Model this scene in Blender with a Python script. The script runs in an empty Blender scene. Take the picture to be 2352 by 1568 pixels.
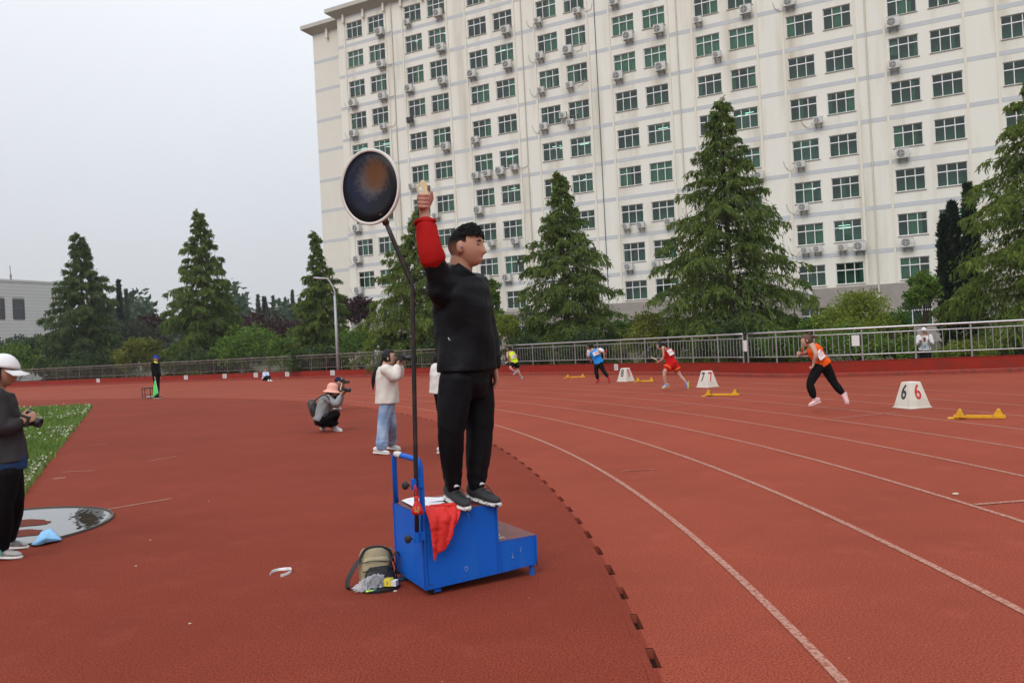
import bpy, math, random
import numpy as np
from mathutils import Vector, Matrix
random.seed(7)
sc = bpy.context.scene
col = sc.collection
R_ = math.radians
# ------------------------------------------------------------------ camera
FD, UC, VC, CAMH, PITCH, ROLL = 1863.4, 1176.0, 784.1, 1.51, 0.0035, 0.0508
_cp, _sp, _cr, _sr = math.cos(PITCH), math.sin(PITCH), math.cos(ROLL), math.sin(ROLL)
CM = np.array([[1, 0, 0], [0, _cp, -_sp], [0, _sp, _cp]]) @ np.array([[_cr, 0, _sr], [0, 1, 0], [-_sr, 0, _cr]])
cam = bpy.data.cameras.new('camera')
cam.sensor_width = 36.0
cam.lens = 36.0 * FD / 2352.0
cam.clip_start = 0.1
cam.clip_end = 4000
camo = bpy.data.objects.new('camera', cam)
col.objects.link(camo)
r_, f_, u_ = CM @ [1, 0, 0], CM @ [0, 1, 0], CM @ [0, 0, 1]
camo.matrix_world = Matrix(((r_[0], u_[0], -f_[0], 0), (r_[1], u_[1], -f_[1], 0), (r_[2], u_[2], -f_[2], CAMH), (0, 0, 0, 1)))
sc.camera = camo
# ------------------------------------------------------------------ sky, sun, exposure
SUN_EL, SUN_AZ = R_(44), R_(207)      # azimuth clockwise from +Y: behind the camera, a little left
w = bpy.data.worlds.new('World')
sc.world = w
w.use_nodes = True
nt = w.node_tree
nt.nodes.clear()
def wn(t, **k):
    n = nt.nodes.new(t)
    for a, b in k.items():
        setattr(n, a, b)
    return n
out = wn('ShaderNodeOutputWorld')
sky = wn('ShaderNodeTexSky', sky_type='NISHITA', sun_disc=False, sun_elevation=SUN_EL, sun_rotation=SUN_AZ)
bg1 = wn('ShaderNodeBackground')
bg1.inputs[1].default_value = 0.012
nt.links.new(sky.outputs[0], bg1.inputs[0])
# even overcast: the standard overcast sky, brighter towards the zenith all round
tc = wn('ShaderNodeTexCoord')
sep = wn('ShaderNodeSeparateXYZ')
nt.links.new(tc.outputs['Generated'], sep.inputs[0])
mx = wn('ShaderNodeMath', operation='MAXIMUM')
nt.links.new(sep.outputs[2], mx.inputs[0])
mx.inputs[1].default_value = 0.0
ma = wn('ShaderNodeMath', operation='MULTIPLY_ADD')
nt.links.new(mx.outputs[0], ma.inputs[0])
ma.inputs[1].default_value = 2.0
ma.inputs[2].default_value = 1.0
nz = wn('ShaderNodeTexNoise')
nz.inputs['Scale'].default_value = 2.2
nz.inputs['Detail'].default_value = 3
nt.links.new(tc.outputs['Generated'], nz.inputs['Vector'])
mr = wn('ShaderNodeMapRange')
mr.inputs[3].default_value = 0.94
mr.inputs[4].default_value = 1.06
nt.links.new(nz.outputs[0], mr.inputs[0])
mm = wn('ShaderNodeMath', operation='MULTIPLY')
nt.links.new(ma.outputs[0], mm.inputs[0])
nt.links.new(mr.outputs[0], mm.inputs[1])
bg2 = wn('ShaderNodeBackground')
bg2.inputs[0].default_value = (0.505, 0.517, 0.542, 1)
nt.links.new(mm.outputs[0], bg2.inputs[1])
ad = wn('ShaderNodeAddShader')
nt.links.new(bg1.outputs[0], ad.inputs[0])
nt.links.new(bg2.outputs[0], ad.inputs[1])
nt.links.new(ad.outputs[0], out.inputs[0])
sun = bpy.data.lights.new('sun', 'SUN')
sun.energy = 1.5
sun.angle = R_(36)
sun.color = (1.0, 0.96, 0.9)
suno = bpy.data.objects.new('sun', sun)
col.objects.link(suno)
sd = Vector((math.sin(SUN_AZ) * math.cos(SUN_EL), math.cos(SUN_AZ) * math.cos(SUN_EL), math.sin(SUN_EL)))
suno.rotation_euler = sd.to_track_quat('Z', 'Y').to_euler()
suno.location = (0, -20, 40)
sc.view_settings.view_transform = 'Standard'
sc.view_settings.look = 'None'
sc.view_settings.exposure = 0.0
sc.view_settings.gamma = 1.0
sc.view_settings.use_curve_mapping = False
try:
    sc.cycles.max_bounces = 4
    sc.cycles.transparent_max_bounces = 8
    sc.cycles.caustics_reflective = False
    sc.cycles.caustics_refractive = False
except Exception:
    pass
# ------------------------------------------------------------------ helpers
def ray(u, v):
    return CM @ np.array([(u - UC) / FD, 1.0, -(v - VC) / FD])
def at(u, v, Y):
    """world point seen at photo position (u, v) at forward distance Y"""
    d = ray(u, v)
    return d * (Y / d[1]) + np.array([0, 0, CAMH])
def gp(u, v, z=0.0):
    d = ray(u, v)
    return d * ((z - CAMH) / d[2]) + np.array([0, 0, CAMH])
def V3(p):
    return np.asarray(p, float)
def nrm(v):
    v = V3(v)
    return v / (np.linalg.norm(v) + 1e-12)
UP = np.array([0, 0, 1.0])
MATS = {}
def mat(name, c, rough=0.6, var=0.12, scale=12, bump=0.0, bscale=60, metal=0.0, spec=0.4, c2=None, w2=0.0, s2=5, lo=0.45, hi=0.6, emit=None, aniso=None):
    """principled material with noise-broken colour; c2 adds patches of a second colour"""
    if name in MATS:
        return MATS[name]
    m = bpy.data.materials.new(name)
    m.use_nodes = True
    t = m.node_tree
    b = t.nodes['Principled BSDF']
    b.inputs['Roughness'].default_value = rough
    b.inputs['Metallic'].default_value = metal
    b.inputs['Specular IOR Level'].default_value = spec
    tc = t.nodes.new('ShaderNodeTexCoord')
    src = tc.outputs['Object']
    if aniso:
        mp = t.nodes.new('ShaderNodeMapping')
        mp.inputs['Scale'].default_value = aniso
        t.links.new(src, mp.inputs[0])
        src = mp.outputs[0]
    n = t.nodes.new('ShaderNodeTexNoise')
    n.inputs['Scale'].default_value = scale
    n.inputs['Detail'].default_value = 5
    t.links.new(src, n.inputs['Vector'])
    mxn = t.nodes.new('ShaderNodeMix')
    mxn.data_type = 'RGBA'
    c = V3(c)
    mxn.inputs[6].default_value = (*(c * (1 - var)), 1)
    mxn.inputs[7].default_value = (*np.minimum(c * (1 + var), 1), 1)
    t.links.new(n.outputs[0], mxn.inputs[0])
    o = mxn.outputs[2]
    if c2 is not None:
        n2 = t.nodes.new('ShaderNodeTexNoise')
        n2.inputs['Scale'].default_value = s2
        n2.inputs['Detail'].default_value = 6
        t.links.new(src, n2.inputs['Vector'])
        rp = t.nodes.new('ShaderNodeMapRange')
        rp.inputs[1].default_value = lo
        rp.inputs[2].default_value = hi
        rp.inputs[4].default_value = w2
        t.links.new(n2.outputs[0], rp.inputs[0])
        m2 = t.nodes.new('ShaderNodeMix')
        m2.data_type = 'RGBA'
        m2.inputs[7].default_value = (*c2, 1)
        t.links.new(rp.outputs[0], m2.inputs[0])
        t.links.new(o, m2.inputs[6])
        o = m2.outputs[2]
    t.links.new(o, b.inputs['Base Color'])
    if bump:
        nb = t.nodes.new('ShaderNodeTexNoise')
        nb.inputs['Scale'].default_value = bscale
        nb.inputs['Detail'].default_value = 4
        t.links.new(src, nb.inputs['Vector'])
        bp = t.nodes.new('ShaderNodeBump')
        bp.inputs['Strength'].default_value = bump
        bp.inputs['Distance'].default_value = 0.01
        t.links.new(nb.outputs[0], bp.inputs['Height'])
        t.links.new(bp.outputs[0], b.inputs['Normal'])
    if emit:
        b.inputs['Emission Color'].default_value = (*emit[:3], 1)
        b.inputs['Emission Strength'].default_value = emit[3]
    MATS[name] = m
    return m
def tag(o, label=None, cat=None, group=None, kind=None):
    if label: o['label'] = label
    if cat: o['category'] = cat
    if group: o['group'] = group
    if kind: o['kind'] = kind
    return o
def empty(name, loc=(0, 0, 0), rz=0.0):
    o = bpy.data.objects.new(name, None)
    o.empty_display_size = 0.2
    col.objects.link(o)
    o.location = loc
    o.rotation_euler = (0, 0, rz)
    return o
def link(name, me, parent=None, loc=None):
    o = bpy.data.objects.new(name, me)
    col.objects.link(o)
    if parent is not None:
        o.parent = parent
    if loc is not None:
        o.location = loc
    return o
class MB:
    """collects boxes, tubes and sheets; build() links them as one mesh object"""
    def __init__(s, org=(0, 0, 0)):
        s.v, s.f, s.m = [], [], []
        s.n = 0
        s.o = V3(org)
    def add(s, vs, fs, mi=0):
        vs = np.asarray(vs, float).reshape(-1, 3) - s.o
        s.v.append(vs)
        for f in fs:
            s.f.append([i + s.n for i in f])
            s.m.append(mi)
        s.n += len(vs)
    def box(s, c, d, ax=None, mi=0):
        """centre c, full sizes d, axes ax (rows)"""
        ax = np.eye(3) if ax is None else V3(ax)
        q = np.array([[x, y, z] for x in (-.5, .5) for y in (-.5, .5) for z in (-.5, .5)]) * V3(d)
        s.add(q @ ax + V3(c), [(0, 1, 3, 2), (4, 6, 7, 5), (0, 4, 5, 1), (2, 3, 7, 6), (0, 2, 6, 4), (1, 5, 7, 3)], mi)
    def bx(s, x0, x1, y0, y1, z0, z1, mi=0):
        s.box(((x0 + x1) / 2, (y0 + y1) / 2, (z0 + z1) / 2), (x1 - x0, y1 - y0, z1 - z0), None, mi)
    def quad(s, a, b, c, d, mi=0):
        s.add([a, b, c, d], [(0, 1, 2, 3)], mi)
    def tube(s, pts, rad, seg=8, cap=True, side=None, mi=0, closed=False, mod=None):
        """pts n x 3; rad: number, list, or list of (a, b) along side / across"""
        pts = V3(pts)
        n = len(pts)
        if np.isscalar(rad):
            rad = [rad] * n
        rad = [(r, r) if np.isscalar(r) else r for r in rad]
        T = np.gradient(pts, axis=0)
        T = T / (np.linalg.norm(T, axis=1, keepdims=True) + 1e-9)
        if side is None:
            ref = np.array([0, 0, 1.0]) if abs(T[0][2]) < .9 else np.array([1.0, 0, 0])
            sv = nrm(np.cross(ref, T[0]))
            sides = []
            for i in range(n):
                sv = nrm(sv - T[i] * (sv @ T[i]))
                sides.append(sv)
        else:
            sd_ = V3(side)
            if sd_.ndim == 1:
                sd_ = np.repeat(sd_[None], n, 0)
            sides = [nrm(sd_[i] - T[i] * (sd_[i] @ T[i])) for i in range(n)]
        an = np.arange(seg) * 2 * math.pi / seg
        vs = []
        for i in range(n):
            b = np.cross(T[i], sides[i])
            g_ = 1.0 if mod is None else mod(i / max(1, n - 1), an)
            vs.append(pts[i] + np.outer(np.cos(an) * rad[i][0] * g_, sides[i]) + np.outer(np.sin(an) * rad[i][1] * g_, b))
        vs = np.concatenate(vs)
        fs = []
        for i in range(n if closed else n - 1):
            i2 = (i + 1) % n
            for k in range(seg):
                k2 = (k + 1) % seg
                fs.append((i * seg + k, i * seg + k2, i2 * seg + k2, i2 * seg + k))
        if cap and not closed:
            vs = np.concatenate([vs, pts[:1], pts[-1:]])
            a, b = n * seg, n * seg + 1
            for k in range(seg):
                k2 = (k + 1) % seg
                fs.append((a, k2, k))
                fs.append((b, (n - 1) * seg + k, (n - 1) * seg + k2))
        s.add(vs, fs, mi)
    def limb(s, pts, rad, seg=10, mi=0, mod=None):
        """tube with rounded ends"""
        pts = V3(pts)
        rad = np.asarray(rad, float)
        d0, d1 = nrm(pts[0] - pts[1]), nrm(pts[-1] - pts[-2])
        p = [pts[0] + d0 * rad[0] * .95, pts[0] + d0 * rad[0] * .7] + list(pts) + [pts[-1] + d1 * rad[-1] * .7, pts[-1] + d1 * rad[-1] * .95]
        r = [rad[0] * .3, rad[0] * .72] + list(rad) + [rad[-1] * .72, rad[-1] * .3]
        s.tube(p, r, seg, True, None, mi, False, mod)
    def ball(s, c, r, ax=None, nu=12, nv=8, mi=0):
        r = V3((r, r, r)) if np.isscalar(r) else V3(r)
        ax = np.eye(3) if ax is None else V3(ax)
        vs, fs = [], []
        for j in range(nv + 1):
            th = math.pi * j / nv
            for i in range(nu):
                ph = 2 * math.pi * i / nu
                vs.append((math.sin(th) * math.cos(ph), math.sin(th) * math.sin(ph), math.cos(th)))
        for j in range(nv):
            for i in range(nu):
                i2 = (i + 1) % nu
                fs.append((j * nu + i, (j + 1) * nu + i, (j + 1) * nu + i2, j * nu + i2))
        s.add((np.array(vs) * r) @ ax + V3(c), fs, mi)
    def lathe(s, c, prof, ax=None, seg=24, mi=0):
        """profile of (radius, height) turned about the third axis"""
        ax = np.eye(3) if ax is None else V3(ax)
        vs, fs = [], []
        for r, h in prof:
            for i in range(seg):
                a = 2 * math.pi * i / seg
                vs.append((r * math.cos(a), r * math.sin(a), h))
        for j in range(len(prof) - 1):
            for i in range(seg):
                i2 = (i + 1) % seg
                fs.append((j * seg + i, j * seg + i2, (j + 1) * seg + i2, (j + 1) * seg + i))
        s.add(np.array(vs) @ ax + V3(c), fs, mi)
    def mesh(s, name, mats, smooth=False):
        me = bpy.data.meshes.new(name)
        v = np.concatenate(s.v) if s.v else np.zeros((0, 3))
        me.from_pydata(v.tolist(), [], s.f)
        for m in (mats if isinstance(mats, (list, tuple)) else [mats]):
            me.materials.append(m)
        if max(s.m, default=0):
            me.polygons.foreach_set('material_index', s.m)
        if smooth:
            me.polygons.foreach_set('use_smooth', [True] * len(me.polygons))
        me.update()
        return me
    def build(s, name, mats, parent=None, smooth=False, bevel=0.0):
        o = link(name, s.mesh(name, mats, smooth), parent)
        o.location = s.o if parent is None else (0, 0, 0)
        if bevel:
            b = o.modifiers.new('bevel', 'BEVEL')
            b.width = bevel
            b.segments = 2
            b.limit_method = 'ANGLE'
        return o
def quads_mesh(name, P, mats):
    """P: n x 4 x 3 array of loose quads"""
    n = len(P)
    me = bpy.data.meshes.new(name)
    me.vertices.add(n * 4)
    me.vertices.foreach_set('co', np.ascontiguousarray(P, np.float32).ravel())
    me.loops.add(n * 4)
    me.loops.foreach_set('vertex_index', np.arange(n * 4, dtype=np.int32))
    me.polygons.add(n)
    me.polygons.foreach_set('loop_start', np.arange(n, dtype=np.int32) * 4)
    me.polygons.foreach_set('loop_total', np.full(n, 4, np.int32))
    for m in (mats if isinstance(mats, (list, tuple)) else [mats]):
        me.materials.append(m)
    me.update()
    me.validate()
    return me
def text_mesh(txt, size, m, ext=0.0, bold=0.0):
    c = bpy.data.curves.new('text', 'FONT')
    c.body = txt
    c.size = size
    c.align_x = 'CENTER'
    c.align_y = 'CENTER'
    c.extrude = ext
    c.offset = bold
    o = bpy.data.objects.new('text_tmp', c)
    me = bpy.data.meshes.new_from_object(o)
    bpy.data.objects.remove(o)
    me.materials.clear()
    me.materials.append(m)
    return me
def frame_obj(o, c, ax):
    """place o with local x, y, z axes = rows of ax"""
    ax = V3(ax)
    o.matrix_local = Matrix(((ax[0][0], ax[1][0], ax[2][0], c[0]), (ax[0][1], ax[1][1], ax[2][1], c[1]), (ax[0][2], ax[1][2], ax[2][2], c[2]), (0, 0, 0, 1)))
ORD = ['first', 'second', 'third', 'fourth', 'fifth', 'sixth', 'seventh', 'eighth', 'ninth', 'tenth', 'eleventh']
def cr(pts, n=8):
    """Catmull-Rom through points"""
    pts = [V3(p) for p in pts]
    P = [2 * pts[0] - pts[1]] + pts + [2 * pts[-1] - pts[-2]]
    o = []
    for i in range(1, len(P) - 2):
        for k in range(n):
            t = k / n
            a, b, c, d = P[i - 1], P[i], P[i + 1], P[i + 2]
            o.append(.5 * (2 * b + (c - a) * t + (2 * a - 5 * b + 4 * c - d) * t * t + (3 * b - a - 3 * c + d) * t ** 3))
    o.append(pts[-1])
    return np.array(o)
# ================================================================== ground, track
def rubber(name, c, dark, sc_=1.0):
    m = bpy.data.materials.new(name)
    m.use_nodes = True
    t = m.node_tree
    b = t.nodes['Principled BSDF']
    b.inputs['Roughness'].default_value = 0.85
    b.inputs['Specular IOR Level'].default_value = 0.06
    tc = t.nodes.new('ShaderNodeTexCoord')
    def noise(s, d=3, rough=.6):
        n = t.nodes.new('ShaderNodeTexNoise')
        n.inputs['Scale'].default_value = s
        n.inputs['Detail'].default_value = d
        n.inputs['Roughness'].default_value = rough
        t.links.new(tc.outputs['Object'], n.inputs['Vector'])
        return n.outputs[0]
    def mixc(f, a, bb):
        x = t.nodes.new('ShaderNodeMix')
        x.data_type = 'RGBA'
        t.links.new(f, x.inputs[0])
        for k, q in ((6, a), (7, bb)):
            if isinstance(q, tuple):
                x.inputs[k].default_value = (*q, 1)
            else:
                t.links.new(q, x.inputs[k])
        return x.outputs[2]
    def ramp(f, lo, hi, a=0.0, bb=1.0):
        x = t.nodes.new('ShaderNodeMapRange')
        x.inputs[1].default_value, x.inputs[2].default_value = lo, hi
        x.inputs[3].default_value, x.inputs[4].default_value = a, bb
        t.links.new(f, x.inputs[0])
        return x.outputs[0]
    gran = noise(95, 5, .8)
    c = tuple(c)
    fine = mixc(ramp(gran, .40, .60), tuple(V3(c) * .42), tuple(V3(c) * 1.6))
    big = mixc(ramp(noise(.55, 6, .7), .38, .68, 0, .6), fine, tuple(V3(c) * .76))
    damp = mixc(ramp(noise(.16, 4), .5, .62, 0, .4), big, tuple(V3(c) * .72))
    big = damp
    worn = mixc(ramp(noise(2.3, 8, .75), .54, .72, 0, .45), big, tuple(V3(c) * 1.25 + .012))
    spots = mixc(ramp(noise(38, 2), .73, .78, 0, .75), worn, dark)
    light = mixc(ramp(noise(27, 2), .745, .77, 0, .5), spots, (.42, .28, .22))
    t.links.new(light, b.inputs['Base Color'])
    bp = t.nodes.new('ShaderNodeBump')
    bp.inputs['Strength'].default_value = .9
    bp.inputs['Distance'].default_value = .004
    t.links.new(gran, bp.inputs['Height'])
    t.links.new(bp.outputs[0], b.inputs['Normal'])
    return m
M_track = rubber('track_rubber', (.256, .056, .033), (.05, .018, .013))
M_infield = rubber('infield_rubber', (.193, .0375, .022), (.04, .014, .010))
M_line = mat('lane_paint', (.37, .20, .155), .85, .25, 60, spec=.08, c2=(.23, .07, .048), w2=.85, s2=40, lo=.46, hi=.6)
M_linew = mat('worn_paint', (.33, .15, .11), .8, .2, 50, c2=(.23, .06, .04), w2=.95, s2=16, lo=.42, hi=.55)
M_soil = mat('soil', (.05, .045, .02), .9, .4, 3)
M_grassland = mat('grassland', (.055, .085, .022), .9, .4, 2.5, c2=(.09, .08, .04), w2=.6, s2=.8, lo=.5, hi=.65)
TC = np.array([-36.83, 3.98])
RK = 37.42
def pol(r, a, z=0.0):
    return (TC[0] + r * math.cos(a), TC[1] + r * math.sin(a), z)
def ring(mb, r0, r1, a0, a1, z, n, mi=0):
    vs, fs = [], []
    for i in range(n + 1):
        a = a0 + (a1 - a0) * i / n
        vs += [pol(r0, a, z), pol(r1, a, z)]
    for i in range(n):
        fs.append((2 * i, 2 * i + 1, 2 * i + 3, 2 * i + 2))
    mb.add(vs, fs, mi)
mb = MB()
ring(mb, .01, 900, 0, 2 * math.pi, -.16, 96)
tag(mb.build('ground', M_grassland), kind='structure')
mb = MB()
ring(mb, .01, RK - .06, 0, 2 * math.pi, 0, 360)
tag(mb.build('infield', M_infield), kind='structure')
# track ring with the open sockets of the kerb along its inner edge
HL, HW, NH = .24, .021, 74
da = .5 / RK
A0 = -.0105 - 12 * da
mb = MB()
ring(mb, RK + .06, 66, 0, 2 * math.pi, 0, 480)
ring(mb, RK - .06, RK, A0 + NH * da, A0 + 2 * math.pi, 0, 300, 1)
ring(mb, RK, RK + .06, A0 + NH * da, A0 + 2 * math.pi, 0, 300)
for i in range(NH):
    a = A0 + i * da
    h0, h1, e = a + (.5 - HL) / 2 / RK, a + (.5 + HL) / 2 / RK, a + da
    for p0_, p1_ in ((a, h0), (h1, e)):
        ring(mb, RK - .06, RK, p0_, p1_, 0, 1, 1)
        ring(mb, RK, RK + .06, p0_, p1_, 0, 1)
    ring(mb, RK - .06, RK - HW, h0, h1, 0, 1, 1)
    ring(mb, RK + HW, RK + .06, h0, h1, 0, 1)
track = tag(mb.build('running_track', [M_track, M_infield]), kind='structure')
M_pit = mat('socket_floor', (.030, .014, .011), .95, .5, 30, bump=.6, bscale=80, spec=.03)  # socket floor colour, set much darker than the socket walls
pm = MB()
q = [(-HW, -HL / 2), (HW, -HL / 2), (HW, HL / 2), (-HW, HL / 2)]
top = [(x * 1.02, y * 1.02, .0) for x, y in q]
bot = [(x * .72, y * .78, -.05) for x, y in q]
pm.add(top + bot, [(0, 4, 5, 1), (1, 5, 6, 2), (2, 6, 7, 3), (3, 7, 4, 0)])
pm.add(bot, [(0, 3, 2, 1)], 1)
pit = pm.mesh('kerb_socket', [mat('socket_wall', (.15, .036, .024), .95, .4, 40, spec=.03), M_pit])
for i in range(NH):
    a = A0 + (i + .5) * da
    o = link('kerb_socket', pit, track, pol(RK, a, 0))
    o.rotation_euler = (0, 0, a)
    o.scale = (random.uniform(.85, 1.1), random.uniform(.80, 1.04), random.uniform(.6, 1.1))
# painted lines
for k in range(1, 10):
    r = RK + 1.22 * k - .47 + (.394 if k == 9 else 0)
    mb = MB()
    ring(mb, r - .025, r + .025, -.5, 1.9, .004, 260)
    mb.build('lane_line', M_line, track)
def gline(p, q, wd, m, z=.004, parent=track, name='start_line'):
    p, q = V3(p)[:2], V3(q)[:2]
    d = nrm(np.append(q - p, 0))[:2]
    n = np.array([-d[1], d[0]]) * wd / 2
    mb = MB()
    k = 8
    vs, fs = [], []
    for i in range(k + 1):
        c = p + (q - p) * i / k
        vs += [(*(c + n), z), (*(c - n), z)]
    fs = [(2 * i, 2 * i + 1, 2 * i + 3, 2 * i + 2) for i in range(k)]
    mb.add(vs, fs)
    return mb.build(name, m, parent)
gline((5.30, 13.52), (6.54, 13.99), .05, M_line, .006)
gline((2.86, 17.41), (3.97, 17.88), .05, M_line, .006)
gline((3.73, 6.67), (4.95, 6.80), .05, M_line, .006)
gline((1.16, 9.26), (1.56, 9.27), .03, M_linew, .006)
gline((-4.35, 8.45), (-3.84, 8.96), .045, M_line, .005, None, 'sector_line')['kind'] = 'structure'
for (u0, v0, u1, v1, wd) in ((142, 1084, 216, 1081, .05), (120, 1100, 150, 1097, .12), (345, 1058, 405, 1048, .05), (200, 1022, 250, 1020, .03)):
    gline(gp(u0, v0), gp(u1, v1), wd, M_linew, .005, None, 'worn_marking')['kind'] = 'structure'
# ================================================================== perimeter wall and fence
WP = cr([(-70, 77, 0), (-55, 72.5, 0), (-46, 70, 0), (-38, 66.9, 0), (-31.4, 63.4, 0), (-27.2, 60.9, 0), (-21.6, 57.6, 0), (-17.9, 55.3, 0), (-15.9, 53.8, 0),
         (-10.7, 49.8, 0), (-6.2, 45.9, 0), (-2, 41.7, 0), (1.68, 37.6, 0), (4.25, 34.4, 0), (5.66, 32.2, 0), (7.08, 29.4, 0), (8.35, 26.3, 0),
         (9.7, 25.0, 0), (11.0, 24.3, 0), (14.39, 22.9, 0), (20, 20.7, 0), (27, 18, 0)], 6)
WT = np.gradient(WP, axis=0)
WT /= np.linalg.norm(WT, axis=1, keepdims=True)
WN = np.stack([-WT[:, 1], WT[:, 0], 0 * WT[:, 0]], 1)      # outward
WS = np.concatenate([[0], np.cumsum(np.linalg.norm(np.diff(WP, axis=0), axis=1))])
def wall_s(s, off=0.0, z=0.0):
    p = np.array([np.interp(s, WS, WP[:, i]) for i in range(3)])
    t = nrm([np.interp(s, WS, WT[:, i]) for i in range(3)])
    n = np.array([-t[1], t[0], 0])
    return p + n * off + np.array([0, 0, z]), t, n
def uproj(p):
    q = CM.T @ (V3(p) - [0, 0, CAMH])
    return UC + FD * q[0] / q[1], VC - FD * q[2] / q[1]
def wall_at_u(u, off=0.0):
    ss = np.linspace(0, WS[-1], 3000)
    us = np.array([uproj(wall_s(s, off)[0])[0] for s in ss])
    return ss[np.argmin(abs(us - u))]
M_wall = mat('wall_red_paint', (.24, .021, .011), .6, .15, 3, spec=.12, bump=.15, bscale=30, c2=(.13, .03, .025), w2=.5, s2=2.2, lo=.52, hi=.7)
M_kerb = mat('kerb_red_paint', (.25, .045, .032), .7, .2, 4, spec=.12, c2=(.10, .05, .04), w2=.7, s2=6, lo=.52, hi=.66)
def sweep(mb, offs, closed=True):
    """profile of (off, z) along the wall path"""
    n, m = len(WP), len(offs)
    vs = []
    for i in range(n):
        for o_, z in offs:
            vs.append(WP[i] + WN[i] * o_ + [0, 0, z])
    fs = []
    for i in range(n - 1):
        for k in range(m if closed else m - 1):
            k2 = (k + 1) % m
            fs.append((i * m + k, (i + 1) * m + k, (i + 1) * m + k2, i * m + k2))
    mb.add(vs, fs)
wall = empty('perimeter_wall', WP[len(WP) // 2])
tag(wall, 'low red painted concrete wall curving around the outside of the track', 'wall')
org = WP[len(WP) // 2]
mb = MB(org); sweep(mb, [(.25, -.1), (.25, .455), (.23, .47), (.50, .47), (.50, -.1)]); mb.build('wall_body', M_wall, wall)
mb = MB(org); sweep(mb, [(0, -.1), (0, .10), (.02, .12), (.247, .12), (.247, -.1)]); mb.build('base_kerb', M_kerb, wall)
mb = MB()
sweep(mb, [(.48, .03), (4, .04), (16, .06), (60, .1), (160, .1)], False)
tag(mb.build('planting_ground', M_soil), kind='structure')
# fences
M_steel = mat('stainless_steel', (.42, .42, .43), .32, .1, 30, metal=.85)
M_steel2 = mat('weathered_steel', (.22, .19, .18), .5, .25, 20, metal=.5, c2=(.13, .07, .05), w2=.6, s2=3)
barm = MB(); barm.tube([(0, 0, .655), (0, 0, 1.30)], .011, 6, False); bar1 = barm.mesh('baluster', M_steel); bar2 = barm.mesh('baluster', M_steel2)
postm = MB(); postm.tube([(0, 0, .46), (0, 0, 1.44)], .026, 8, False); post1 = postm.mesh('post', M_steel); post2 = postm.mesh('post', M_steel2)
S_split = wall_at_u(1716, .36)
def fence(s0, s1, label, bar, post, steel, first_bays):
    o0 = wall_s((s0 + s1) / 2, .36)[0]
    root = tag(empty('fence', o0), label, 'fence')
    nb = int(round((s1 - s0) / 1.45))
    ss = np.linspace(s0, s1, nb + 1)
    path = np.array([wall_s(s, .36)[0] for s in np.linspace(s0, s1, nb * 3 + 1)])
    for nm, z, r in (('top_rail', 1.455, .034), ('middle_rail', 1.30, .017), ('bottom_rail', .655, .017)):
        mb = MB(o0); mb.tube(path + [0, 0, z], r, 8); mb.build(nm, steel, root, True)
    for s in ss:
        p = wall_s(s, .36)[0]
        link('post', post, root, p - o0)
    pts = []
    for i in range(nb):
        for k in range(1, 8):
            pts.append(wall_s(ss[i] + (ss[i + 1] - ss[i]) * k / 8, .36)[0])
    pts.sort(key=lambda p: p[0] ** 2 + p[1] ** 2)
    for p in pts[:first_bays]:
        link('baluster', bar, root, p - o0)
    if pts[first_bays:]:
        mb = MB(o0)
        for p in pts[first_bays:]:
            mb.tube([p + [0, 0, .655], p + [0, 0, 1.3]], .011, 4, False)
        mb.build('balusters_far', steel, root)['kind'] = 'stuff'
    return root
fence(S_split + .13, WS[-1], 'bright stainless steel railing on the red wall at the right', bar1, post1, M_steel, 170)
s_mid = wall_at_u(1180, .36)
fence(s_mid, S_split - .13, 'long stainless railing on the red wall behind the runners', bar1, post1, M_steel, 200)
fence(WS[0], s_mid - .02, 'dull weathered steel railing on the red wall at the left', bar2, post2, M_steel2, 290)
# notices
M_paper = mat('paper', (.62, .62, .62), .7, .06, 30)
M_ink = mat('grey_ink', (.22, .22, .24), .8, .2, 60)
def notice(c, t, wd, hg, label, lines, out):
    t = nrm(t)
    n = nrm(np.cross(t, [0, 0, 1]))            # towards the track
    root = tag(empty('paper_notice', c), label, 'notice', 'paper notices')
    mb = MB(c)
    k = 4
    vs, fs = [], []
    for j in range(2):
        for i in range(k + 1):
            x = (i / k - .5) * wd
            for z in (-.5, .5):
                vs.append(c + t * x + V3([0, 0, z * hg]) + n * (.004 + .006 * abs(math.sin(i * 1.9)) + j * .002))
    m_ = 2 * (k + 1)
    for j in range(2):
        fs += [(j * m_ + 2 * i, j * m_ + 2 * i + 2, j * m_ + 2 * i + 3, j * m_ + 2 * i + 1) for i in range(k)]
    mb.add(vs, fs)
    mb.build('sheet', M_paper, root)
    if lines:
        mb = MB(c)
        for r in range(4):
            z = .32 - r * .2
            mb.box(c + n * .016 + V3([0, 0, z * hg]) + t * (random.uniform(-.05, .05) * wd), (wd * random.uniform(.55, .8), .002, hg * .07), [t, n, [0, 0, 1]])
        mb.build('print', M_ink, root)
for u, lab in ((226, 'white paper notice on red wall, leftmost one'), (428, 'white paper notice on red wall, second from left'), (517, 'white paper notice on red wall, third from left'),
               (588, 'white paper notice on red wall just left of the seated person'), (660, 'white paper notice on red wall just right of the seated person'),
               (765, 'white paper notice on red wall below the lamp post'), (1416.6, 'white paper notice on red wall behind the number eight box')):
    s = wall_at_u(u, .25)
    p, t, n = wall_s(s, .247, .31)
    notice(p, t, .42 if u < 1000 else .24, .30 if u < 1000 else .26, lab, True, n)
p, t, n = wall_s(wall_at_u(1717.4, .36), .33, 1.05); notice(p, t, .22, .38, 'blank white sheet tied in the gap between two railings', False, n)
p, t, n = wall_s(wall_at_u(1969.4, .36), .34, 1.09); notice(p, t, .22, .33, 'blank white sheet hung on the right railing', False, n)
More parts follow.
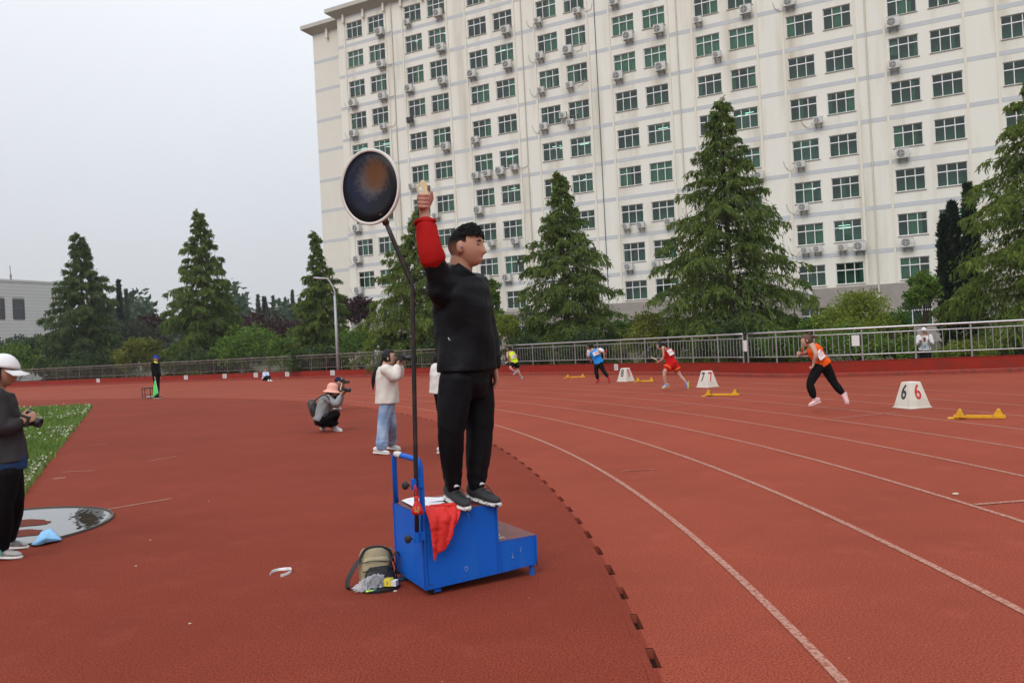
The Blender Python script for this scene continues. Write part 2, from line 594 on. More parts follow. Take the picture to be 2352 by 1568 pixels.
# ================================================================== throwing circle, puddle, grass
CC = np.array([-5.05, 7.65, 0]); CR = 1.085
M_conc = mat('wet_concrete', (.21, .20, .19), .35, .2, 6, c2=(.10, .085, .06), w2=.9, s2=2.5, lo=.5, hi=.66)
M_rim = mat('rusty_rim', (.06, .045, .035), .7, .3, 20)
mb = MB(CC)
mb.lathe(CC, [(.001, .004), (CR, .004)], seg=64)
circ = tag(mb.build('throwing_circle', M_conc), kind='structure')
mb = MB(CC)
mb.lathe(CC, [(CR - .012, .003), (CR - .008, .02), (CR + .008, .02), (CR + .012, .003)], seg=72)
mb.build('circle_rim', M_rim, circ)
M_water = mat('puddle_water', (.15, .155, .16), .03, .04, 3, spec=.5)
rng = np.random.default_rng(5)
mb = MB(CC)
an = np.linspace(0, 2 * math.pi, 73)[:-1]
rr = CR - .02 - .02 * np.abs(np.sin(an * 3 + 1)) - np.where((an > 4.9) & (an < 5.9), .0, 0)
vs = [CC + [0, 0, .009]] + [CC + [r * math.cos(a), r * math.sin(a), .009] for r, a in zip(rr, an)]
mb.add(vs, [(0, i + 1, (i + 1) % 72 + 1) for i in range(72)])
tag(mb.build('puddle', M_water), kind='structure')
M_islet = rubber('islet_rubber', (.13, .035, .025), (.03, .012, .01))
for c, a, b, lab in ((gp(38, 1205), .33, .11, 'upper'), (gp(42, 1228), .26, .10, 'lower')):
    mb = MB(c)
    vs = [c + [0, 0, .016]]
    for i in range(28):
        t = i / 28 * 2 * math.pi
        q = 1 + .12 * math.sin(3 * t + a * 9) + .05 * math.sin(9 * t)
        vs.append(c + [a * q * math.cos(t), b * q * math.sin(t) * 1.6, .0135])
    mb.add(vs, [(0, i + 1, (i + 1) % 28 + 1) for i in range(28)])
    tag(mb.build('dry_patch', M_islet), kind='structure')
M_silt = mat('silt', (.035, .027, .018), .9, .4, 20, spec=.03)
mb = MB()
for k in range(420):
    a, r = rng.normal(0, 1, 2)
    c = gp(199 + a * 13, 1193 + r * 9 * (1 + .4 * math.sin(a * 4)))
    if np.hypot(*(c - CC)[:2]) > CR - .05:
        continue
    s_ = rng.uniform(.004, .022)
    t0 = rng.uniform(0, 6)
    mb.add([c + [s_ * math.cos(t0 + i) * (1 if i % 2 else .6), s_ * 1.5 * math.sin(t0 + i), .0115 + k * 1e-5] for i in range(6)], [(0, 1, 2, 3, 4, 5)])
tag(mb.build('silt_in_puddle', M_silt), kind='stuff')
# lawn
GA, GB = np.array([-15.61, 30.02]), np.array([-5.75, 9.3])
poly = [(-15.61, 30.02), (-5.75, 9.3), (-7.2, 9.0), (-20, 9.6), (-30, 14), (-34, 31.5), (-18.4, 30.3)]
M_lawn = mat('lawn', (.085, .14, .03), .9, .35, 9, c2=(.14, .16, .05), w2=.7, s2=1.2, lo=.45, hi=.65)
mb = MB(); mb.add([(x, y, .004) for x, y in poly], [tuple(range(len(poly)))])
tag(mb.build('lawn', M_lawn), kind='structure')
def inpoly(P):
    x, y = P[:, 0], P[:, 1]
    r = np.zeros(len(P), bool)
    for i in range(len(poly)):
        (x0, y0), (x1, y1) = poly[i], poly[i - 1]
        r ^= ((y0 > y) != (y1 > y)) & (x < (x1 - x0) * (y - y0) / (y1 - y0 + 1e-12) + x0)
    return r
def leafmat(name, a, b, c=None, trans=.25, rough=.6):
    """foliage: colour varies leaf by leaf and in soft patches"""
    if name in MATS:
        return MATS[name]
    m = bpy.data.materials.new(name)
    m.use_nodes = True
    t = m.node_tree
    bs = t.nodes['Principled BSDF']
    bs.inputs['Roughness'].default_value = rough
    bs.inputs['Specular IOR Level'].default_value = .25
    g = t.nodes.new('ShaderNodeNewGeometry')
    tcn = t.nodes.new('ShaderNodeTexCoord')
    nn = t.nodes.new('ShaderNodeTexNoise')
    nn.inputs['Scale'].default_value = 1.1
    nn.inputs['Detail'].default_value = 3
    t.links.new(tcn.outputs['Object'], nn.inputs['Vector'])
    ad_ = t.nodes.new('ShaderNodeMath')
    ad_.operation = 'MULTIPLY_ADD'
    t.links.new(g.outputs['Random Per Island'], ad_.inputs[0])
    ad_.inputs[1].default_value = .55
    mr_ = t.nodes.new('ShaderNodeMapRange')
    mr_.inputs[1].default_value, mr_.inputs[2].default_value = .33, .67
    mr_.inputs[4].default_value = .45
    t.links.new(nn.outputs[0], mr_.inputs[0])
    t.links.new(mr_.outputs[0], ad_.inputs[2])
    cr_ = t.nodes.new('ShaderNodeValToRGB')
    cr_.color_ramp.elements[0].color = (*a, 1)
    cr_.color_ramp.elements[1].color = (*b, 1)
    if c is not None:
        e = cr_.color_ramp.elements.new(.86)
        e.color = (*b, 1)
        cr_.color_ramp.elements[2].color = (*c, 1)
    t.links.new(ad_.outputs[0], cr_.inputs[0])
    t.links.new(cr_.outputs[0], bs.inputs['Base Color'])
    tr = t.nodes.new('ShaderNodeBsdfTranslucent')
    t.links.new(cr_.outputs[0], tr.inputs[0])
    mx_ = t.nodes.new('ShaderNodeMixShader')
    mx_.inputs[0].default_value = trans
    t.links.new(bs.outputs[0], mx_.inputs[1])
    t.links.new(tr.outputs[0], mx_.inputs[2])
    t.links.new(mx_.outputs[0], t.nodes['Material Output'].inputs[0])
    MATS[name] = m
    return m
def scatter(n, seed, edge=False):
    rg = np.random.default_rng(seed)
    y = 9 + 22 * rg.random(n) ** 2.0
    xe = GA[0] + (y - GA[1]) * (GB[0] - GA[0]) / (GB[1] - GA[1])
    P = np.stack([xe + .03 * rg.normal(0, 1, n) - (rg.random(n) ** (1.8 if edge else 1)) * (5 + y * .35), y], 1)
    return P[inpoly(P - [.03, 0]) | (rg.random(len(P)) < .2) * inpoly(P - [.12, 0])], rg
P, rg = scatter(90000, 3)
n = len(P)
a = rg.random(n) * 6.283
h = (.03 + .055 * rg.random(n)) * (1 + .03 * P[:, 1])
wd = .006 + .00075 * P[:, 1]
d = np.stack([np.cos(a), np.sin(a), 0 * a], 1)
ln = np.stack([np.cos(a * 3.3), np.sin(a * 3.3), 0 * a], 1) * (h * .5 * rg.random(n))[:, None]
B = np.column_stack([P, np.full(n, .002)])
Q = np.stack([B - d * wd[:, None], B + d * wd[:, None], B + d * wd[:, None] * .4 + ln + np.array([0, 0, 1]) * h[:, None], B - d * wd[:, None] * .4 + ln + np.array([0, 0, 1]) * h[:, None]], 1)
o = link('grass', quads_mesh('grass', Q, leafmat('grass_blade', (.06, .125, .018), (.17, .25, .05), (.27, .28, .10))))
tag(o, 'short green grass covering the lawn corner at the left', 'grass', kind='stuff')
P, rg = scatter(5200, 8, True)
P = P[np.sin(P[:, 0] * 1.7) + np.sin(P[:, 1] * 1.1 + 1) + rg.normal(0, .7, len(P)) > .25]
n = len(P)
a = rg.random(n) * 6.283
s_ = .008 + .0009 * P[:, 1]
C = np.column_stack([P, .06 + .05 * rg.random(n) + .002 * P[:, 1]])
d = np.stack([np.cos(a), np.sin(a), .35 * rg.normal(0, 1, n)], 1) * s_[:, None]
e = np.stack([-np.sin(a), np.cos(a), .8 + 0 * a], 1) * s_[:, None] * .8
Q = np.stack([C - d, C - e, C + d, C + e], 1)
o = link('clover_flowers', quads_mesh('clover_flowers', Q, leafmat('clover', (.26, .28, .17), (.46, .47, .35))))
tag(o, 'small white clover flowers scattered over the lawn', 'flowers', kind='stuff')
# ================================================================== dormitory block
M_cream = mat('cream_render', (.735, .71, .65), .85, .05, 1.2, bump=.1, bscale=40, c2=(.52, .47, .39), w2=1.0, s2=.6, lo=.49, hi=.75, aniso=(1, 1, .12))
M_creams = mat('cream_render_plain', (.68, .645, .58), .85, .05, 1.2)
M_stripe = mat('grey_blue_band', (.50, .515, .54), .8, .06, 3)
M_trim = mat('cream_trim', (.70, .655, .57), .8, .08, 3)
M_sill = mat('sill_concrete', (.40, .37, .33), .85, .2, 5)
M_frame = mat('white_frame', (.72, .72, .72), .5, .05, 5)
M_stone = mat('plinth_stone', (.29, .26, .235), .85, .3, 1.5, bump=.4, bscale=6)
M_room = mat('dark_room', (.45, .47, .46), .9, .2, 1)
M_curt = mat('pale_curtain', (.50, .60, .52), .8, .15, 2)
M_curt2 = mat('white_curtain', (.55, .55, .55), .8, .1, 2)
M_pipe = mat('cream_pipe', (.58, .54, .45), .6, .1, 3)
M_cable = mat('dark_cable', (.10, .11, .13), .7, .1, 3)
M_eave = mat('eave_paint', (.46, .44, .40), .8, .08, 1)
def glassmat(name, tint, k):
    m = bpy.data.materials.new(name)
    m.use_nodes = True
    t = m.node_tree
    t.nodes.remove(t.nodes['Principled BSDF'])
    a = t.nodes.new('ShaderNodeBsdfTransparent')
    a.inputs[0].default_value = (*tint, 1)
    g = t.nodes.new('ShaderNodeBsdfGlossy')
    g.inputs['Roughness'].default_value = .04
    g.inputs[0].default_value = (.85, .95, .9, 1)
    fr = t.nodes.new('ShaderNodeFresnel')
    fr.inputs[0].default_value = 1.5
    mu = t.nodes.new('ShaderNodeMath')
    mu.operation = 'MULTIPLY'
    mu.inputs[1].default_value = k
    t.links.new(fr.outputs[0], mu.inputs[0])
    x = t.nodes.new('ShaderNodeMixShader')
    t.links.new(mu.outputs[0], x.inputs[0])
    t.links.new(a.outputs[0], x.inputs[1])
    t.links.new(g.outputs[0], x.inputs[2])
    t.links.new(x.outputs[0], t.nodes['Material Output'].inputs[0])
    return m
M_glass = glassmat('green_glass', (.34, .66, .52), 1.5)
M_glass2 = glassmat('grey_glass', (.42, .44, .48), 1.5)
BA = R_(-27.5)
BN = np.array([math.sin(R_(27.5)), math.cos(R_(27.5)), 0])
BH = np.array([math.cos(BA), math.sin(BA), 0])
bld = empty('dormitory_building', BN * 70, BA)
tag(bld, 'tall cream apartment block with green windows and grey floor bands', 'building')
S0 = [5.37 - 7.5 * k for k in range(8, -2, -1)]       # left edge of each window pair
WW, WG = 2.07, 2.85
ZT = [6.66, 10.07, 13.5, 16.92, 20.33, 23.72, 27.15, 30.58, 33.8, 36.9]
WHt = 1.70
SL, SR = -55.84, 20.5
def holed(mb, s0, s1, z0, z1, rows, y, depth):
    se = [s0]
    for a in S0:
        se += [a, a + WW, a + WG, a + WG + WW]
    se.append(s1)
    ze = [z0]
    for a, b in rows:
        ze += [a, b]
    ze.append(z1)
    for i in range(len(se) - 1):
        for j in range(len(ze) - 1):
            if i % 2 == 1 and j % 2 == 1:
                a, b, c, d = se[i], se[i + 1], ze[j], ze[j + 1]
                mb.quad((a, y, c), (a, y, d), (a, depth, d), (a, depth, c))
                mb.quad((b, y, c), (b, depth, c), (b, depth, d), (b, y, d))
                mb.quad((a, y, d), (b, y, d), (b, depth, d), (a, depth, d))
                mb.quad((a, y, c), (a, depth, c), (b, depth, c), (b, y, c))
                continue
            mb.quad((se[i], y, ze[j]), (se[i + 1], y, ze[j]), (se[i + 1], y, ze[j + 1]), (se[i], y, ze[j + 1]))
rows = [(z - WHt, z) for z in ZT]
mb = MB(); holed(mb, SL, SR, 4.75, 38.0, rows, 0, .16)
mb.quad((SL, 0, 4.75), (SL, 0, 38), (SL, 14, 38), (SL, 14, 4.75))
mb.quad((SR, 0, 0), (SR, 14, 0), (SR, 14, 38), (SR, 0, 38))
mb.build('facade', M_cream, bld)
mb = MB(); holed(mb, SL - .06, SR, -.2, 4.75, [(1.35, 3.2)], -.06, .16)
mb.quad((SL - .06, -.06, 4.75), (SR, -.06, 4.75), (SR, .0, 4.75), (SL - .06, .0, 4.75))
mb.build('stone_plinth', M_stone, bld)
# recessed end wing
mb = MB()
mb.quad((-61.0, 2, -.2), (SL, 2, -.2), (SL, 2, 38), (-61.0, 2, 38))
mb.quad((-61.0, 2, -.2), (-61.0, 2, 38), (-61.0, 16, 38), (-61.0, 16, -.2))
mb.quad((-61.0, 16, -.2), (SR, 16, -.2), (SR, 16, 38), (-61.0, 16, 38))
mb.build('end_wing', M_creams, bld)
for z in ZT:
    mb = MB(); mb.bx(SL + .001, SR - .01, -.012, .02, z + .53, z + .87); mb.build('floor_band', M_stripe, bld)
    mb = MB(); mb.bx(-60.99, SL - .01, 1.988, 2.02, z + .53, z + .87); mb.build('floor_band', M_stripe, bld)
for s in [S0[0] - 7.5] + S0:
    for dx in (-.28, 5.14):
        x = s + dx
        if not (SL < x < SR - .2):
            continue
        mb = MB(); mb.bx(x - .09, x + .09, -.075, .01, 4.76, 36.9); mb.build('pilaster_strip', M_trim, bld)
for s in (S0[0], S0[2], S0[4], S0[6], S0[8]):
    mb = MB(); x = s + 5.93
    mb.tube([(x, -.09, 1), (x, -.09, 38)], .06, 8)
    for z in ZT:
        mb.tube([(x, -.09, z - 1.3), (x, -.09, z - 1.2)], .075, 8)
    mb.build('drain_pipe', M_pipe, bld)
mb = MB(); x = S0[3] + 5.9; mb.tube([(x, -.05, .5), (x, -.05, 38)], .035, 6); mb.build('lightning_cable', M_cable, bld)
# eaves with sloping soffit, brackets
def eave(x0, x1, y0, name):
    mb = MB()
    pr = [(y0 + .02, 37.6), (y0 - .9, 38.2), (y0 - .9, 38.62), (y0 + 3, 38.62), (y0 + 3, 37.6)]
    a = [(x0, y, z) for y, z in pr]
    a[0] = (x0 + .9, pr[0][0], pr[0][1]); a[4] = (x0 + .9, pr[4][0], pr[4][1])
    b = [(x1, y, z) for y, z in pr]
    mb.add(a + b, [(0, 5, 6, 1), (1, 6, 7, 2), (2, 7, 8, 3), (3, 8, 9, 4), (0, 1, 2, 3, 4), (9, 8, 7, 6, 5)])
    mb.build(name, M_eave, bld)
eave(SL - .95, SR, 0, 'eave')
eave(-62.0, SL - .96, 2, 'eave')
for s in [S0[0] - 7.5] + S0:
    for dx in (-.2, 2.45, 5.1):
        x = s + dx
        if SL < x < SR:
            mb = MB(); mb.bx(x - .11, x + .11, -.32, -.08, 36.95, 37.99); mb.build('eave_bracket', M_trim, bld)
mb = MB(); mb.bx(-58.9, -58.65, 1.65, 1.99, 36.8, 37.95); mb.build('eave_bracket', M_trim, bld)
# windows: frame > panes, sill, curtains
FT = .055
mids = [WW / 3, 2 * WW / 3]
TR = 1.12
def frame_mesh(h):
    mb = MB()
    k = TR * h / WHt
    mb.bx(0, WW, .095, .155, 0, FT); mb.bx(0, WW, .095, .155, h - FT, h)
    mb.bx(0, FT, .096, .154, FT, h - FT); mb.bx(WW - FT, WW, .096, .154, FT, h - FT)
    for x in mids:
        mb.bx(x - .03, x + .03, .098, .15, FT, h - FT)
    mb.bx(FT, WW - FT, .092, .156, k - .04, k + .04)
    return mb.mesh('window', M_frame)
fm = frame_mesh(WHt); fm0 = frame_mesh(1.85)
def pane_boxes(h):
    k = TR * h / WHt
    xs = [FT] + mids + [WW - FT]
    o = []
    for i in range(3):
        a, b = xs[i] + (.03 if i else 0), xs[i + 1] - (.03 if i < 2 else 0)
        o += [(a, b, FT, k - .04), (a, b, k + .04, h - FT)]
    return o
def pane_mesh(bx_, m):
    mb = MB(); a, b, c, d = bx_
    mb.quad((a, 0, c), (b, 0, c), (b, 0, d), (a, 0, d))
    return mb.mesh('pane', m)
PB = pane_boxes(WHt)
PMs = {g: [pane_mesh(b, g) for b in PB] for g in (M_glass, M_glass2)}
sillm = MB(); sillm.bx(-.05, WW + .05, -.07, .09, -.07, -.004); sillm = sillm.mesh('sill', M_sill)
def curtain_mesh(w_, h, m, seed):
    rg = np.random.default_rng(seed)
    n = 26
    vs = []
    for i in range(n + 1):
        x = w_ * i / n
        y = .035 * math.sin(i * 1.55 + seed) + .012 * rg.normal()
        vs += [(x, y, 0), (x, y, h)]
    mb = MB(); mb.add(vs, [(2 * i, 2 * i + 2, 2 * i + 3, 2 * i + 1) for i in range(n)])
    return mb.mesh('curtain', m)
CUR = [curtain_mesh(.62, 1.68, M_curt, 1), curtain_mesh(1.0, 1.68, M_curt, 2), curtain_mesh(.30, 1.68, M_curt, 3), curtain_mesh(2.0, 1.68, M_curt, 4), curtain_mesh(.55, 1.0, M_curt2, 5)]
rg = np.random.default_rng(11)
wins = []
for pi, s in enumerate(S0):
    for wi in (0, 1):
        for ri, z in enumerate(ZT):
            wins.append((s + wi * WG, z - WHt, pi, wi, ri))
def wdist(w_):
    p = BN * 70 + BH * w_[0] + V3([0, 0, w_[1]])
    u, v = uproj(p)
    vis = -60 < u < 2400 and -40 < v < 800
    return (0 if vis else 1, np.linalg.norm(p))
wins.sort(key=wdist)
M_tube = mat('fluorescent_tube', (1, 1, 1), .5, 0, 1, emit=(.75, 1, .9, 2.2))
tubem = MB(); tubem.bx(0, .9, 0, .05, 0, .04); tubem = tubem.mesh('lamp_tube', M_tube)
stuff_p = MB()
LIT = {(0, 1, 5), (1, 0, 8), (1, 1, 8), (2, 1, 7), (3, 0, 9), (2, 0, 4), (2, 1, 4), (3, 0, 4), (3, 1, 4), (6, 0, 2), (6, 1, 1), (6, 0, 3), (5, 1, 4), (3, 1, 3), (7, 1, 1), (0, 0, 5), (2, 1, 3), (4, 1, 4)}
FULL = {(4, 0, 7), (4, 1, 7), (4, 0, 8), (4, 1, 6), (4, 1, 8), (5, 1, 6), (5, 0, 6), (4, 1, 3), (0, 0, 8), (4, 0, 6)}
GREY = {(2, 0, 8), (2, 1, 8)}
for wi_, (s, z, pi, wi, ri) in enumerate(wins):
    o = link('window', fm, bld, (s, 0, z))
    link('sill', sillm, o)
    gl = M_glass2 if (pi, wi, ri) in GREY else M_glass
    if wi_ < 50:
        for b, me in zip(PB, PMs[gl]):
            p = link('pane', me, o, (0, .125, 0))
            p.rotation_euler = (R_(rg.normal(0, .25)), 0, R_(rg.normal(0, .25)))
    else:
        if gl is M_glass2:
            for me in PMs[gl]:
                link('pane', me, o, (0, .125, 0))
        else:
            for a, b, c, d in PB:
                e = rg.normal(0, .0018, 3)
                stuff_p.quad((s + a, .125, z + c), (s + b, .125 + e[0], z + c), (s + b, .125 + e[1], z + d), (s + a, .125 + e[2], z + d))
    if (pi, wi, ri) in FULL:
        link('curtain', CUR[3], o, (.03, .30, .01))
    else:
        for k in range(rg.integers(0, 3) if rg.random() < .85 else 0):
            q = int(rg.integers(0, 3))
            x = (rg.choice([.04, .68, 1.36, WW - .34]) + rg.uniform(-.02, .02))
            x = min(x, WW - [.62, 1.0, .30][q] - .03)
            link('curtain', CUR[q], o, (x, .27 + .09 * k, .01))
        if rg.random() < .05:
            link('curtain', CUR[4], o, (.1, .36, .5))
    if (pi, wi, ri) in LIT:
        for k in range(2):
            link('lamp_tube', tubem, o, (rg.uniform(.2, 1.0), rg.uniform(.5, 1.1), rg.uniform(1.1, 1.5)))
stuff_p.build('far_panes', M_glass, bld)['kind'] = 'stuff'
for s in S0:
    for wi in (0, 1):
        o = link('window', fm0, bld, (s + wi * WG, 0, 1.35))
        mb = MB()
        for a, b, c, d in pane_boxes(1.85):
            mb.quad((a, .125, c), (b, .125, c), (b, .125, d), (a, .125, d))
        mb.build('panes', M_glass, o)
mb = MB()
for (s, z, pi, wi, ri) in wins + [(s + wi * WG, 1.35, 0, 0, 0) for s in S0 for wi in (0, 1)]:
    a, b, c, d = s - .12, s + WW + .12, z - .2, z + WHt + .12
    y0, y1 = .165, 1.6
    mb.quad((a, y1, c), (b, y1, c), (b, y1, d), (a, y1, d))
    mb.quad((a, y0, c), (a, y1, c), (a, y1, d), (a, y0, d)); mb.quad((b, y0, c), (b, y0, d), (b, y1, d), (b, y1, c))
    mb.quad((a, y0, d), (a, y1, d), (b, y1, d), (b, y0, d)); mb.quad((a, y0, c), (b, y0, c), (b, y1, c), (a, y1, c))
mb.build('room_shell', M_room, bld)
# ---------------------------------------------------------------- air conditioners
M_ac = mat('ac_casing', (.56, .56, .55), .5, .1, 4, c2=(.42, .38, .32), w2=.5, s2=3)
M_acd = mat('ac_grille', (.14, .14, .145), .6, .15, 8)
M_acx = mat('ac_rusty', (.035, .03, .028), .7, .4, 8)
M_brk = mat('ac_bracket', (.23, .22, .21), .6, .3, 6)
def ac_meshes(w_, h, d, casing, nm):
    a = MB(); a.bx(-w_ / 2, w_ / 2, -d / 2, d / 2, 0, h)
    a.bx(-w_ / 2 - .01, w_ / 2 + .01, -d / 2 - .01, d / 2 + .01, h, h + .02)
    cx = -w_ * .14
    r = h * .40
    g = MB()
    ax = [[1, 0, 0], [0, 0, 1], [0, -1, 0]]
    g.lathe((cx, -d / 2 - .006, h * .5), [(.001, .0), (r, .0), (r, .015), (r * .93, .02), (.001, .004)], ax, 20)
    rings = MB()
    for k in (.3, .5, .7, .88):
        rings.lathe((cx, -d / 2 - .012, h * .5), [(r * k - .008, .012), (r * k, .024), (r * k + .008, .012)], ax, 20)
    rings.bx(cx - r, cx + r, -d / 2 - .034, -d / 2 - .018, h * .5 - .012, h * .5 + .012)
    rings.bx(cx - .012, cx + .012, -d / 2 - .036, -d / 2 - .02, h * .5 - r, h * .5 + r)
    b = MB()
    for x in (-w_ * .3, w_ * .3):
        b.bx(x - .02, x + .02, -d / 2 - .03, .36, -.045, -.005)
        b.tube([(x, -d / 2 + .05, -.03), (x, .34, -.30)], .014, 5)
        b.bx(x - .02, x + .02, .33, .37, -.34, -.045)
    return (a.mesh('casing', casing), g.mesh('fan', M_acd), rings.mesh('fan_guard', casing), b.mesh('bracket', M_brk))
ACM = {'L': ac_meshes(.90, .72, .36, M_ac, 'L'), 'M': ac_meshes(.80, .60, .34, M_ac, 'M'), 'S': ac_meshes(.72, .50, .30, M_ac, 'S'), 'X': ac_meshes(.72, .50, .30, M_acx, 'X')}
def fac(u, v, off=.45):
    d = ray(u, v)
    p = d * ((70 - off) / (d @ BN))
    return p @ BH, p[2] + CAMH
def cropd(x0, y0, s, pts):
    return [((x0 + a / s) * .57422, (y0 + b / s) * .57422, k) for a, b, k in pts]
AC = cropd(1150, 0, 2.351, [(860, 295, 'L'), (875, 600, 'L'), (888, 900, 'L'), (610, 968, 'L'), (615, 1255, 'L'), (895, 1188, 'S'), (1120, 208, 'S'), (1410, 122, 'L'), (1435, 445, 'L'),
     (1140, 830, 'L'), (1450, 755, 'L'), (1150, 1128, 'X'), (1480, 1375, 'L'), (1730, 692, 'L'), (2050, 280, 'L'), (2065, 605, 'L'), (1760, 1315, 'M')])
AC += cropd(1800, 0, 2.351, [(822, 195, 'S'), (1190, 102, 'S'), (840, 522, 'M'), (1102, 467, 'L'), (853, 848, 'S'), (1123, 800, 'S'), (1063, 1085, 'S'), (1130, 1148, 'S'), (878, 1190, 'M'),
     (1540, 15, 'M'), (1672, 335, 'L'), (1962, 272, 'L'), (1577, 710, 'L'), (1978, 625, 'L')])
AC += cropd(1150, 500, 2.351, [(648, 970, 'L'), (655, 1263, 'L'), (665, 1555, 'L'), (1168, 575, 'S'), (1392, 850, 'S'), (1165, 890, 'S'), (1765, 475, 'M'), (1875, 455, 'M'), (1995, 430, 'L'),
     (2125, 398, 'S'), (1792, 798, 'L'), (1912, 1110, 'S'), (2135, 1085, 'M'), (1875, 1435, 'S'), (2062, 1435, 'L')])
AC += cropd(2596, 0, 1.568, [(305, 125, 'S'), (605, 60, 'L'), (425, 343, 'S'), (880, 10, 'L'), (1060, 755, 'S'), (1530, 138, 'L'), (1538, 405, 'M'), (950, 1030, 'S'), (968, 1298, 'M'),
     (1590, 962, 'L'), (125, 1390, 'M'), (1622, 1520, 'L'), (690, 1100, 'M'), (690, 1330, 'M')])
AC += cropd(2400, 350, 1.568, [(163, 870, 'S'), (255, 862, 'S'), (180, 1125, 'M'), (350, 1108, 'S')])
AC += cropd(3196, 700, 2.412, [(60, 725, 'S'), (178, 712, 'S'), (418, 697, 'S'), (585, 685, 'L'), (75, 1150, 'L'), (75, 1215, 'L')])
M_hose = mat('ac_hose', (.33, .33, .33), .7, .2, 5)
items = []
for u, v, k in AC:
    s, z = fac(u, v)
    pi = max(0, min(9, int(math.floor((s - S0[0] + 1.2) / 7.5))))
    wi = 0 if s - S0[pi] < 2.45 else 1
    ri = int(np.argmin([abs(zt - WHt - .5 - z) for zt in ZT]))
    h = {'L': .72, 'M': .60, 'S': .50, 'X': .5}[k]
    items.append([s, z - h / 2, k, pi, wi, ri])
cnt = {}
for it in items:
    cnt.setdefault((it[3], it[4], it[5]), []).append(it)
SZ = {'L': 'large white', 'M': 'white', 'S': 'small white', 'X': 'small blackened'}
for key, lst in cnt.items():
    lst.sort(key=lambda q: q[0])
    for qi, (s, z, k, pi, wi, ri) in enumerate(lst):
        p = BN * (70 - .42) + BH * s + V3([0, 0, z])
        root = empty('air_conditioner', p, BA)
        fl = 9 - ri
        pre = '' if len(lst) == 1 else ('left-hand ' if qi == 0 else ('right-hand ' if qi == len(lst) - 1 else 'middle '))
        lab = '%s%s air conditioner under %s window, pair %s from left, floor %s from top' % (pre, SZ[k], ('left', 'right')[wi], ORD[pi], ORD[fl])
        tag(root, lab, 'air conditioner', 'air conditioners on the cream block')
        for nm, me in zip(('casing', 'fan', 'fan_guard', 'bracket'), ACM[k]):
            link(nm, me, root)
        if (len(key) and (pi * 7 + ri * 3 + qi) % 3 == 0):
            sg = -1 if wi == 0 else 1
            mb = MB(); w_ = sg * .42
            mb.tube(cr([(w_, .1, .2), (w_ + sg * .35, .3, .0 + .15 * sg), (w_ + sg * .8, .38, .25), (w_ + sg * .95, .40, .75)], 5), .022, 5)
            mb.build('hose', M_hose, root)
# ================================================================== white tiled building at the left
def tilemat():
    m = bpy.data.materials.new('white_tiles')
    m.use_nodes = True
    t = m.node_tree
    b = t.nodes['Principled BSDF']
    b.inputs['Roughness'].default_value = .5
    tc = t.nodes.new('ShaderNodeTexCoord')
    n = t.nodes.new('ShaderNodeTexNoise'); n.inputs['Scale'].default_value = .5; n.inputs['Detail'].default_value = 5
    t.links.new(tc.outputs['Object'], n.inputs['Vector'])
    x = t.nodes.new('ShaderNodeMix'); x.data_type = 'RGBA'
    x.inputs[6].default_value = (.64, .64, .62, 1); x.inputs[7].default_value = (.54, .54, .53, 1)
    t.links.new(n.outputs[0], x.inputs[0]); t.links.new(x.outputs[2], b.inputs['Base Color'])
    return m
M_tile = tilemat()
M_tjoint = mat('tile_joint', (.40, .40, .39), .9, .1, 2)
p0, p1 = at(0, 645, 99), at(118, 650, 105.3)
hx = nrm(np.append((p1 - p0)[:2], 0)); ang = math.atan2(hx[1], hx[0])
org = np.append(p0[:2], 0)
tb = tag(empty('tiled_building', org, ang), 'low white tiled building with dark windows behind the leftmost conifer', 'building')
Lw, Hh = 8.0, p0[2]
wx = []
for ua, ub in ((-9, 10.5), (30, 56)):
    def sx(u):
        d = ray(u, 710); nn_ = np.array([-hx[1], hx[0], 0]); k = (org @ nn_) / (d @ nn_); return (d * k - org) @ hx
    wx.append((sx(ua), sx(ub)))
wz0, wz1 = at(43, 733, 101.5)[2], at(43, 688, 101.5)[2]
courses = int(Hh / .42)
joint = MB(); joint.bx(-9, Lw, .03, 9, -.2, Hh - .02); joint.build('wall_core', M_tjoint, tb)
for i in range(courses + 1):                       # each course of tiles
    z0, z1 = i * .42 + .02, min(i * .42 + .40, Hh)
    if z1 <= z0: continue
    mb = MB()
    segs = [(-9, wx[0][0]), (wx[0][1], wx[1][0]), (wx[1][1], Lw)] if (z1 > wz0 and z0 < wz1) else [(-9, Lw)]
    for a, b in segs:
        mb.bx(a, b, 0, .05, z0, z1)
    mb.build('tile_course', M_tile, tb)
mb = MB(); mb.bx(-9.1, Lw + .05, -.08, 9, Hh, Hh + .25); mb.build('parapet', M_tile, tb)
M_dgl = mat('dark_glass', (.06, .065, .07), .15, .2, 2)
for a, b in wx:
    mb = MB(); mb.bx(a, b, .01, .025, wz0, wz1); o = mb.build('window', M_dgl, tb)
    mb = MB()
    for x in (a, (a + b) / 2, b): mb.bx(x - .05, x + .05, -.02, .008, wz0, wz1)
    for z in (wz0, wz0 + (wz1 - wz0) * .55, wz1): mb.bx(a, b, -.015, .006, z - .05, z + .05)
    mb.build('frame', mat('dark_frame', (.09, .09, .095), .5), o)
q = at(35, 640, 101); 
mb = MB(); x = (q - org) @ hx
mb.tube([(x, 1, Hh), (x, 1, Hh + 1.0)], .12, 6); mb.tube([(x, 1, Hh + .9), (x - .05, 1, Hh + 2.1)], .05, 5)
mb.build('antenna', mat('antenna_grey', (.2, .2, .2), .6), tb)
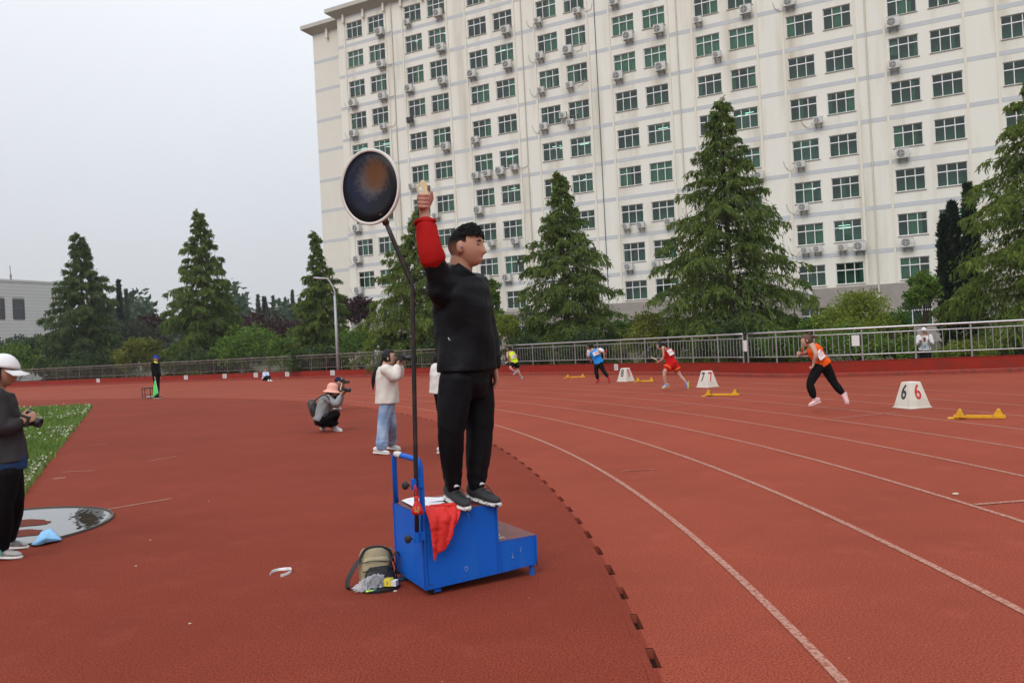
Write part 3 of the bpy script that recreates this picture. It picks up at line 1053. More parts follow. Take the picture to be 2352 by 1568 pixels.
# lamp post
M_lamp = mat('lamp_grey', (.36, .37, .40), .45, .08, 3, metal=.2)
LY = 50.5
lb = at(777, 846, LY); lb[2] = 0; lt = at(770, 668, LY); lt[:2] = lb[:2] + (lt[:2] - lb[:2]) * .3
root = tag(empty('lamp_post', lb), 'grey street lamp with curved arm standing behind the railing', 'street lamp')
mb = MB(lb); mb.tube([lb, lb + [0, 0, lt[2] - .3]], [.11, .07], 10); mb.build('pole', M_lamp, root, True)
tip = at(738, 639, LY)
mb = MB(lb); mb.tube(cr([lb + [0, 0, lt[2] - .4], lb + [0, 0, lt[2]], (lb + [0, 0, lt[2]]) * .55 + tip * .45 + [0, 0, .35], tip], 6), .05, 8); mb.build('arm', M_lamp, root, True)
mb = MB(lb); d = nrm(tip - lt); mb.ball(tip + d * .25 * [1, 1, 0], (.36, .15, .08), [nrm([d[0], d[1], .1]), nrm(np.cross([0, 0, 1], d)), [0, 0, 1]]); mb.build('lamp_head', M_lamp, root, True)
# ================================================================== people
SKIN = mat('skin', (.42, .22, .145), .55, .08, 25, spec=.35)
SKIN2 = mat('pale_skin', (.46, .27, .20), .55, .08, 25, spec=.35)
SKINW = mat('ruddy_skin', (.50, .24, .18), .55, .12, 25, spec=.35)
HAIR = mat('black_hair', (.006, .0055, .006), .5, .3, 120, bump=.6, bscale=150, spec=.22)
HAIRB = mat('brown_hair', (.075, .03, .018), .5, .3, 100, bump=.6, bscale=120)
EYE = mat('eye_dark', (.015, .01, .01), .3)
LIPS = mat('lips', (.30, .11, .09), .5, .05, 20)
def cloth(name, c, rough=.8, var=.12, bump=.5, bs=14, spec=.07, **k):
    return mat(name, c, rough, var, 9, bump=bump, bscale=bs, spec=spec, **k)
TEX = {}
def folds(o, strength, size, seed=0):
    key = (round(size, 3))
    if key not in TEX:
        t = bpy.data.textures.new('fold_%s' % key, 'CLOUDS')
        t.noise_scale = size
        t.noise_depth = 3
        if False:
            t.turbulence = 9
            t.marble_type = 'SOFT'
        TEX[key] = t
    d = o.modifiers.new('folds', 'DISPLACE')
    d.texture = TEX[key]
    d.texture_coords = 'GLOBAL'
    d.strength = strength
    d.mid_level = .5
def skinned(mb, name, m, parent, vox, smooth=4, fold=0.0, fsize=.12):
    o = link(name, mb.mesh(name, m), parent)
    r = o.modifiers.new('remesh', 'REMESH')
    r.mode = 'VOXEL'
    r.voxel_size = vox
    r.use_smooth_shade = True
    if smooth:
        s = o.modifiers.new('smooth', 'SMOOTH')
        s.iterations = smooth
        s.factor = .5
    if fold:
        folds(o, fold, fsize)
    return o
def chain(pts, n=7):
    """smooth path through joint points; returns points and parameter 0..len-1"""
    pts = [V3(p) for p in pts]
    P_, T_ = [], []
    for i in range(len(pts) - 1):
        for k in range(n):
            t = k / n
            P_.append(pts[i] * (1 - t) + pts[i + 1] * t)
            T_.append(i + t)
    P_.append(pts[-1]); T_.append(len(pts) - 1.0)
    P_ = np.array(P_)
    for _ in range(2):
        Q = P_.copy()
        Q[1:-1] = .25 * P_[:-2] + .5 * P_[1:-1] + .25 * P_[2:]
        P_ = Q
    return P_, np.array(T_)
WR = [0.0, 0.0]
BOXY = [0.0]
def wrinkle(long_=True):
    k, ph = WR
    if not k:
        return None
    WR[1] += 1.7
    def f(t, an):
        hem = max(0.0, (t - .72) / .28) + max(0.0, .55 - abs(t - .5) * 6) * .8
        return 1 + k * (.55 * np.sin(3 * an + 5 * t + ph) + .45 * np.sin(5 * an - 9 * t + 2 * ph)) + k * hem * .9 * np.sin(t * 58 + 1.2 * np.sin(2 * an + ph))
    return f
def drape():
    k, ph = WR
    if not k:
        return None
    return lambda t, an: 1 + k * (.5 * np.sin(3 * an + 7 * t + ph) + .35 * np.sin(6 * an - 9 * t + ph)) * (1.1 - .5 * t) + k * .16 * np.sin(t * 23 + 2.5 * np.sin(an * 2 + ph))
ARM = ([0, .5, 1, 1.3, 2], [.056, .049, .041, .042, .028])
LEG = ([0, .45, 1, 1.35, 2], [.092, .078, .054, .058, .036])
TOR = ([-.42, -.18, 0, .5, 1.0, 1.5, 1.8, 2.0], [.10, .158, .165, .135, .160, .165, .115, .062], [.085, .115, .118, .098, .120, .105, .082, .060])
def limb_part(mb, pts, prof, s, t0, t1, infl=0.0, flare=0.0, seg=12):
    P_, T_ = chain(pts)
    t = np.linspace(t0, t1, max(4, int((t1 - t0) * (26 if WR[0] else 9))))
    q = np.stack([np.interp(t, T_, P_[:, i]) for i in range(3)], 1)
    r = np.interp(t, *prof) * s + infl + flare * (t - t0) / (t1 - t0 + 1e-9)
    mb.limb(q, r, seg if not WR[0] else 24, 0, wrinkle())
def torso_part(mb, J, s, t0, t1, infl=0.0, flare=0.0, dinf=0.0, seg=18):
    P_, T_ = chain([J['pel'] * 2 - J['chest'], J['pel'], J['chest'], J['neck']])
    T_ = T_ - 1
    t = np.linspace(t0, t1, 14 if not WR[0] else 34)
    q = np.stack([np.interp(t, T_, P_[:, i]) for i in range(3)], 1)
    h, sh = nrm(J['hipL'] - J['hipR']), nrm(J['shL'] - J['shR'])
    k = np.clip(t / 1.5, 0, 1)[:, None]
    sd_ = h * (1 - k) + sh * k
    e = infl + flare * np.clip((t1 - t) / (t1 - t0), 0, 1)
    a = np.interp(t, TOR[0], TOR[1]) * s + e
    b = np.interp(t, TOR[0], TOR[2]) * s + e + dinf
    if BOXY[0]:
        lim = np.clip((1.25 - t) / .3, 0, 1)
        a, b = np.maximum(a, (.144 * s + e) * lim), np.maximum(b, (.118 * s + e + dinf) * lim)
    mb.tube(q, list(zip(a, b)), seg if not WR[0] else 40, True, sd_, 0, False, drape())
def hframe(J):
    f = nrm(J['face'])
    up = nrm(J.get('hup', UP))
    z = nrm(up - f * (up @ f))
    y = np.cross(z, f)
    return np.array([f, y, z])
def head_grid(size, infl=0.0, nu=28, nv=22, hair=False, jaw=.4):
    """unit head in frame x forward, y side, z up"""
    th = np.linspace(0, math.pi, nv + 1)[:, None] + np.zeros(nu)
    ph = np.linspace(0, 2 * math.pi, nu + 1)[:-1][None] + np.zeros((nv + 1, 1))
    x, y, z = np.sin(th) * np.cos(ph), np.sin(th) * np.sin(ph), np.cos(th)
    X, Y_, Z = .100 * x, .077 * y, .118 * z
    low = np.clip(-z, 0, 1)
    Y_ = Y_ * (1 - .20 * low ** 1.8)
    X = np.where(x < 0, X * (1.06 - .36 * low ** 1.3), X * (1 - .06 * low))
    X = X + (.012 + .012 * jaw) * low * (x > -.2)
    if not hair:
        g = lambda a, b, sa, sb: np.exp(-((z - a) / sa) ** 2 - ((y - b) / sb) ** 2) * (x > .2)
        X = X + .027 * g(-.25, 0, .10, .17) + .012 * g(-.06, 0, .16, .12)
        X = X - .009 * (g(.08, .42, .11, .2) + g(.08, -.42, .11, .2)) + .005 * g(.24, .3, .08, .35) + .005 * g(.24, -.3, .08, .35)
        X = X + .009 * g(-.47, 0, .07, .22) + .008 * g(-.60, 0, .06, .2) + (.010 + .012 * jaw) * g(-.80, 0, .20, .45)
        X = X - .004 * g(-.53, 0, .025, .2)
    P_ = np.stack([X, Y_, Z], -1) * size
    if infl:
        P_ = P_ * (1 + infl / (np.linalg.norm(P_, axis=-1, keepdims=True) + 1e-6))
    return P_, (x, y, z)
def grid_faces(nu, nv, keep=None):
    fs = []
    for j in range(nv):
        for i in range(nu):
            i2 = (i + 1) % nu
            if keep is not None and not (keep[j, i] and keep[j + 1, i] and keep[j, i2] and keep[j + 1, i2]):
                continue
            fs.append((j * nu + i, (j + 1) * nu + i, (j + 1) * nu + i2, j * nu + i2))
    return fs
def add_head(mb, J, s):
    F = hframe(J)
    P_, _ = head_grid(s, jaw=J.get('jaw', .4))
    mb.add(P_.reshape(-1, 3) @ F + J['head'], grid_faces(28, 22))
    for sg in (-1, 1):
        c = J['head'] + (np.array([-.010, sg * .080, -.014]) * s) @ F
        mb.ball(c, np.array([.022, .013, .035]) * s, F, 10, 8)
def add_hand(mb, wr, tip, palm, s, curl=.35, thumb=1, fist=False):
    """palm and five separate fingers from the wrist towards tip; palm = direction the palm faces"""
    d = nrm(V3(tip) - wr)
    p = nrm(V3(palm) - d * (V3(palm) @ d))
    side = np.cross(d, p) * thumb
    L = .088 * s
    mb.tube([wr - d * .02, wr + d * .03 * s, wr + d * L], [(.026 * s, .020 * s), (.036 * s, .020 * s), (.041 * s, .016 * s)], 10, True, side)
    ls = (.070, .078, .072, .056)
    for i, l in enumerate(ls):
        b = wr + d * L * .97 + side * (.031 - i * .0205) * s
        pts, q, a = [b], b, 0.0
        for k, fr in enumerate((.45, .32, .25)):
            a += curl * (1.0 if k else .8)
            v = d * math.cos(a) + p * math.sin(a)
            q = q + v * l * s * fr
            pts.append(q)
        mb.limb(pts, np.array([.0098, .0092, .0085, .0072]) * s, 7)
    b = wr + d * .028 * s + side * .030 * s
    v1 = nrm(side * .7 + d * .75 + p * .25)
    v2 = nrm(side * (.1 if fist else .3) + d * .9 + p * (.6 if fist else .35))
    mb.limb([b, b + v1 * .036 * s, b + v1 * .036 * s + v2 * .034 * s, b + v1 * .036 * s + v2 * .058 * s], np.array([.0135, .0118, .0105, .0085]) * s, 7)
def build_shoe(root, an, toe, s, upper, sole, knee=None, name='shoe', ln=None, vox=.008):
    """shoe from ankle to toe point; sole faces away from the shin"""
    an, toe = V3(an), V3(toe)
    dn = nrm((an - knee) if knee is not None else -UP)
    f = nrm(toe - (an + dn * .068 * s))
    dn = nrm(dn - f * (dn @ f))
    L = .27 * s if ln is None else ln
    # foot line: heel behind ankle, sole under it
    base = toe - f * L
    sd_ = np.cross(f, dn)
    org_ = root.location
    mb = MB(org_)
    t = np.array([0, .1, .3, .5, .7, .88, 1.0])
    hgt = np.array([.075, .092, .085, .066, .050, .040, .028]) * s
    wd = np.array([.026, .034, .036, .040, .046, .041, .018]) * s
    P_ = np.array([base + f * L * a - dn * h * .5 for a, h in zip(t, hgt)])
    mb.tube(P_, [(w_, h * .5) for w_, h in zip(wd, hgt)], 12, True, sd_)
    mb.limb([base + f * L * .2 - dn * .06 * s, an + nrm(an - base) * 0 + (nrm(knee - an) if knee is not None else UP) * .02], [.038 * s, .042 * s], 10)
    o = skinned(mb, name, upper, root, vox, 3)
    mb = MB(org_)
    P_ = np.array([base + f * L * a + dn * .006 * s for a in t])
    P_[0] -= f * .004; P_[-1] += f * .006
    mb.tube(P_, [(w_ + .004, .014 * s) for w_ in wd], 12, True, sd_)
    mb.build('sole', sole, o, True)
    return o
def hair_shell(root, J, s, m, kind='short', infl=.010, vox=.008):
    F = hframe(J)
    P_, (x, y, z) = head_grid(s, infl * .6, hair=True)
    if kind == 'short':
        keep = (z > .42 - .25 * (x < .2)) | ((x < -.05) & (z > -.35) & (z > -.25 - x * .3))
    elif kind == 'top':
        keep = (z > .30 + .28 * x)
    else:
        keep = (z > .5 - .1 * (x < .3)) | ((x < .28) & (z > -.55)) | ((x < -.2) & (z > -.8))
    mb = MB(root.location)
    mb.add(P_.reshape(-1, 3) @ F + J['head'], grid_faces(28, 22, keep))
    o = link('hair', mb.mesh('hair', m, True), root)
    k = o.modifiers.new('solid', 'SOLIDIFY'); k.thickness = (.007 if kind == 'top' else .009) * s; k.offset = .3
    k = o.modifiers.new('sub', 'SUBSURF'); k.levels = 1; k.render_levels = 1
    folds(o, .012 * s, .03)
    return o, F
def strand(root, pts, r, m, name='ponytail'):
    mb = MB(root.location)
    q = cr(pts, 5)
    n = len(q)
    mb.limb(q, np.interp(np.arange(n), [0, n * .3, n * .8, n - 1], [r * .7, r, r * .8, r * .25]), 9)
    o = mb.build(name, m, root, True)
    folds(o, r * .5, .04)
    return o
def eyes(root, J, s, brow=True, hm=None):
    F = hframe(J)
    for sg in (-1, 1):
        mb = MB(root.location)
        mb.ball(J['head'] + (np.array([.081, sg * .033, .006]) * s) @ F, np.array([.009, .014, .0036]) * s, F, 8, 6)
        mb.build('eye', EYE, root, True)
        if brow:
            mb = MB(root.location)
            q = [J['head'] + (np.array(c) * s) @ F for c in ((.093, sg * .014, .026), (.091, sg * .034, .031), (.080, sg * .052, .026))]
            mb.tube(q, [.003 * s, .0042 * s, .002 * s], 6)
            mb.build('eyebrow', hm or HAIR, root)
    mb = MB(root.location)
    q = [J['head'] + (np.array(c) * s) @ F for c in ((.086, -.022, -.063), (.0955, 0, -.062), (.086, .022, -.063))]
    mb.tube(q, [(.002 * s, .002 * s), (.0045 * s, .0055 * s), (.002 * s, .002 * s)], 6)
    mb.build('lips', LIPS, root, True)
def cap(root, J, s, m, brim=.09, infl=.016):
    F = hframe(J)
    P_, (x, y, z) = head_grid(s, infl * s, hair=True)
    keep = z > .17
    mb = MB(root.location)
    mb.add(P_.reshape(-1, 3) @ F + J['head'], grid_faces(28, 22, keep))
    o = link('cap', mb.mesh('cap', m, True), root)
    k = o.modifiers.new('solid', 'SOLIDIFY'); k.thickness = .006; k.offset = 1
    vs, fs = [], []
    n = 13
    for lay in (0, 1):
        for i in range(n):
            a = (i / (n - 1) - .5) * 2.3
            for k_, rr_ in ((0, 1.0), (1, 1 + brim / .10)):
                xx = .108 * math.cos(a) + (brim * math.cos(a * .62) if k_ else 0)
                yy = .084 * math.sin(a) * (1.04 if k_ else 1)
                zz = .030 - (.030 * math.sin(abs(a)) * .6 + .012 if k_ else .0) - lay * .006 - .02 * (yy / .08) ** 2 * .3
                vs.append(J['head'] + (np.array([xx, yy, zz]) * s) @ F)
    for lay in (0, 1):
        b = lay * 2 * n
        for i in range(n - 1):
            fs.append((b + 2 * i, b + 2 * i + 1, b + 2 * i + 3, b + 2 * i + 2))
    for i in range(n - 1):
        fs.append((2 * i + 1, 2 * n + 2 * i + 1, 2 * n + 2 * i + 3, 2 * i + 3))
    mb = MB(root.location); mb.add(vs, fs)
    mb.build('brim', m, o, True)
    return o
def body(root, J, s, skin, vox, hands):
    mb = MB(root.location)
    torso_part(mb, J, s, -.4, 2.0)
    mb.limb([J['neck'] - nrm(J['head'] - J['neck']) * .04 * s, J['neck'] * .5 + J['head'] * .5 - hframe(J)[0] * .012 * s, J['head'] - hframe(J)[0] * .02 * s - UP * .03 * s], np.array([.066, .058, .056]) * s * J.get('nk', 1), 12)
    for S in 'LR':
        limb_part(mb, [J['sh' + S], J['el' + S], J['wr' + S]], ARM, s, 0, 2)
        mb.limb([J['chest'] * .35 + J['neck'] * .65, J['sh' + S]], np.array([.07, .058]) * s, 10)
        limb_part(mb, [J['hip' + S], J['kn' + S], J['an' + S]], LEG, s, 0, 2)
        mb.limb([J['an' + S] + (J['an' + S] - J['kn' + S]) * .06, J['an' + S] * .45 + J['toe' + S] * .55 - UP * .012], np.array([.030, .016]) * s, 8)
    add_head(mb, J, s * J.get('hs', 1))
    for S, (tip, palm, curl, th) in hands.items():
        add_hand(mb, J['wr' + S], tip, palm, s * 1.04, curl, th, curl > 1)
    return skinned(mb, 'body', skin, root, vox, 2)
def px(Y0, **k):
    """joints from photo positions (u, v[, dY]) at distance Y0"""
    o = {}
    for a, p in k.items():
        o[a] = at(p[0], p[1], Y0 + (p[2] if len(p) > 2 else 0))
    return o
def stand(base, h, face, spread=1.0):
    b = V3(base)
    f = nrm(face); r = np.cross(f, UP); k = h / 1.75
    g = lambda a, c, z: b + (f * a + r * c + UP * z) * k
    J = dict(pel=g(0, 0, .97), chest=g(.01, 0, 1.26), neck=g(.01, 0, 1.47), head=g(.035, 0, 1.625), face=f)
    for S, sg in (('R', 1), ('L', -1)):
        J['sh' + S] = g(0, .185 * sg, 1.425); J['el' + S] = g(-.02, .235 * sg, 1.14); J['wr' + S] = g(.06, .235 * sg, .90)
        J['hip' + S] = g(0, .088 * sg, .93); J['kn' + S] = g(.02, .10 * sg * spread, .50); J['an' + S] = g(-.02, .105 * sg * spread, .085); J['toe' + S] = g(.17, .13 * sg * spread, .012)
    return J, k, f, r
def person(loc, label, group=None):
    return tag(empty('person', loc), label, 'person', group)
def garment(root, name, m, parts, vox, smooth=5, fold=.012, fs=.12):
    mb = MB(root.location)
    WR[0], WR[1] = (min(.075, fold * 2.6) if fold else 0.0), len(name) * .7
    BOXY[0] = 1.0 if name in ('jacket', 'hoodie', 'shirt') else 0.0
    for fn in parts:
        fn(mb)
    WR[0] = BOXY[0] = 0.0
    return skinned(mb, name, m, root, vox, max(2, smooth - 2), fold * .16, .05)
def camera_prop(c, d, label, s=1.0, lens=.12):
    d = nrm(d); sd_ = nrm(np.cross(d, UP)); up = np.cross(sd_, d)
    MBk = mat('camera_black', (.016, .016, .018), .45, .1, 40)
    ax = [d, sd_, up]
    r = tag(empty('camera', c), label, 'camera')
    mb = MB(c); mb.box(c, V3((.065, .135, .095)) * s, ax); mb.box(c + up * .06 * s, V3((.06, .06, .035)) * s, ax); mb.box(c + sd_ * .055 * s - d * -.02 * s, V3((.055, .03, .09)) * s, ax)
    mb.build('camera_body', MBk, r, bevel=.006)
    mb = MB(c); mb.lathe(c + d * .03 * s, [(.001, 0), (.034 * s, 0), (.036 * s, lens * .5 * s), (.040 * s, lens * .55 * s), (.040 * s, lens * s), (.034 * s, lens * s), (.03 * s, lens * .9 * s), (.001, lens * .88 * s)], [sd_, up, d], 20)
    mb.build('lens', MBk, r, True)
    mb = MB(c); mb.box(c + up * .1 * s - d * .0, V3((.03, .02, .006)) * s, ax); mb.build('hot_shoe', MBk, r)
    return r
def bib(root, c, n, up, wd, hg, txt, m_ink, parent):
    n = nrm(n); up = nrm(V3(up) - n * (V3(up) @ n)); sd_ = np.cross(up, n)
    c = V3(c) + n * .028
    mb = MB(root.location)
    k = 5
    vs, fs = [], []
    for j in (0, 1):
        for i in range(k + 1):
            x = (i / k - .5)
            for z in (-.5, .5):
                vs.append(V3(c) + sd_ * x * wd + up * z * hg - n * (.5 * wd * x * x) + n * (.006 + .003 * j + .003 * math.sin(i * 2.1 + z)))
    m_ = 2 * (k + 1)
    for j in (0, 1):
        fs += [(j * m_ + 2 * i, j * m_ + 2 * i + 2, j * m_ + 2 * i + 3, j * m_ + 2 * i + 1) for i in range(k)]
    mb.add(vs, fs)
    b = mb.build('race_bib', mat('bib_white', (.7, .7, .7), .7, .05, 20), parent)
    o = link('bib_number', text_mesh(txt, hg * .85, m_ink), b)
    frame_obj(o, V3(c) + n * .0135 - V3(root.location), [sd_, up, n])
def ground_of(*pts):
    p = sum(V3(q) for q in pts) / len(pts)
    return np.array([p[0], p[1], 0.0])
BLACK = cloth('black_jacket', (.006, .0062, .0078), .5, .15, .3, 12, spec=.10)
BLACKT = cloth('black_trousers', (.0062, .0065, .008), .6, .15, .3, 12, spec=.08)
DARKT = cloth('black_leggings', (.006, .006, .0068), .8, .15, .3, 14)
WHITESH = mat('white_shoe', (.62, .62, .62), .6, .06, 30)
WHITESO = mat('white_sole', (.66, .65, .62), .6, .06, 30)
# ---------------------------------------------------------------- the starter on the stand
J = px(5.2, pel=(1070, 852), chest=(1064, 705), neck=(1058, 628), head=(1071, 566, -.02), shR=(1012, 652, -.15), elR=(989, 580, -.24), wrR=(974, 497, -.20),
       shL=(1096, 655, .17), elL=(1117, 752, .20), wrL=(1134, 838, .10), hipR=(1052, 868, -.10), knR=(1034, 996, -.12), anR=(1041, 1122, -.02),
       hipL=(1092, 868, .10), knL=(1102, 986, .08), anL=(1094, 1118, .05))
J['toeR'] = gp(1074, 1166, .515); J['toeL'] = gp(1146, 1157, .515)
J['face'] = nrm([.95, -.26, -.07]); J['hup'] = nrm([.04, 0, 1]); J['hs'] = 1.06; J['nk'] = 1.18; J['jaw'] = .6
st = person((-.32, 5.2, .5), 'man in black tracksuit raising a starting pistol on the blue stand')
S_ = 1.06
HS = (J['wrR'] + at(972, 466, 5.0)) / 2
gunc = at(974, 452, 4.97)
body(st, J, S_, SKIN, .007, {'L': (at(1141, 882, 5.30), (-.9, -.2, 0), .38, 1)})
mb = MB(st.location)   # raised fist, continuous with the forearm
wr = J['wrR']; dv = nrm(at(974, 455, 4.98) - wr); wr = wr + dv * .028; pv = nrm(np.array([.35, -.9, 0.1])); pv = nrm(pv - dv * (pv @ dv)); sv = np.cross(dv, pv)
mb.limb([J['elR'] * .35 + wr * .65, wr, wr + dv * .03], [.036, .031, .033], 12)
mb.tube([wr, wr + dv * .035, wr + dv * .075, wr + dv * .105], [(.030, .026), (.042, .030), (.047, .030), (.044, .026)], 12, True, sv)
for i in range(4):
    b = wr + dv * (.100 - .004 * i) - dv * .019 * i + pv * .012 - sv * .028
    q = [b, b - sv * .012 + pv * .030, b + sv * .014 + pv * .044, b + sv * .038 + pv * .034]
    mb.limb(q, [.0125, .0125, .0115, .0095], 8)
q = wr + dv * .05 + sv * .034
mb.limb([q, q + dv * .035 + sv * .012 + pv * .012, q + dv * .07 + sv * .006 + pv * .022], [.016, .0135, .0105], 8)
skinned(mb, 'raised_fist', SKINW, st, .0045, 2)
jk = garment(st, 'jacket', BLACK, [lambda m: torso_part(m, J, S_, .0, 1.86, .030, .014, .020, 22),
     lambda m: limb_part(m, [J['shR'], J['elR'], J['wrR']], ARM, S_, 0, 1.0, .022), lambda m: m.limb([J['chest'] * .5 + J['neck'] * .5, J['shR']], [.12, .092], 12),
     lambda m: m.limb([J['chest'] * .5 + J['neck'] * .5, J['shL']], [.115, .086], 12), lambda m: m.limb([J['chest'] * .8 + J['neck'] * .2 + V3([-.05, -.05, 0]), J['shR'] + V3([-.005, 0, -.05])], [.13, .085], 12),
     lambda m: limb_part(m, [J['shL'], J['elL'], J['wrL']], ARM, S_, 0, 1.95, .022), lambda m: m.ball(J['neck'] + V3([0, 0, -.035]), (.105, .11, .05))], .010, 4, .034, .10)
mb = MB(st.location)
P_ = np.array([J['neck'] + V3([-.035, 0, -.06]), J['neck'] + V3([-.005, 0, -.015]), J['neck'] + V3([.018, 0, .018]), J['neck'] + V3([.030, 0, .034])])
mb.tube(P_, [(.112, .105), (.098, .098), (.090, .096), (.088, .095)], 24, False, nrm(J['shL'] - J['shR']))
o = mb.build('collar', BLACK, jk, True); k = o.modifiers.new('solid', 'SOLIDIFY'); k.thickness = .012
mb = MB(st.location); z0 = at(1118, 700, 5.06); mb.tube([at(1112, 668, 5.07), at(1121, 720, 5.03), at(1122, 780, 5.03), at(1117, 838, 5.05)], .0022, 5); mb.build('zip', mat('zip_black', (.008, .008, .009), .8, spec=.03), jk)
mb = MB(st.location); mb.tube([at(1029, 775, 5.02), at(1032, 782, 5.01)], .0018, 5); mb.tube([at(1030, 775, 5.02), at(1035, 782, 5.01)], .0016, 5); mb.build('zip_pull', mat('silver', (.5, .5, .5), .3, metal=.8), jk)
RED = cloth('red_lining', (.34, .010, .010), .75, .12, .4, 14)
sl = garment(st, 'turned_back_sleeve', RED, [lambda m: limb_part(m, [J['shR'], J['elR'], J['wrR'] + (J['wrR'] - J['elR']) * .02], ([0, .6, 1, 1.6, 2], [.07, .076, .068, .058, .054]), 1.0, .80, 1.70, .010)], .007, 3, .014, .07)
mb = MB(st.location)
d = nrm(J['wrR'] - J['elR']); c = J['elR'] * .18 + J['wrR'] * .82
an_ = np.linspace(0, 2 * math.pi, 19)[:-1]; a1 = nrm(np.cross(d, [0, 1, 0])); a2 = np.cross(d, a1)
mb.tube([c + (a1 * math.cos(t) + a2 * math.sin(t)) * (.057 + .004 * math.sin(3 * t)) + d * (.006 * math.sin(2 * t)) for t in an_], .013, 8, False, None, 0, True)
o = mb.build('cuff', RED, sl, True); folds(o, .008, .05)
garment(st, 'trousers', BLACKT, [lambda m: torso_part(m, J, S_, -.42, .35, .014, 0, .012, 20),
     lambda m: limb_part(m, [J['hipR'], J['knR'], J['anR']], ([0, .5, 1, 1.5, 2], [.112, .104, .084, .070, .052]), 1.0, 0, 1.93),
     lambda m: limb_part(m, [J['hipL'], J['knL'], J['anL']], ([0, .5, 1, 1.5, 2], [.112, .106, .090, .080, .058]), 1.0, 0, 1.93)], .010, 4, .036, .11)
SHK = mat('black_knit_shoe', (.022, .023, .026), .8, .4, 60, bump=.5, bscale=90)
SOLW = mat('marbled_sole', (.60, .58, .57), .6, .1, 20, c2=(.03, .03, .03), w2=1, s2=32, lo=.56, hi=.6)
for S in 'RL':
    o = build_shoe(st, J['an' + S], J['toe' + S], S_, SHK, SOLW, None, ln=.29, vox=.006)
    t = J['an' + S] * .72 + J['toe' + S] * .28 + V3([0, -.02, .045])
    mb = MB(st.location); mb.tube(cr([t + [-.014, -.014, .004], t + [0, -.018, .014], t + [.02, -.012, .010]], 4), [.002, .005, .007, .008, .008, .007, .005, .003, .002], 6); mb.build('tongue_mark', WHITESH, o)
    mb = MB(st.location)
    for k in range(3):
        q = J['an' + S] * (.62 - .12 * k) + J['toe' + S] * (.38 + .12 * k) + V3([0, 0, .045 - .012 * k])
        mb.tube(cr([q + [-.03, .01, 0], q + [.0, -.0, .014], q + [.034, -.012, -.012]], 3), .0035, 5)
    mb.build('laces', SHK, o)
def fade_mat(z0, z1):
    m = bpy.data.materials.new('faded_crop'); m.use_nodes = True; t = m.node_tree; b = t.nodes['Principled BSDF']; b.inputs['Roughness'].default_value = .8; b.inputs['Specular IOR Level'].default_value = .1
    tc = t.nodes.new('ShaderNodeTexCoord'); sp = t.nodes.new('ShaderNodeSeparateXYZ'); t.links.new(tc.outputs['Object'], sp.inputs[0])
    n = t.nodes.new('ShaderNodeTexNoise'); n.inputs['Scale'].default_value = 160; t.links.new(tc.outputs['Object'], n.inputs['Vector'])
    a = t.nodes.new('ShaderNodeMath'); a.operation = 'MULTIPLY_ADD'; t.links.new(n.outputs[0], a.inputs[0]); a.inputs[1].default_value = .035; t.links.new(sp.outputs[2], a.inputs[2])
    r = t.nodes.new('ShaderNodeMapRange'); r.inputs[1].default_value = z0; r.inputs[2].default_value = z1; t.links.new(a.outputs[0], r.inputs[0])
    x = t.nodes.new('ShaderNodeMix'); x.data_type = 'RGBA'; x.inputs[6].default_value = (.30, .155, .105, 1); x.inputs[7].default_value = (.008, .007, .007, 1)
    t.links.new(r.outputs[0], x.inputs[0]); t.links.new(x.outputs[2], b.inputs['Base Color'])
    return m
F = hframe(J)
P_, (x, y, z) = head_grid(S_ * 1.06, .003, hair=True)
hz_ = J['head'][2] - st.location[2]
keep = (z > .40 + .22 * np.clip(x, 0, 1)) | ((x < .34) & (z > -.12 + 1.1 * np.clip(x, 0, 1))) | ((x < -.12) & (z > -.62))
mb = MB(st.location); mb.add(P_.reshape(-1, 3) @ F + J['head'], grid_faces(28, 22, keep))
h_ = mb.build('hair', fade_mat(hz_ - .035, hz_ + .055), st, True)
mb = MB(st.location)
rgh = np.random.default_rng(4)
for i in range(1700):      # short uneven tufts, combed forward over the crown
    a = rgh.uniform(0, 6.283); zz = rgh.uniform(.30, 1.0)
    rr_ = math.sqrt(1 - zz * zz)
    nv_ = np.array([rr_ * math.cos(a), rr_ * math.sin(a), zz])
    if zz < .44 + .16 * nv_[0]: continue
    r0 = nv_ * np.array([.100, .077, .118]) * S_ * 1.06 * 1.0
    fr = max(0, nv_[0]); bk = max(0, -nv_[0])
    out_ = rgh.uniform(.004, .022) * (.35 + .65 * zz)
    r1 = r0 + (nv_ * out_ + np.array([.036 * (1 - fr) * (1 - bk) + .008, 0, -.040 * fr - .014 * bk]) + rgh.normal(0, .0035, 3)) * S_
    mb.tube([J['head'] + r0 @ F, J['head'] + (r0 * .45 + r1 * .55 + nv_ * .005) @ F, J['head'] + r1 @ F], [.0030, .0030, .0007], 4)
mb.build('hair_tufts', HAIR, h_, True)
eyes(st, J, S_ * 1.06)
mb = MB(st.location); c = J['head'] + (np.array([.0, -.086, -.014]) * S_) @ F; mb.ball(c, (.010, .010, .012), None, 10, 6); mb.ball(c + V3([.002, -.01, -.004]), (.006, .008, .006), None, 8, 6)
mb.build('ear_plug', mat('blue_plug', (.01, .08, .5), .4), st, True)
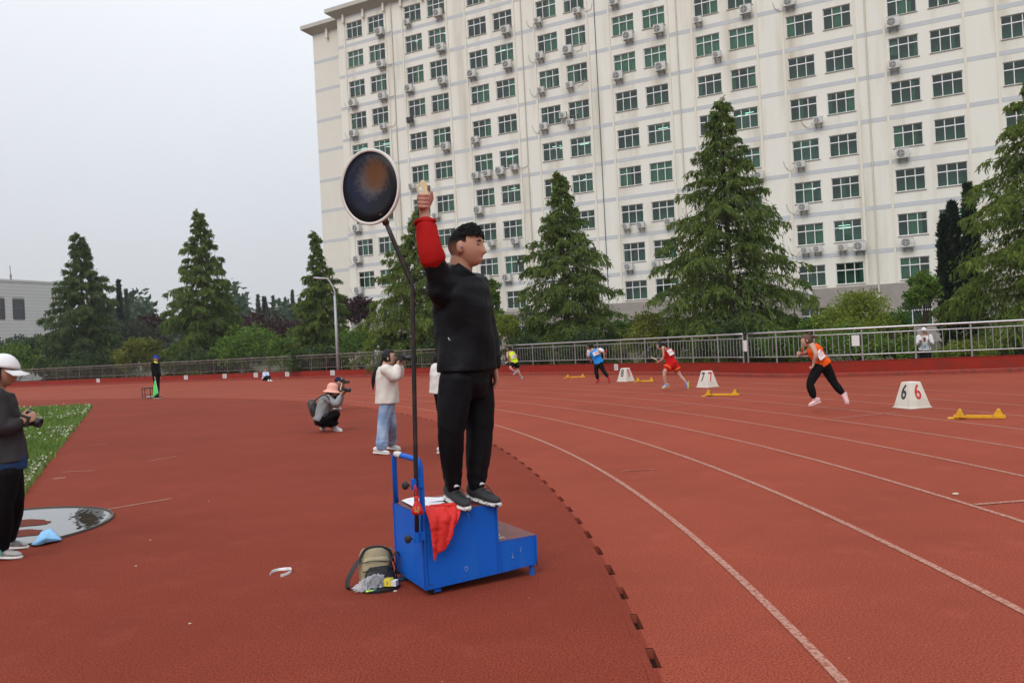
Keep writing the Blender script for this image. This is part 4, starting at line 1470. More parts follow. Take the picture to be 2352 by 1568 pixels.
# starting pistol
M_gun = mat('cream_plastic', (.66, .54, .30), .45, .08, 30)
M_gund = mat('dark_insert', (.09, .085, .08), .5, .2, 40)
gt = at(973.5, 414, 4.97); gb = at(972.5, 470, 4.97)
gd = nrm(gt - gb); gs = nrm(at(990, 430, 4.97) - at(965, 433, 4.97)); gs = nrm(gs - gd * (gs @ gd)); gn = np.cross(gd, gs)
gun = tag(empty('starting_pistol', gb), 'cream coloured starting pistol held up in the raised fist', 'pistol')
L = np.linalg.norm(gt - gb)
mb = MB(gb)
ax = [gs, gn, gd]
pts2 = [(-.010, 0), (.012, 0), (.030, .07), (.044, .105), (.010, L - .012), (.002, L), (-.018, L - .004), (-.022, L * .80), (-.004, L * .62), (-.006, .06)]
a_ = [gb + gs * x + gd * y + gn * .011 for x, y in pts2]; b_ = [gb + gs * x + gd * y - gn * .011 for x, y in pts2]
n = len(pts2)
mb.add(a_ + b_, [tuple(range(n)), tuple(range(2 * n - 1, n - 1, -1))] + [(i, n + i, n + (i + 1) % n, (i + 1) % n) for i in range(n)])
mb.build('frame', M_gun, gun, bevel=.003)
mb = MB(gb); c = gb + gs * -.016 + gd * L * .63
mb.tube([c + (gs * .022 * math.cos(t) + gd * .030 * math.sin(t)) for t in np.linspace(0, 2 * math.pi, 17)[:-1]], .0055, 6, False, None, 0, True); mb.build('trigger_guard', M_gun, gun, True)
mb = MB(gb); mb.box(gb + gs * .032 + gd * L * .66 - gn * .0, (.016, .0235, .034), ax); mb.build('cap_slot', M_gund, gun)
# ---------------------------------------------------------------- woman photographing in the cream jacket
Y0 = 12.0
J = px(Y0, pel=(889, 925), chest=(888, 866), neck=(886, 836), head=(893, 820), shR=(886, 849, -.18), elR=(909, 869, -.2), wrR=(912, 838, -.08), shL=(890, 849, .18), elL=(916, 866, .16), wrL=(920, 838, .06),
       hipR=(886, 930, -.09), knR=(881, 975, -.09), anR=(876, 1030, -.10), hipL=(891, 930, .09), knL=(898, 975, .10), anL=(898, 1024, .14))
J['toeR'] = gp(894, 1041, .012); J['toeL'] = gp(919, 1031, .012); J['anR'] = gp(877, 1043, 0) + UP * .085; J['anL'] = gp(899, 1032, 0) + UP * .085
J['face'] = nrm([1, .12, -.02])
wp = person(ground_of(J['anR'], J['anL']), 'woman in cream jacket and light jeans standing with camera raised')
s = .93
body(wp, J, s, SKIN2, .010, {'R': (at(918, 826, Y0 - .05), (1, .2, .2), .9, 1), 'L': (at(924, 828, Y0 + .05), (.3, -.6, .6), .8, -1)})
CREAM = cloth('cream_jacket', (.60, .565, .52), .85, .08, .4, 12)
garment(wp, 'jacket', CREAM, [lambda m: torso_part(m, J, s, -.02, 1.85, .034, .022, .010), lambda m: limb_part(m, [J['shR'], J['elR'], J['wrR']], ARM, s, 0, 1.75, .026, .006), lambda m: limb_part(m, [J['shL'], J['elL'], J['wrL']], ARM, s, 0, 1.75, .026, .006),
     lambda m: m.limb([J['chest'] * .5 + J['neck'] * .5, J['shR']], [.10, .082], 12), lambda m: m.limb([J['chest'] * .5 + J['neck'] * .5, J['shL']], [.10, .082], 12)], .013, 4, .024, .10)
JEAN = cloth('light_jeans', (.20, .30, .47), .85, .15, .4, 14, c2=(.38, .48, .62), w2=.7, s2=5)
garment(wp, 'jeans', JEAN, [lambda m: torso_part(m, J, s, -.42, .3, .010), lambda m: limb_part(m, [J['hipR'], J['knR'], J['anR']], ([0, .5, 1, 1.5, 2], [.098, .094, .088, .086, .090]), 1, 0, 1.86), lambda m: limb_part(m, [J['hipL'], J['knL'], J['anL']], ([0, .5, 1, 1.5, 2], [.098, .092, .086, .084, .088]), 1, 0, 1.86)], .012, 4, .032, .09)
for S in 'RL':
    build_shoe(wp, J['an' + S], J['toe' + S], s, WHITESH, WHITESO, None, vox=.008)
h_, F = hair_shell(wp, J, s, HAIR, 'long', .012)
strand(wp, [J['head'] + (np.array([-.09, -.01, -.03]) * s) @ F, J['head'] + (np.array([-.125, 0, -.12]) * s) @ F, J['neck'] + V3([-.165, -.06, -.12]), J['neck'] + V3([-.195, -.07, -.36])], .036, HAIR)
eyes(wp, J, s)
camera_prop(at(919, 822, Y0 - .02), (1, .15, -.04), 'black camera with long lens held by the woman in cream', 1.0, .16)
# ---------------------------------------------------------------- crouching photographer in grey hoodie
Y0 = 15.66
J = px(Y0, pel=(737, 962), chest=(747, 926), neck=(757, 909), head=(764, 897), shR=(751, 914, -.17), elR=(772, 930, -.2), wrR=(781, 909, -.08), shL=(755, 914, .17), elL=(777, 931, .14), wrL=(787, 906, .06),
       hipR=(738, 965, -.09), knR=(777, 946, -.13), anR=(762, 981, -.12), hipL=(740, 965, .10), knL=(775, 970, .10), anL=(739, 977, .12))
J['anR'] = gp(762, 988, 0) + [0, -.06, .085]; J['toeR'] = gp(785, 989, .01); J['toeL'] = gp(746, 986, .015)
J['face'] = nrm([1, .15, -.05])
ws = person(ground_of(J['anR'], J['anL']), 'woman crouching in grey hoodie and pink sun hat, aiming a camera')
s = .93
body(ws, J, s, SKIN2, .012, {'R': (at(786, 901, Y0 - .05), (1, .2, .2), .9, 1), 'L': (at(790, 903, Y0 + .05), (.3, -.6, .6), .8, -1)})
GREYH = cloth('grey_hoodie', (.24, .25, .26), .9, .1, .3, 14)
garment(ws, 'hoodie', GREYH, [lambda m: torso_part(m, J, s, -.1, 1.85, .026, .01, .008), lambda m: limb_part(m, [J['shR'], J['elR'], J['wrR']], ARM, s, 0, 1.85, .018), lambda m: limb_part(m, [J['shL'], J['elL'], J['wrL']], ARM, s, 0, 1.85, .018),
     lambda m: m.limb([J['chest'] * .5 + J['neck'] * .5, J['shR']], [.10, .078], 12), lambda m: m.limb([J['chest'] * .5 + J['neck'] * .5, J['shL']], [.10, .078], 12), lambda m: m.ball(J['neck'] + V3([-.09, 0, -.02]), (.07, .12, .06))], .014, 4, .034, .10)
garment(ws, 'trousers', DARKT, [lambda m: torso_part(m, J, s, -.42, .2, .012), lambda m: limb_part(m, [J['hipR'], J['knR'], J['anR']], LEG, s, 0, 1.92, .012), lambda m: limb_part(m, [J['hipL'], J['knL'], J['anL']], LEG, s, 0, 1.92, .012)], .013, 4, .012, .1)
build_shoe(ws, J['anR'], J['toeR'], s, WHITESH, WHITESO, None, vox=.009)
build_shoe(ws, J['anL'], J['toeL'], s, mat('grey_white_shoe', (.45, .45, .46), .6), WHITESO, J['knL'] + UP * .5, vox=.009)
h_, F = hair_shell(ws, J, s, HAIR, 'long', .010)
strand(ws, [J['head'] + (np.array([-.09, -.01, -.06]) * s) @ F, J['neck'] + V3([-.10, -.02, -.02]), J['neck'] + V3([-.17, -.03, .0])], .05, HAIR, 'loose_hair')
eyes(ws, J, s, False)
PINK = cloth('pink_hat', (.70, .36, .29), .85, .06, .3, 20)
mb = MB(ws.location)
mb.lathe(J['head'] + (np.array([-.005, 0, .03]) * s) @ F, [(.001, .125), (.05, .122), (.088, .10), (.104, .05), (.108, .0), (.135, -.030), (.172, -.052), (.176, -.056), (.168, -.052), (.11, -.008)], [nrm(F[0] + [0, 0, -.1]), F[1], nrm(F[2] + F[0] * .1)], 26)
o = mb.build('sun_hat', PINK, ws, True); folds(o, .014, .09)
camera_prop(at(788, 896, Y0 - .0), (1, .15, -.03), 'black camera held by the crouching woman in the pink hat', 1.0, .12)
bpk = at(720, 937, Y0); bp = tag(empty('backpack', bpk - UP * .18), 'small dark grey backpack on the crouching woman', 'backpack')
M_bp = mat('dark_leather', (.028, .030, .032), .5, .2, 20)
mb = MB(bpk - UP * .18); tl = [nrm([.95, 0, .28]), [0, 1, 0], nrm([-.28, 0, .95])]
q = [bpk + V3(tl[2]) * a for a in (-.17, -.14, 0, .12, .17)]
mb.tube(q, [(.06, .08), (.088, .115), (.090, .12), (.080, .11), (.05, .07)], 12, True, tl[0]); mb.build('pack', M_bp, bp, True)
mb = MB(bpk - UP * .18); mb.tube(cr([bpk + V3([.05, -.09, .15]), J['shR'] + V3([-.02, -.06, .07]), J['shR'] + V3([.07, -.06, -.1]), J['chest'] + V3([.06, -.20, -.22]), bpk + V3([.08, -.1, -.12])], 5), .014, 6); mb.build('strap', M_bp, bp)
mb = MB(bpk - UP * .18); mb.tube(cr([bpk + V3([-.05, -.10, -.02]), bpk + V3([-.02, -.115, .10]), bpk + V3([.03, -.1, .12])], 4), .004, 5); mb.build('gold_zip', mat('gold', (.45, .33, .1), .4, metal=.7), bp)
# ---------------------------------------------------------------- crouching photographer in navy cap behind
Y0 = 21.5
J = px(Y0, pel=(758, 928), chest=(769, 903), neck=(775, 888), head=(778, 877), shR=(771, 891, -.17), elR=(781, 903, -.2), wrR=(784, 887, -.08), shL=(775, 891, .17), elL=(786, 902, .15), wrL=(788, 886, .06),
       hipR=(759, 929, -.09), knR=(783, 917, -.13), anR=(770, 936, -.12), hipL=(760, 929, .10), knL=(781, 929, .10), anL=(757, 934, .12))
J['anR'] = gp(771, 940, 0) + UP * .085; J['toeR'] = gp(784, 939, .01); J['anL'] = gp(756, 938, 0) + UP * .09; J['toeL'] = gp(765, 937, .01); J['face'] = nrm([1, .2, 0])
wn_ = person(ground_of(J['anR'], J['anL']), 'crouching person in navy cap half hidden behind the pink hat')
body(wn_, J, .95, SKIN2, .014, {'R': (at(787, 881, Y0), (1, .2, .2), .9, 1), 'L': (at(790, 882, Y0), (.3, -.6, .6), .8, -1)})
garment(wn_, 'shirt', DARKT, [lambda m: torso_part(m, J, .95, -.1, 1.85, .02), lambda m: limb_part(m, [J['shR'], J['elR'], J['wrR']], ARM, .95, 0, .9, .02), lambda m: limb_part(m, [J['shL'], J['elL'], J['wrL']], ARM, .95, 0, .9, .02)], .018, 3, 0)
garment(wn_, 'trousers', cloth('beige_trousers', (.30, .25, .20)), [lambda m: torso_part(m, J, .95, -.42, .2, .012), lambda m: limb_part(m, [J['hipR'], J['knR'], J['anR']], LEG, .95, 0, 1.9, .012), lambda m: limb_part(m, [J['hipL'], J['knL'], J['anL']], LEG, .95, 0, 1.9, .012)], .018, 3, 0)
for S in 'RL': build_shoe(wn_, J['an' + S], J['toe' + S], .95, WHITESH, WHITESO, None, vox=.012)
hair_shell(wn_, J, .95, HAIR, 'short')
c_ = cap(wn_, J, .97, cloth('navy_cap', (.012, .018, .045)), .085)
mb = MB(wn_.location); mb.ball(J['head'] + (np.array([.075, -.06, .085])) @ hframe(J), (.014, .008, .016)); mb.build('cap_badge', WHITESH, c_)
camera_prop(at(790, 877, Y0), (1, .2, 0), 'black camera held by the person in navy cap', 1.0, .12)
# ---------------------------------------------------------------- person mostly hidden behind the starter
b_ = gp(1022, 1042, 0)
J, s, f, r = stand(b_, 1.58, (1, .35, 0))
wh = person(b_, 'person in white jacket and black trousers almost hidden behind the starter')
for S in 'RL':
    J['el' + S] = J['sh' + S] + (f * .10 - UP * .26 + r * (.06 if S == 'R' else -.06)); J['wr' + S] = J['el' + S] + f * .2 + UP * .10
body(wh, J, s, SKIN2, .013, {'R': (J['wrR'] + f * .1, -r, .6, 1), 'L': (J['wrL'] + f * .1, r, .6, -1)})
garment(wh, 'jacket', cloth('white_jacket', (.62, .61, .59)), [lambda m: torso_part(m, J, s, -.05, 1.85, .04, .02, .01), lambda m: limb_part(m, [J['shR'], J['elR'], J['wrR']], ARM, s, 0, 1.8, .03), lambda m: limb_part(m, [J['shL'], J['elL'], J['wrL']], ARM, s, 0, 1.8, .03)], .014, 4, .03, .1)
garment(wh, 'trousers', DARKT, [lambda m: torso_part(m, J, s, -.42, .2, .01), lambda m: limb_part(m, [J['hipR'], J['knR'], J['anR']], LEG, s, 0, 1.95, .012), lambda m: limb_part(m, [J['hipL'], J['knL'], J['anL']], LEG, s, 0, 1.95, .012)], .014, 4, 0)
for S in 'RL': build_shoe(wh, J['an' + S], J['toe' + S], s, WHITESH, WHITESO, None, vox=.01)
h_, F = hair_shell(wh, J, s, HAIR, 'long', .012)
strand(wh, [J['head'] + (np.array([-.09, 0, -.02]) * s) @ F, J['head'] + (np.array([-.12, 0, -.14]) * s) @ F, J['neck'] + V3([-.13, 0, -.16])], .036, HAIR)
# ---------------------------------------------------------------- woman at the left edge
Y0 = 6.45
J = px(Y0, pel=(8, 1062), chest=(-9, 955), neck=(-6, 893), head=(7, 853), shR=(-12, 912, -.17), elR=(0, 985, -.2), wrR=(44, 972, -.06), shL=(-6, 912, .18), elL=(20, 980, .18), wrL=(50, 962, .08),
       hipR=(14, 1085, -.09), knR=(10, 1170, -.10), anR=(5, 1258, -.12), hipL=(22, 1085, .10), knL=(37, 1150, .12), anL=(22, 1238, .14))
J['anR'] = gp(8, 1284, 0) + UP * .09; J['toeR'] = gp(49, 1277, .015); J['anL'] = gp(24, 1262, 0) + UP * .09; J['toeL'] = gp(64, 1254, .015)
J['face'] = nrm([1, .1, -.22]); J['hup'] = nrm([.22, 0, 1])
wl = person(ground_of(J['anR'], J['anL']), 'woman in white cap and dark grey hoodie holding a camera at left edge')
s = .97
body(wl, J, s, SKIN, .010, {'R': (at(58, 965, Y0 - .05), (.2, .9, .2), .7, 1), 'L': (at(62, 966, Y0 + .05), (.2, -.9, .2), .7, -1)})
DG = cloth('charcoal_hoodie', (.045, .043, .045), .95, .18, .3, 16)
garment(wl, 'hoodie', DG, [lambda m: torso_part(m, J, s, -.02, 1.85, .030, .016, .012), lambda m: limb_part(m, [J['shR'], J['elR'], J['wrR']], ARM, s, 0, 1.88, .026), lambda m: limb_part(m, [J['shL'], J['elL'], J['wrL']], ARM, s, 0, 1.88, .026),
     lambda m: m.limb([J['chest'] * .5 + J['neck'] * .5, J['shR']], [.11, .085], 12), lambda m: m.limb([J['chest'] * .5 + J['neck'] * .5, J['shL']], [.11, .085], 12), lambda m: m.ball(J['neck'] + V3([-.08, 0, -.03]), (.085, .13, .07))], .012, 4, .036, .1)
garment(wl, 'denim_skirt', cloth('dark_denim', (.02, .045, .11), .85, .2, .4, 20), [lambda m: torso_part(m, J, s, -.2, .12, .040, .0, .01)], .012, 3, .008, .08)
garment(wl, 'leggings', DARKT, [lambda m: torso_part(m, J, s, -.42, .1, .008), lambda m: limb_part(m, [J['hipR'], J['knR'], J['anR']], LEG, s, 0, 1.98, .010), lambda m: limb_part(m, [J['hipL'], J['knL'], J['anL']], LEG, s, 0, 1.98, .010)], .011, 4, .006, .08)
SHG = mat('grey_sneaker', (.36, .35, .34), .7, .2, 30, c2=(.12, .12, .13), w2=.9, s2=10, lo=.55, hi=.6)
for S in 'RL':
    o = build_shoe(wl, J['an' + S], J['toe' + S], s, SHG, WHITESO, None, vox=.007)
    if S == 'R':
        t = link('letter', text_mesh('N', .07, mat('teal_letter', (.10, .42, .36), .6), .004), o)
        d = nrm(J['toeR'] - J['anR'] + UP * .08); d[2] = 0; d = nrm(d); n_ = nrm(np.cross(d, UP))
        frame_obj(t, J['toeR'] - d * .15 + UP * .045 + n_ * .050 - V3(wl.location), [d, nrm(UP - n_ * .0), np.cross(d, UP)])
h_, F = hair_shell(wl, J, s, HAIR, 'long', .008)
strand(wl, [J['head'] + (np.array([-.05, -.075, .0]) * s) @ F, J['neck'] + V3([.04, -.16, .02]), J['neck'] + V3([.09, -.29, -.12]), J['neck'] + V3([.05, -.32, -.36])], .020, HAIR, 'long_hair')
strand(wl, [J['head'] + (np.array([-.09, 0, -.03]) * s) @ F, J['neck'] + V3([-.10, -.03, -.10]), J['neck'] + V3([-.12, -.03, -.32])], .045, HAIR, 'long_hair')
eyes(wl, J, s)
c_ = cap(wl, J, s * 1.03, cloth('white_cap', (.70, .70, .70), .8, .04, .2, 30), .095, .02)
c_.rotation_euler = (0, 0, 0)
camera_prop(at(62, 964, Y0), (.93, .1, -.30), 'black camera with stubby lens held by the woman in white cap', .95, .085)
# ---------------------------------------------------------------- flag judge and his stool
b_ = np.array([-15.02, 34.11, 0])
J, s, f, r = stand(b_, 1.80, (1, -.1, 0), .7)
J['wrR'] = J['shR'] + (-UP * .52 + f * .05) * s; J['elR'] = J['shR'] + (-UP * .27 - f * .03) * s
fj = person(b_, 'man in black with blue cap and green flag on far side of track')
body(fj, J, s, SKIN, .016, {'R': (J['wrR'] - UP * .1, f, .9, 1), 'L': (J['wrL'] - UP * .1, f, .5, -1)})
garment(fj, 'jacket', DARKT, [lambda m: torso_part(m, J, s, -.1, 1.85, .03, .01), lambda m: limb_part(m, [J['shR'], J['elR'], J['wrR']], ARM, s, 0, 1.9, .02), lambda m: limb_part(m, [J['shL'], J['elL'], J['wrL']], ARM, s, 0, 1.9, .02)], .018, 4, .015)
garment(fj, 'trousers', DARKT, [lambda m: torso_part(m, J, s, -.42, .2, .01), lambda m: limb_part(m, [J['hipR'], J['knR'], J['anR']], LEG, s, 0, 1.95, .018), lambda m: limb_part(m, [J['hipL'], J['knL'], J['anL']], LEG, s, 0, 1.95, .018)], .018, 4, 0)
mb = MB(b_); mb.lathe(J['neck'] + V3([0, 0, -.02]), [(.085, -.02), (.075, .05), (.07, .05), (.08, -.02)], None, 16); mb.build('yellow_collar', mat('hi_vis', (.55, .80, .02), .7), fj, True)
for S in 'RL': build_shoe(fj, J['an' + S], J['toe' + S], s, SHK, WHITESO, None, vox=.014)
hair_shell(fj, J, s, HAIR, 'short', .006); cap(fj, J, s, cloth('blue_cap', (.01, .05, .32)), .08)
hn = J['wrR'] - UP * .09
fl = tag(empty('signal_flag', hn - UP * .6), 'bright green flag on a white stick in the judge\'s hand', 'flag')
mb = MB(hn - UP * .6); mb.tube([hn + UP * .06, hn + V3([.12, -.03, -.62])], .012, 6); mb.build('stick', WHITESH, fl)
vs, fs = [], []
for i in range(7):
    for j in range(5):
        a, c = i / 6, j / 4
        p = hn + V3([.02, -.03, -.08]) * 1 + a * V3([.09, 0, -.58]) + c * a * V3([-.20, 0, -.22 + .1 * a]) + c * V3([-.04, -.03 * math.sin(a * 9 + c * 4), -.02])
        vs.append(p)
for i in range(6):
    for j in range(4):
        fs.append((i * 5 + j, (i + 1) * 5 + j, (i + 1) * 5 + j + 1, i * 5 + j + 1))
mb = MB(hn - UP * .6); mb.add(vs, fs); o = mb.build('cloth', cloth('green_flag', (.12, .75, .16)), fl, True); k = o.modifiers.new('s', 'SOLIDIFY'); k.thickness = .004
sb = np.array([-15.56, 34.45, 0]); st_ = tag(empty('stool', sb), 'small dark metal framed stool beside the flag judge', 'stool')
M_stool = mat('dark_red_metal', (.05, .022, .02), .5, .2, 20)
for x in (-.18, .18):
    for y in (-.13, .13):
        mb = MB(sb); mb.tube([sb + [x, y, 0], sb + [x * .96, y * .96, .44]], .016, 6); mb.build('leg', M_stool, st_)
for z in (.16, .43):
    mb = MB(sb)
    c4 = [sb + [x, y, z] for x, y in ((-.18, -.13), (.18, -.13), (.18, .13), (-.18, .13))]
    for i in range(4): mb.tube([c4[i], c4[(i + 1) % 4]], .014, 6)
    mb.build('stretcher', M_stool, st_)
mb = MB(sb); mb.box(sb + [0, 0, .455], (.40, .30, .026)); mb.build('seat', M_stool, st_, bevel=.008)
bt = gp(346, 914, 0); bo = tag(empty('water_bottle', bt), 'clear bottle lying on the track by the judge\'s feet', 'bottle')
mb = MB(bt); mb.lathe(bt + [0, 0, .045], [(.001, -.15), (.042, -.15), (.045, .05), (.02, .10), (.014, .13), (.001, .13)], [[0, 0, 1], [0, 1, 0], [1, 0, 0]], 14); mb.build('bottle_body', mat('clear_plastic', (.5, .53, .58), .15, .1, 10), bo, True)
# ---------------------------------------------------------------- person sitting against the wall
Y0 = 50.2
J = px(Y0, pel=(608, 870), chest=(609, 861), neck=(610, 854), head=(610.5, 849.5), shR=(606, 856, 0), elR=(606, 863, -.15), wrR=(611, 864, -.25), shL=(615, 856, 0), elL=(617, 863, -.15), wrL=(614, 864, -.25),
       hipR=(606, 871, 0), knR=(613, 863, -.38), anR=(616, 873, -.60), hipL=(611, 871, 0), knL=(619, 863, -.36), anL=(621, 873, -.6))
p_ = gp(609, 874, 0); off = p_ - at(609, 874, Y0); 
for k in J: J[k] = J[k] + [0, 0, 0]
J['toeR'] = J['anR'] + [.12, -.18, -.05]; J['toeL'] = J['anL'] + [.16, -.18, -.05]; J['face'] = nrm([.25, -1, -.1])
ss_ = person(ground_of(J['pel']), 'person sitting on the ground against the red wall in blue and white jacket')
body(ss_, J, .9, SKIN2, .02, {'R': (J['wrR'] + [.05, -.06, 0], UP, .8, 1), 'L': (J['wrL'] + [0, -.06, 0], UP, .8, -1)})
garment(ss_, 'jacket', cloth('blue_white_jacket', (.42, .55, .75), c2=(.7, .7, .72), w2=1, s2=3, lo=.48, hi=.52), [lambda m: torso_part(m, J, .9, -.1, 1.85, .03), lambda m: limb_part(m, [J['shR'], J['elR'], J['wrR']], ARM, .9, 0, 1.9, .02), lambda m: limb_part(m, [J['shL'], J['elL'], J['wrL']], ARM, .9, 0, 1.9, .02)], .022, 3, 0)
garment(ss_, 'trousers', DARKT, [lambda m: torso_part(m, J, .9, -.3, .2, .01), lambda m: limb_part(m, [J['hipR'], J['knR'], J['anR']], LEG, .9, 0, 1.9, .015), lambda m: limb_part(m, [J['hipL'], J['knL'], J['anL']], LEG, .9, 0, 1.9, .015)], .022, 3, 0)
for S in 'RL': build_shoe(ss_, J['an' + S], J['toe' + S], .95, WHITESH, WHITESO, None, vox=.016)
hair_shell(ss_, J, .9, HAIR, 'long')
# ---------------------------------------------------------------- two people behind the railing
def behind(u, vtop, Y, h, label, shirt, trous, phone):
    t = at(u, vtop, Y)
    b = np.array([t[0], t[1], t[2] - h])
    J, s, f, r = stand(b, h, nrm([-t[0], -t[1], 0]))
    if phone:
        for S, sg in (('R', 1), ('L', -1)):
            J['el' + S] = J['sh' + S] + (-UP * .26 + r * .06 * sg + f * .06); J['wr' + S] = J['el' + S] + UP * .12 + f * .2 - r * .12 * sg
    p = person(b, label)
    body(p, J, s, SKIN2, .014, {'R': (J['wrR'] + (f * .1 if phone else -UP * .1), UP if phone else f, .7, 1), 'L': (J['wrL'] + (f * .1 if phone else -UP * .1), UP if phone else f, .7, -1)})
    garment(p, 'shirt', shirt, [lambda m: torso_part(m, J, s, -.15, 1.85, .028, .012), lambda m: limb_part(m, [J['shR'], J['elR'], J['wrR']], ARM, s, 0, 1.85, .022), lambda m: limb_part(m, [J['shL'], J['elL'], J['wrL']], ARM, s, 0, 1.85, .022)], .016, 4, .015)
    garment(p, 'trousers', trous, [lambda m: torso_part(m, J, s, -.42, .2, .01), lambda m: limb_part(m, [J['hipR'], J['knR'], J['anR']], LEG, s, 0, 1.95, .015), lambda m: limb_part(m, [J['hipL'], J['knL'], J['anL']], LEG, s, 0, 1.95, .015)], .016, 3, 0)
    for S in 'RL': build_shoe(p, J['an' + S], J['toe' + S], s, WHITESH, WHITESO, None, vox=.014)
    hair_shell(p, J, s, HAIR, 'short', .006); cap(p, J, s, cloth('pale_cap', (.62, .62, .60)), .07)
    return J, f, r, p
behind(869, 794, 50.5, 1.72, 'man in pale cap and lilac shirt standing behind the left railing', cloth('lilac_shirt', (.50, .50, .62)), cloth('khaki_trousers', (.33, .33, .30)), False)
J, f, r, p = behind(2122, 752, 26.6, 1.60, 'person in white cap and white top looking at a phone behind railing', cloth('white_top', (.58, .58, .58)), DARKT, True)
c = (J['wrR'] + J['wrL']) / 2 + f * .10 + UP * .05
ph = tag(empty('phone', c), 'dark red phone held by the person behind the right railing', 'phone')
mb = MB(c); mb.box(c, (.075, .012, .15), [r, f, UP]); mb.build('case', mat('maroon_case', (.12, .015, .02), .5), ph, bevel=.004)
mb = MB(c); mb.box(c - f * .0075, (.068, .004, .138), [r, f, UP]); mb.build('screen', mat('phone_screen', (.02, .02, .025), .1), ph)
lc = J['chest'] + f * .155 - UP * .17
mb = MB(p.location); mb.box(lc, (.06, .006, .09), [r, f, UP]); mb.build('name_badge', mat('badge_blue', (.12, .30, .62), .5), p)
# ---------------------------------------------------------------- runners
RIDX = {}
def runner(label, Y0, JJ, face, s, skin, shirt, legsw, shoe, hair, back_n, bibtxt, bibc, bibup, sleeves, leg_to, long_leg, hairpts, vox=.014, under=None, ink=None, bw=.22, bh=.15):
    J = px(Y0, **JJ)
    J['face'] = nrm(face); J['hup'] = nrm([-.25, .2, 1])
    g = ground_of(J['anL'], J['anR'])
    p = person(g, label, 'sprinters on the track')
    f = nrm([face[0], face[1], 0])
    body(p, J, s, skin, vox * .8, {'R': (J['wrR'] + JJ.get('_', 0) + nrm(J['wrR'] - J['elR']) * .1, f + UP * .2, 1.0, 1), 'L': (J['wrL'] + nrm(J['wrL'] - J['elL']) * .1, f + UP * .2, 1.0, -1)})
    if under:
        garment(p, 'undershirt', under, [lambda m: limb_part(m, [J['shR'], J['elR'], J['wrR']], ARM, s, 0, .75, .022), lambda m: limb_part(m, [J['shL'], J['elL'], J['wrL']], ARM, s, 0, .75, .022), lambda m: torso_part(m, J, s, .9, 1.8, .012)], vox, 3, 0)
    parts = [lambda m: torso_part(m, J, s, -.12, 1.80, .024, .012)]
    if sleeves:
        parts += [lambda m: limb_part(m, [J['shR'], J['elR'], J['wrR']], ARM, s, 0, sleeves, .024), lambda m: limb_part(m, [J['shL'], J['elL'], J['wrL']], ARM, s, 0, sleeves, .024)]
    sh = garment(p, 'vest', shirt, parts, vox, 4, .030, .09)
    fl = .03 if not long_leg else 0
    garment(p, 'trousers' if long_leg else 'shorts', legsw, [lambda m: torso_part(m, J, s, -.42, .18, .016), lambda m: limb_part(m, [J['hipR'], J['knR'], J['anR']], LEG, s, 0, leg_to, .018, fl), lambda m: limb_part(m, [J['hipL'], J['knL'], J['anL']], LEG, s, 0, leg_to, .018, fl)], vox, 4, .028, .09)
    for S in 'RL':
        build_shoe(p, J['an' + S], J['toe' + S], s, shoe[0], shoe[1], J['kn' + S], ln=.25 * s, vox=.010)
    hair_shell(p, J, s, hair, 'long', .014)
    F = hframe(J)
    if hairpts:
        strand(p, [J['head'] + (np.array(q) * s) @ F for q in hairpts], .038, hair)
    if bibtxt:
        bib(p, at(bibc[0], bibc[1], Y0 + bibc[2]), back_n, bibup, bw, bh, bibtxt, ink or mat('red_ink', (.55, .02, .05), .7), sh)
    return J, p, F
def baton(a, b, label, mats):
    a, b = V3(a), V3(b)
    r = tag(empty('relay_baton', (a + b) / 2), label, 'baton')
    n = len(mats)
    for i, m in enumerate(mats):
        mb = MB((a + b) / 2); mb.tube([a + (b - a) * i / n, a + (b - a) * (i + 1) / n], .017, 10); mb.build('grip' if i == 0 else 'tube_section', m, r, True)
M_bred = mat('baton_red', (.45, .02, .02), .5); M_bwh = mat('baton_white', (.62, .62, .6), .5)
REDINK = mat('red_ink', (.55, .02, .05), .7)
# blue vest
JB = dict(head=(1353.5, 796), neck=(1359, 803), chest=(1367, 813), pel=(1375, 832), shL=(1353, 806, .05), elL=(1351.5, 819, .1), wrL=(1357, 827, .25), shR=(1378, 803, -.10), elR=(1386, 807, -.22), wrR=(1388.5, 819, -.15),
          hipL=(1371, 834, .03), knL=(1369, 852, -.02), anL=(1373.5, 872, -.0), toeL=(1369.5, 879, .10), hipR=(1379, 834, -.06), knR=(1385, 851, -.10), anR=(1397, 866, -.22), toeR=(1400, 879, -.20))
J, p, F = runner('sprinter in bright blue vest and black tights carrying a red baton', 28.15, JB, (-.75, .65, -.35), .92, SKIN2, cloth('blue_vest', (.02, .24, .68)), DARKT, (mat('red_shoe', (.45, .02, .04), .6), mat('red_sole', (.5, .05, .06), .6)), HAIR,
     (.45, -.88, .35), '5025', (1370, 811, -.165), (-.3, 0, 1), 0, 1.85, True, [(-.09, 0, .0), (-.13, 0, .03), (-.18, 0, -.02)], under=cloth('white_tee', (.6, .6, .6)), bw=.30, bh=.13)
baton(at(1394, 803, 27.95), at(1388, 818, 28.0), 'red baton held by the runner in blue', [M_bred, M_bred])
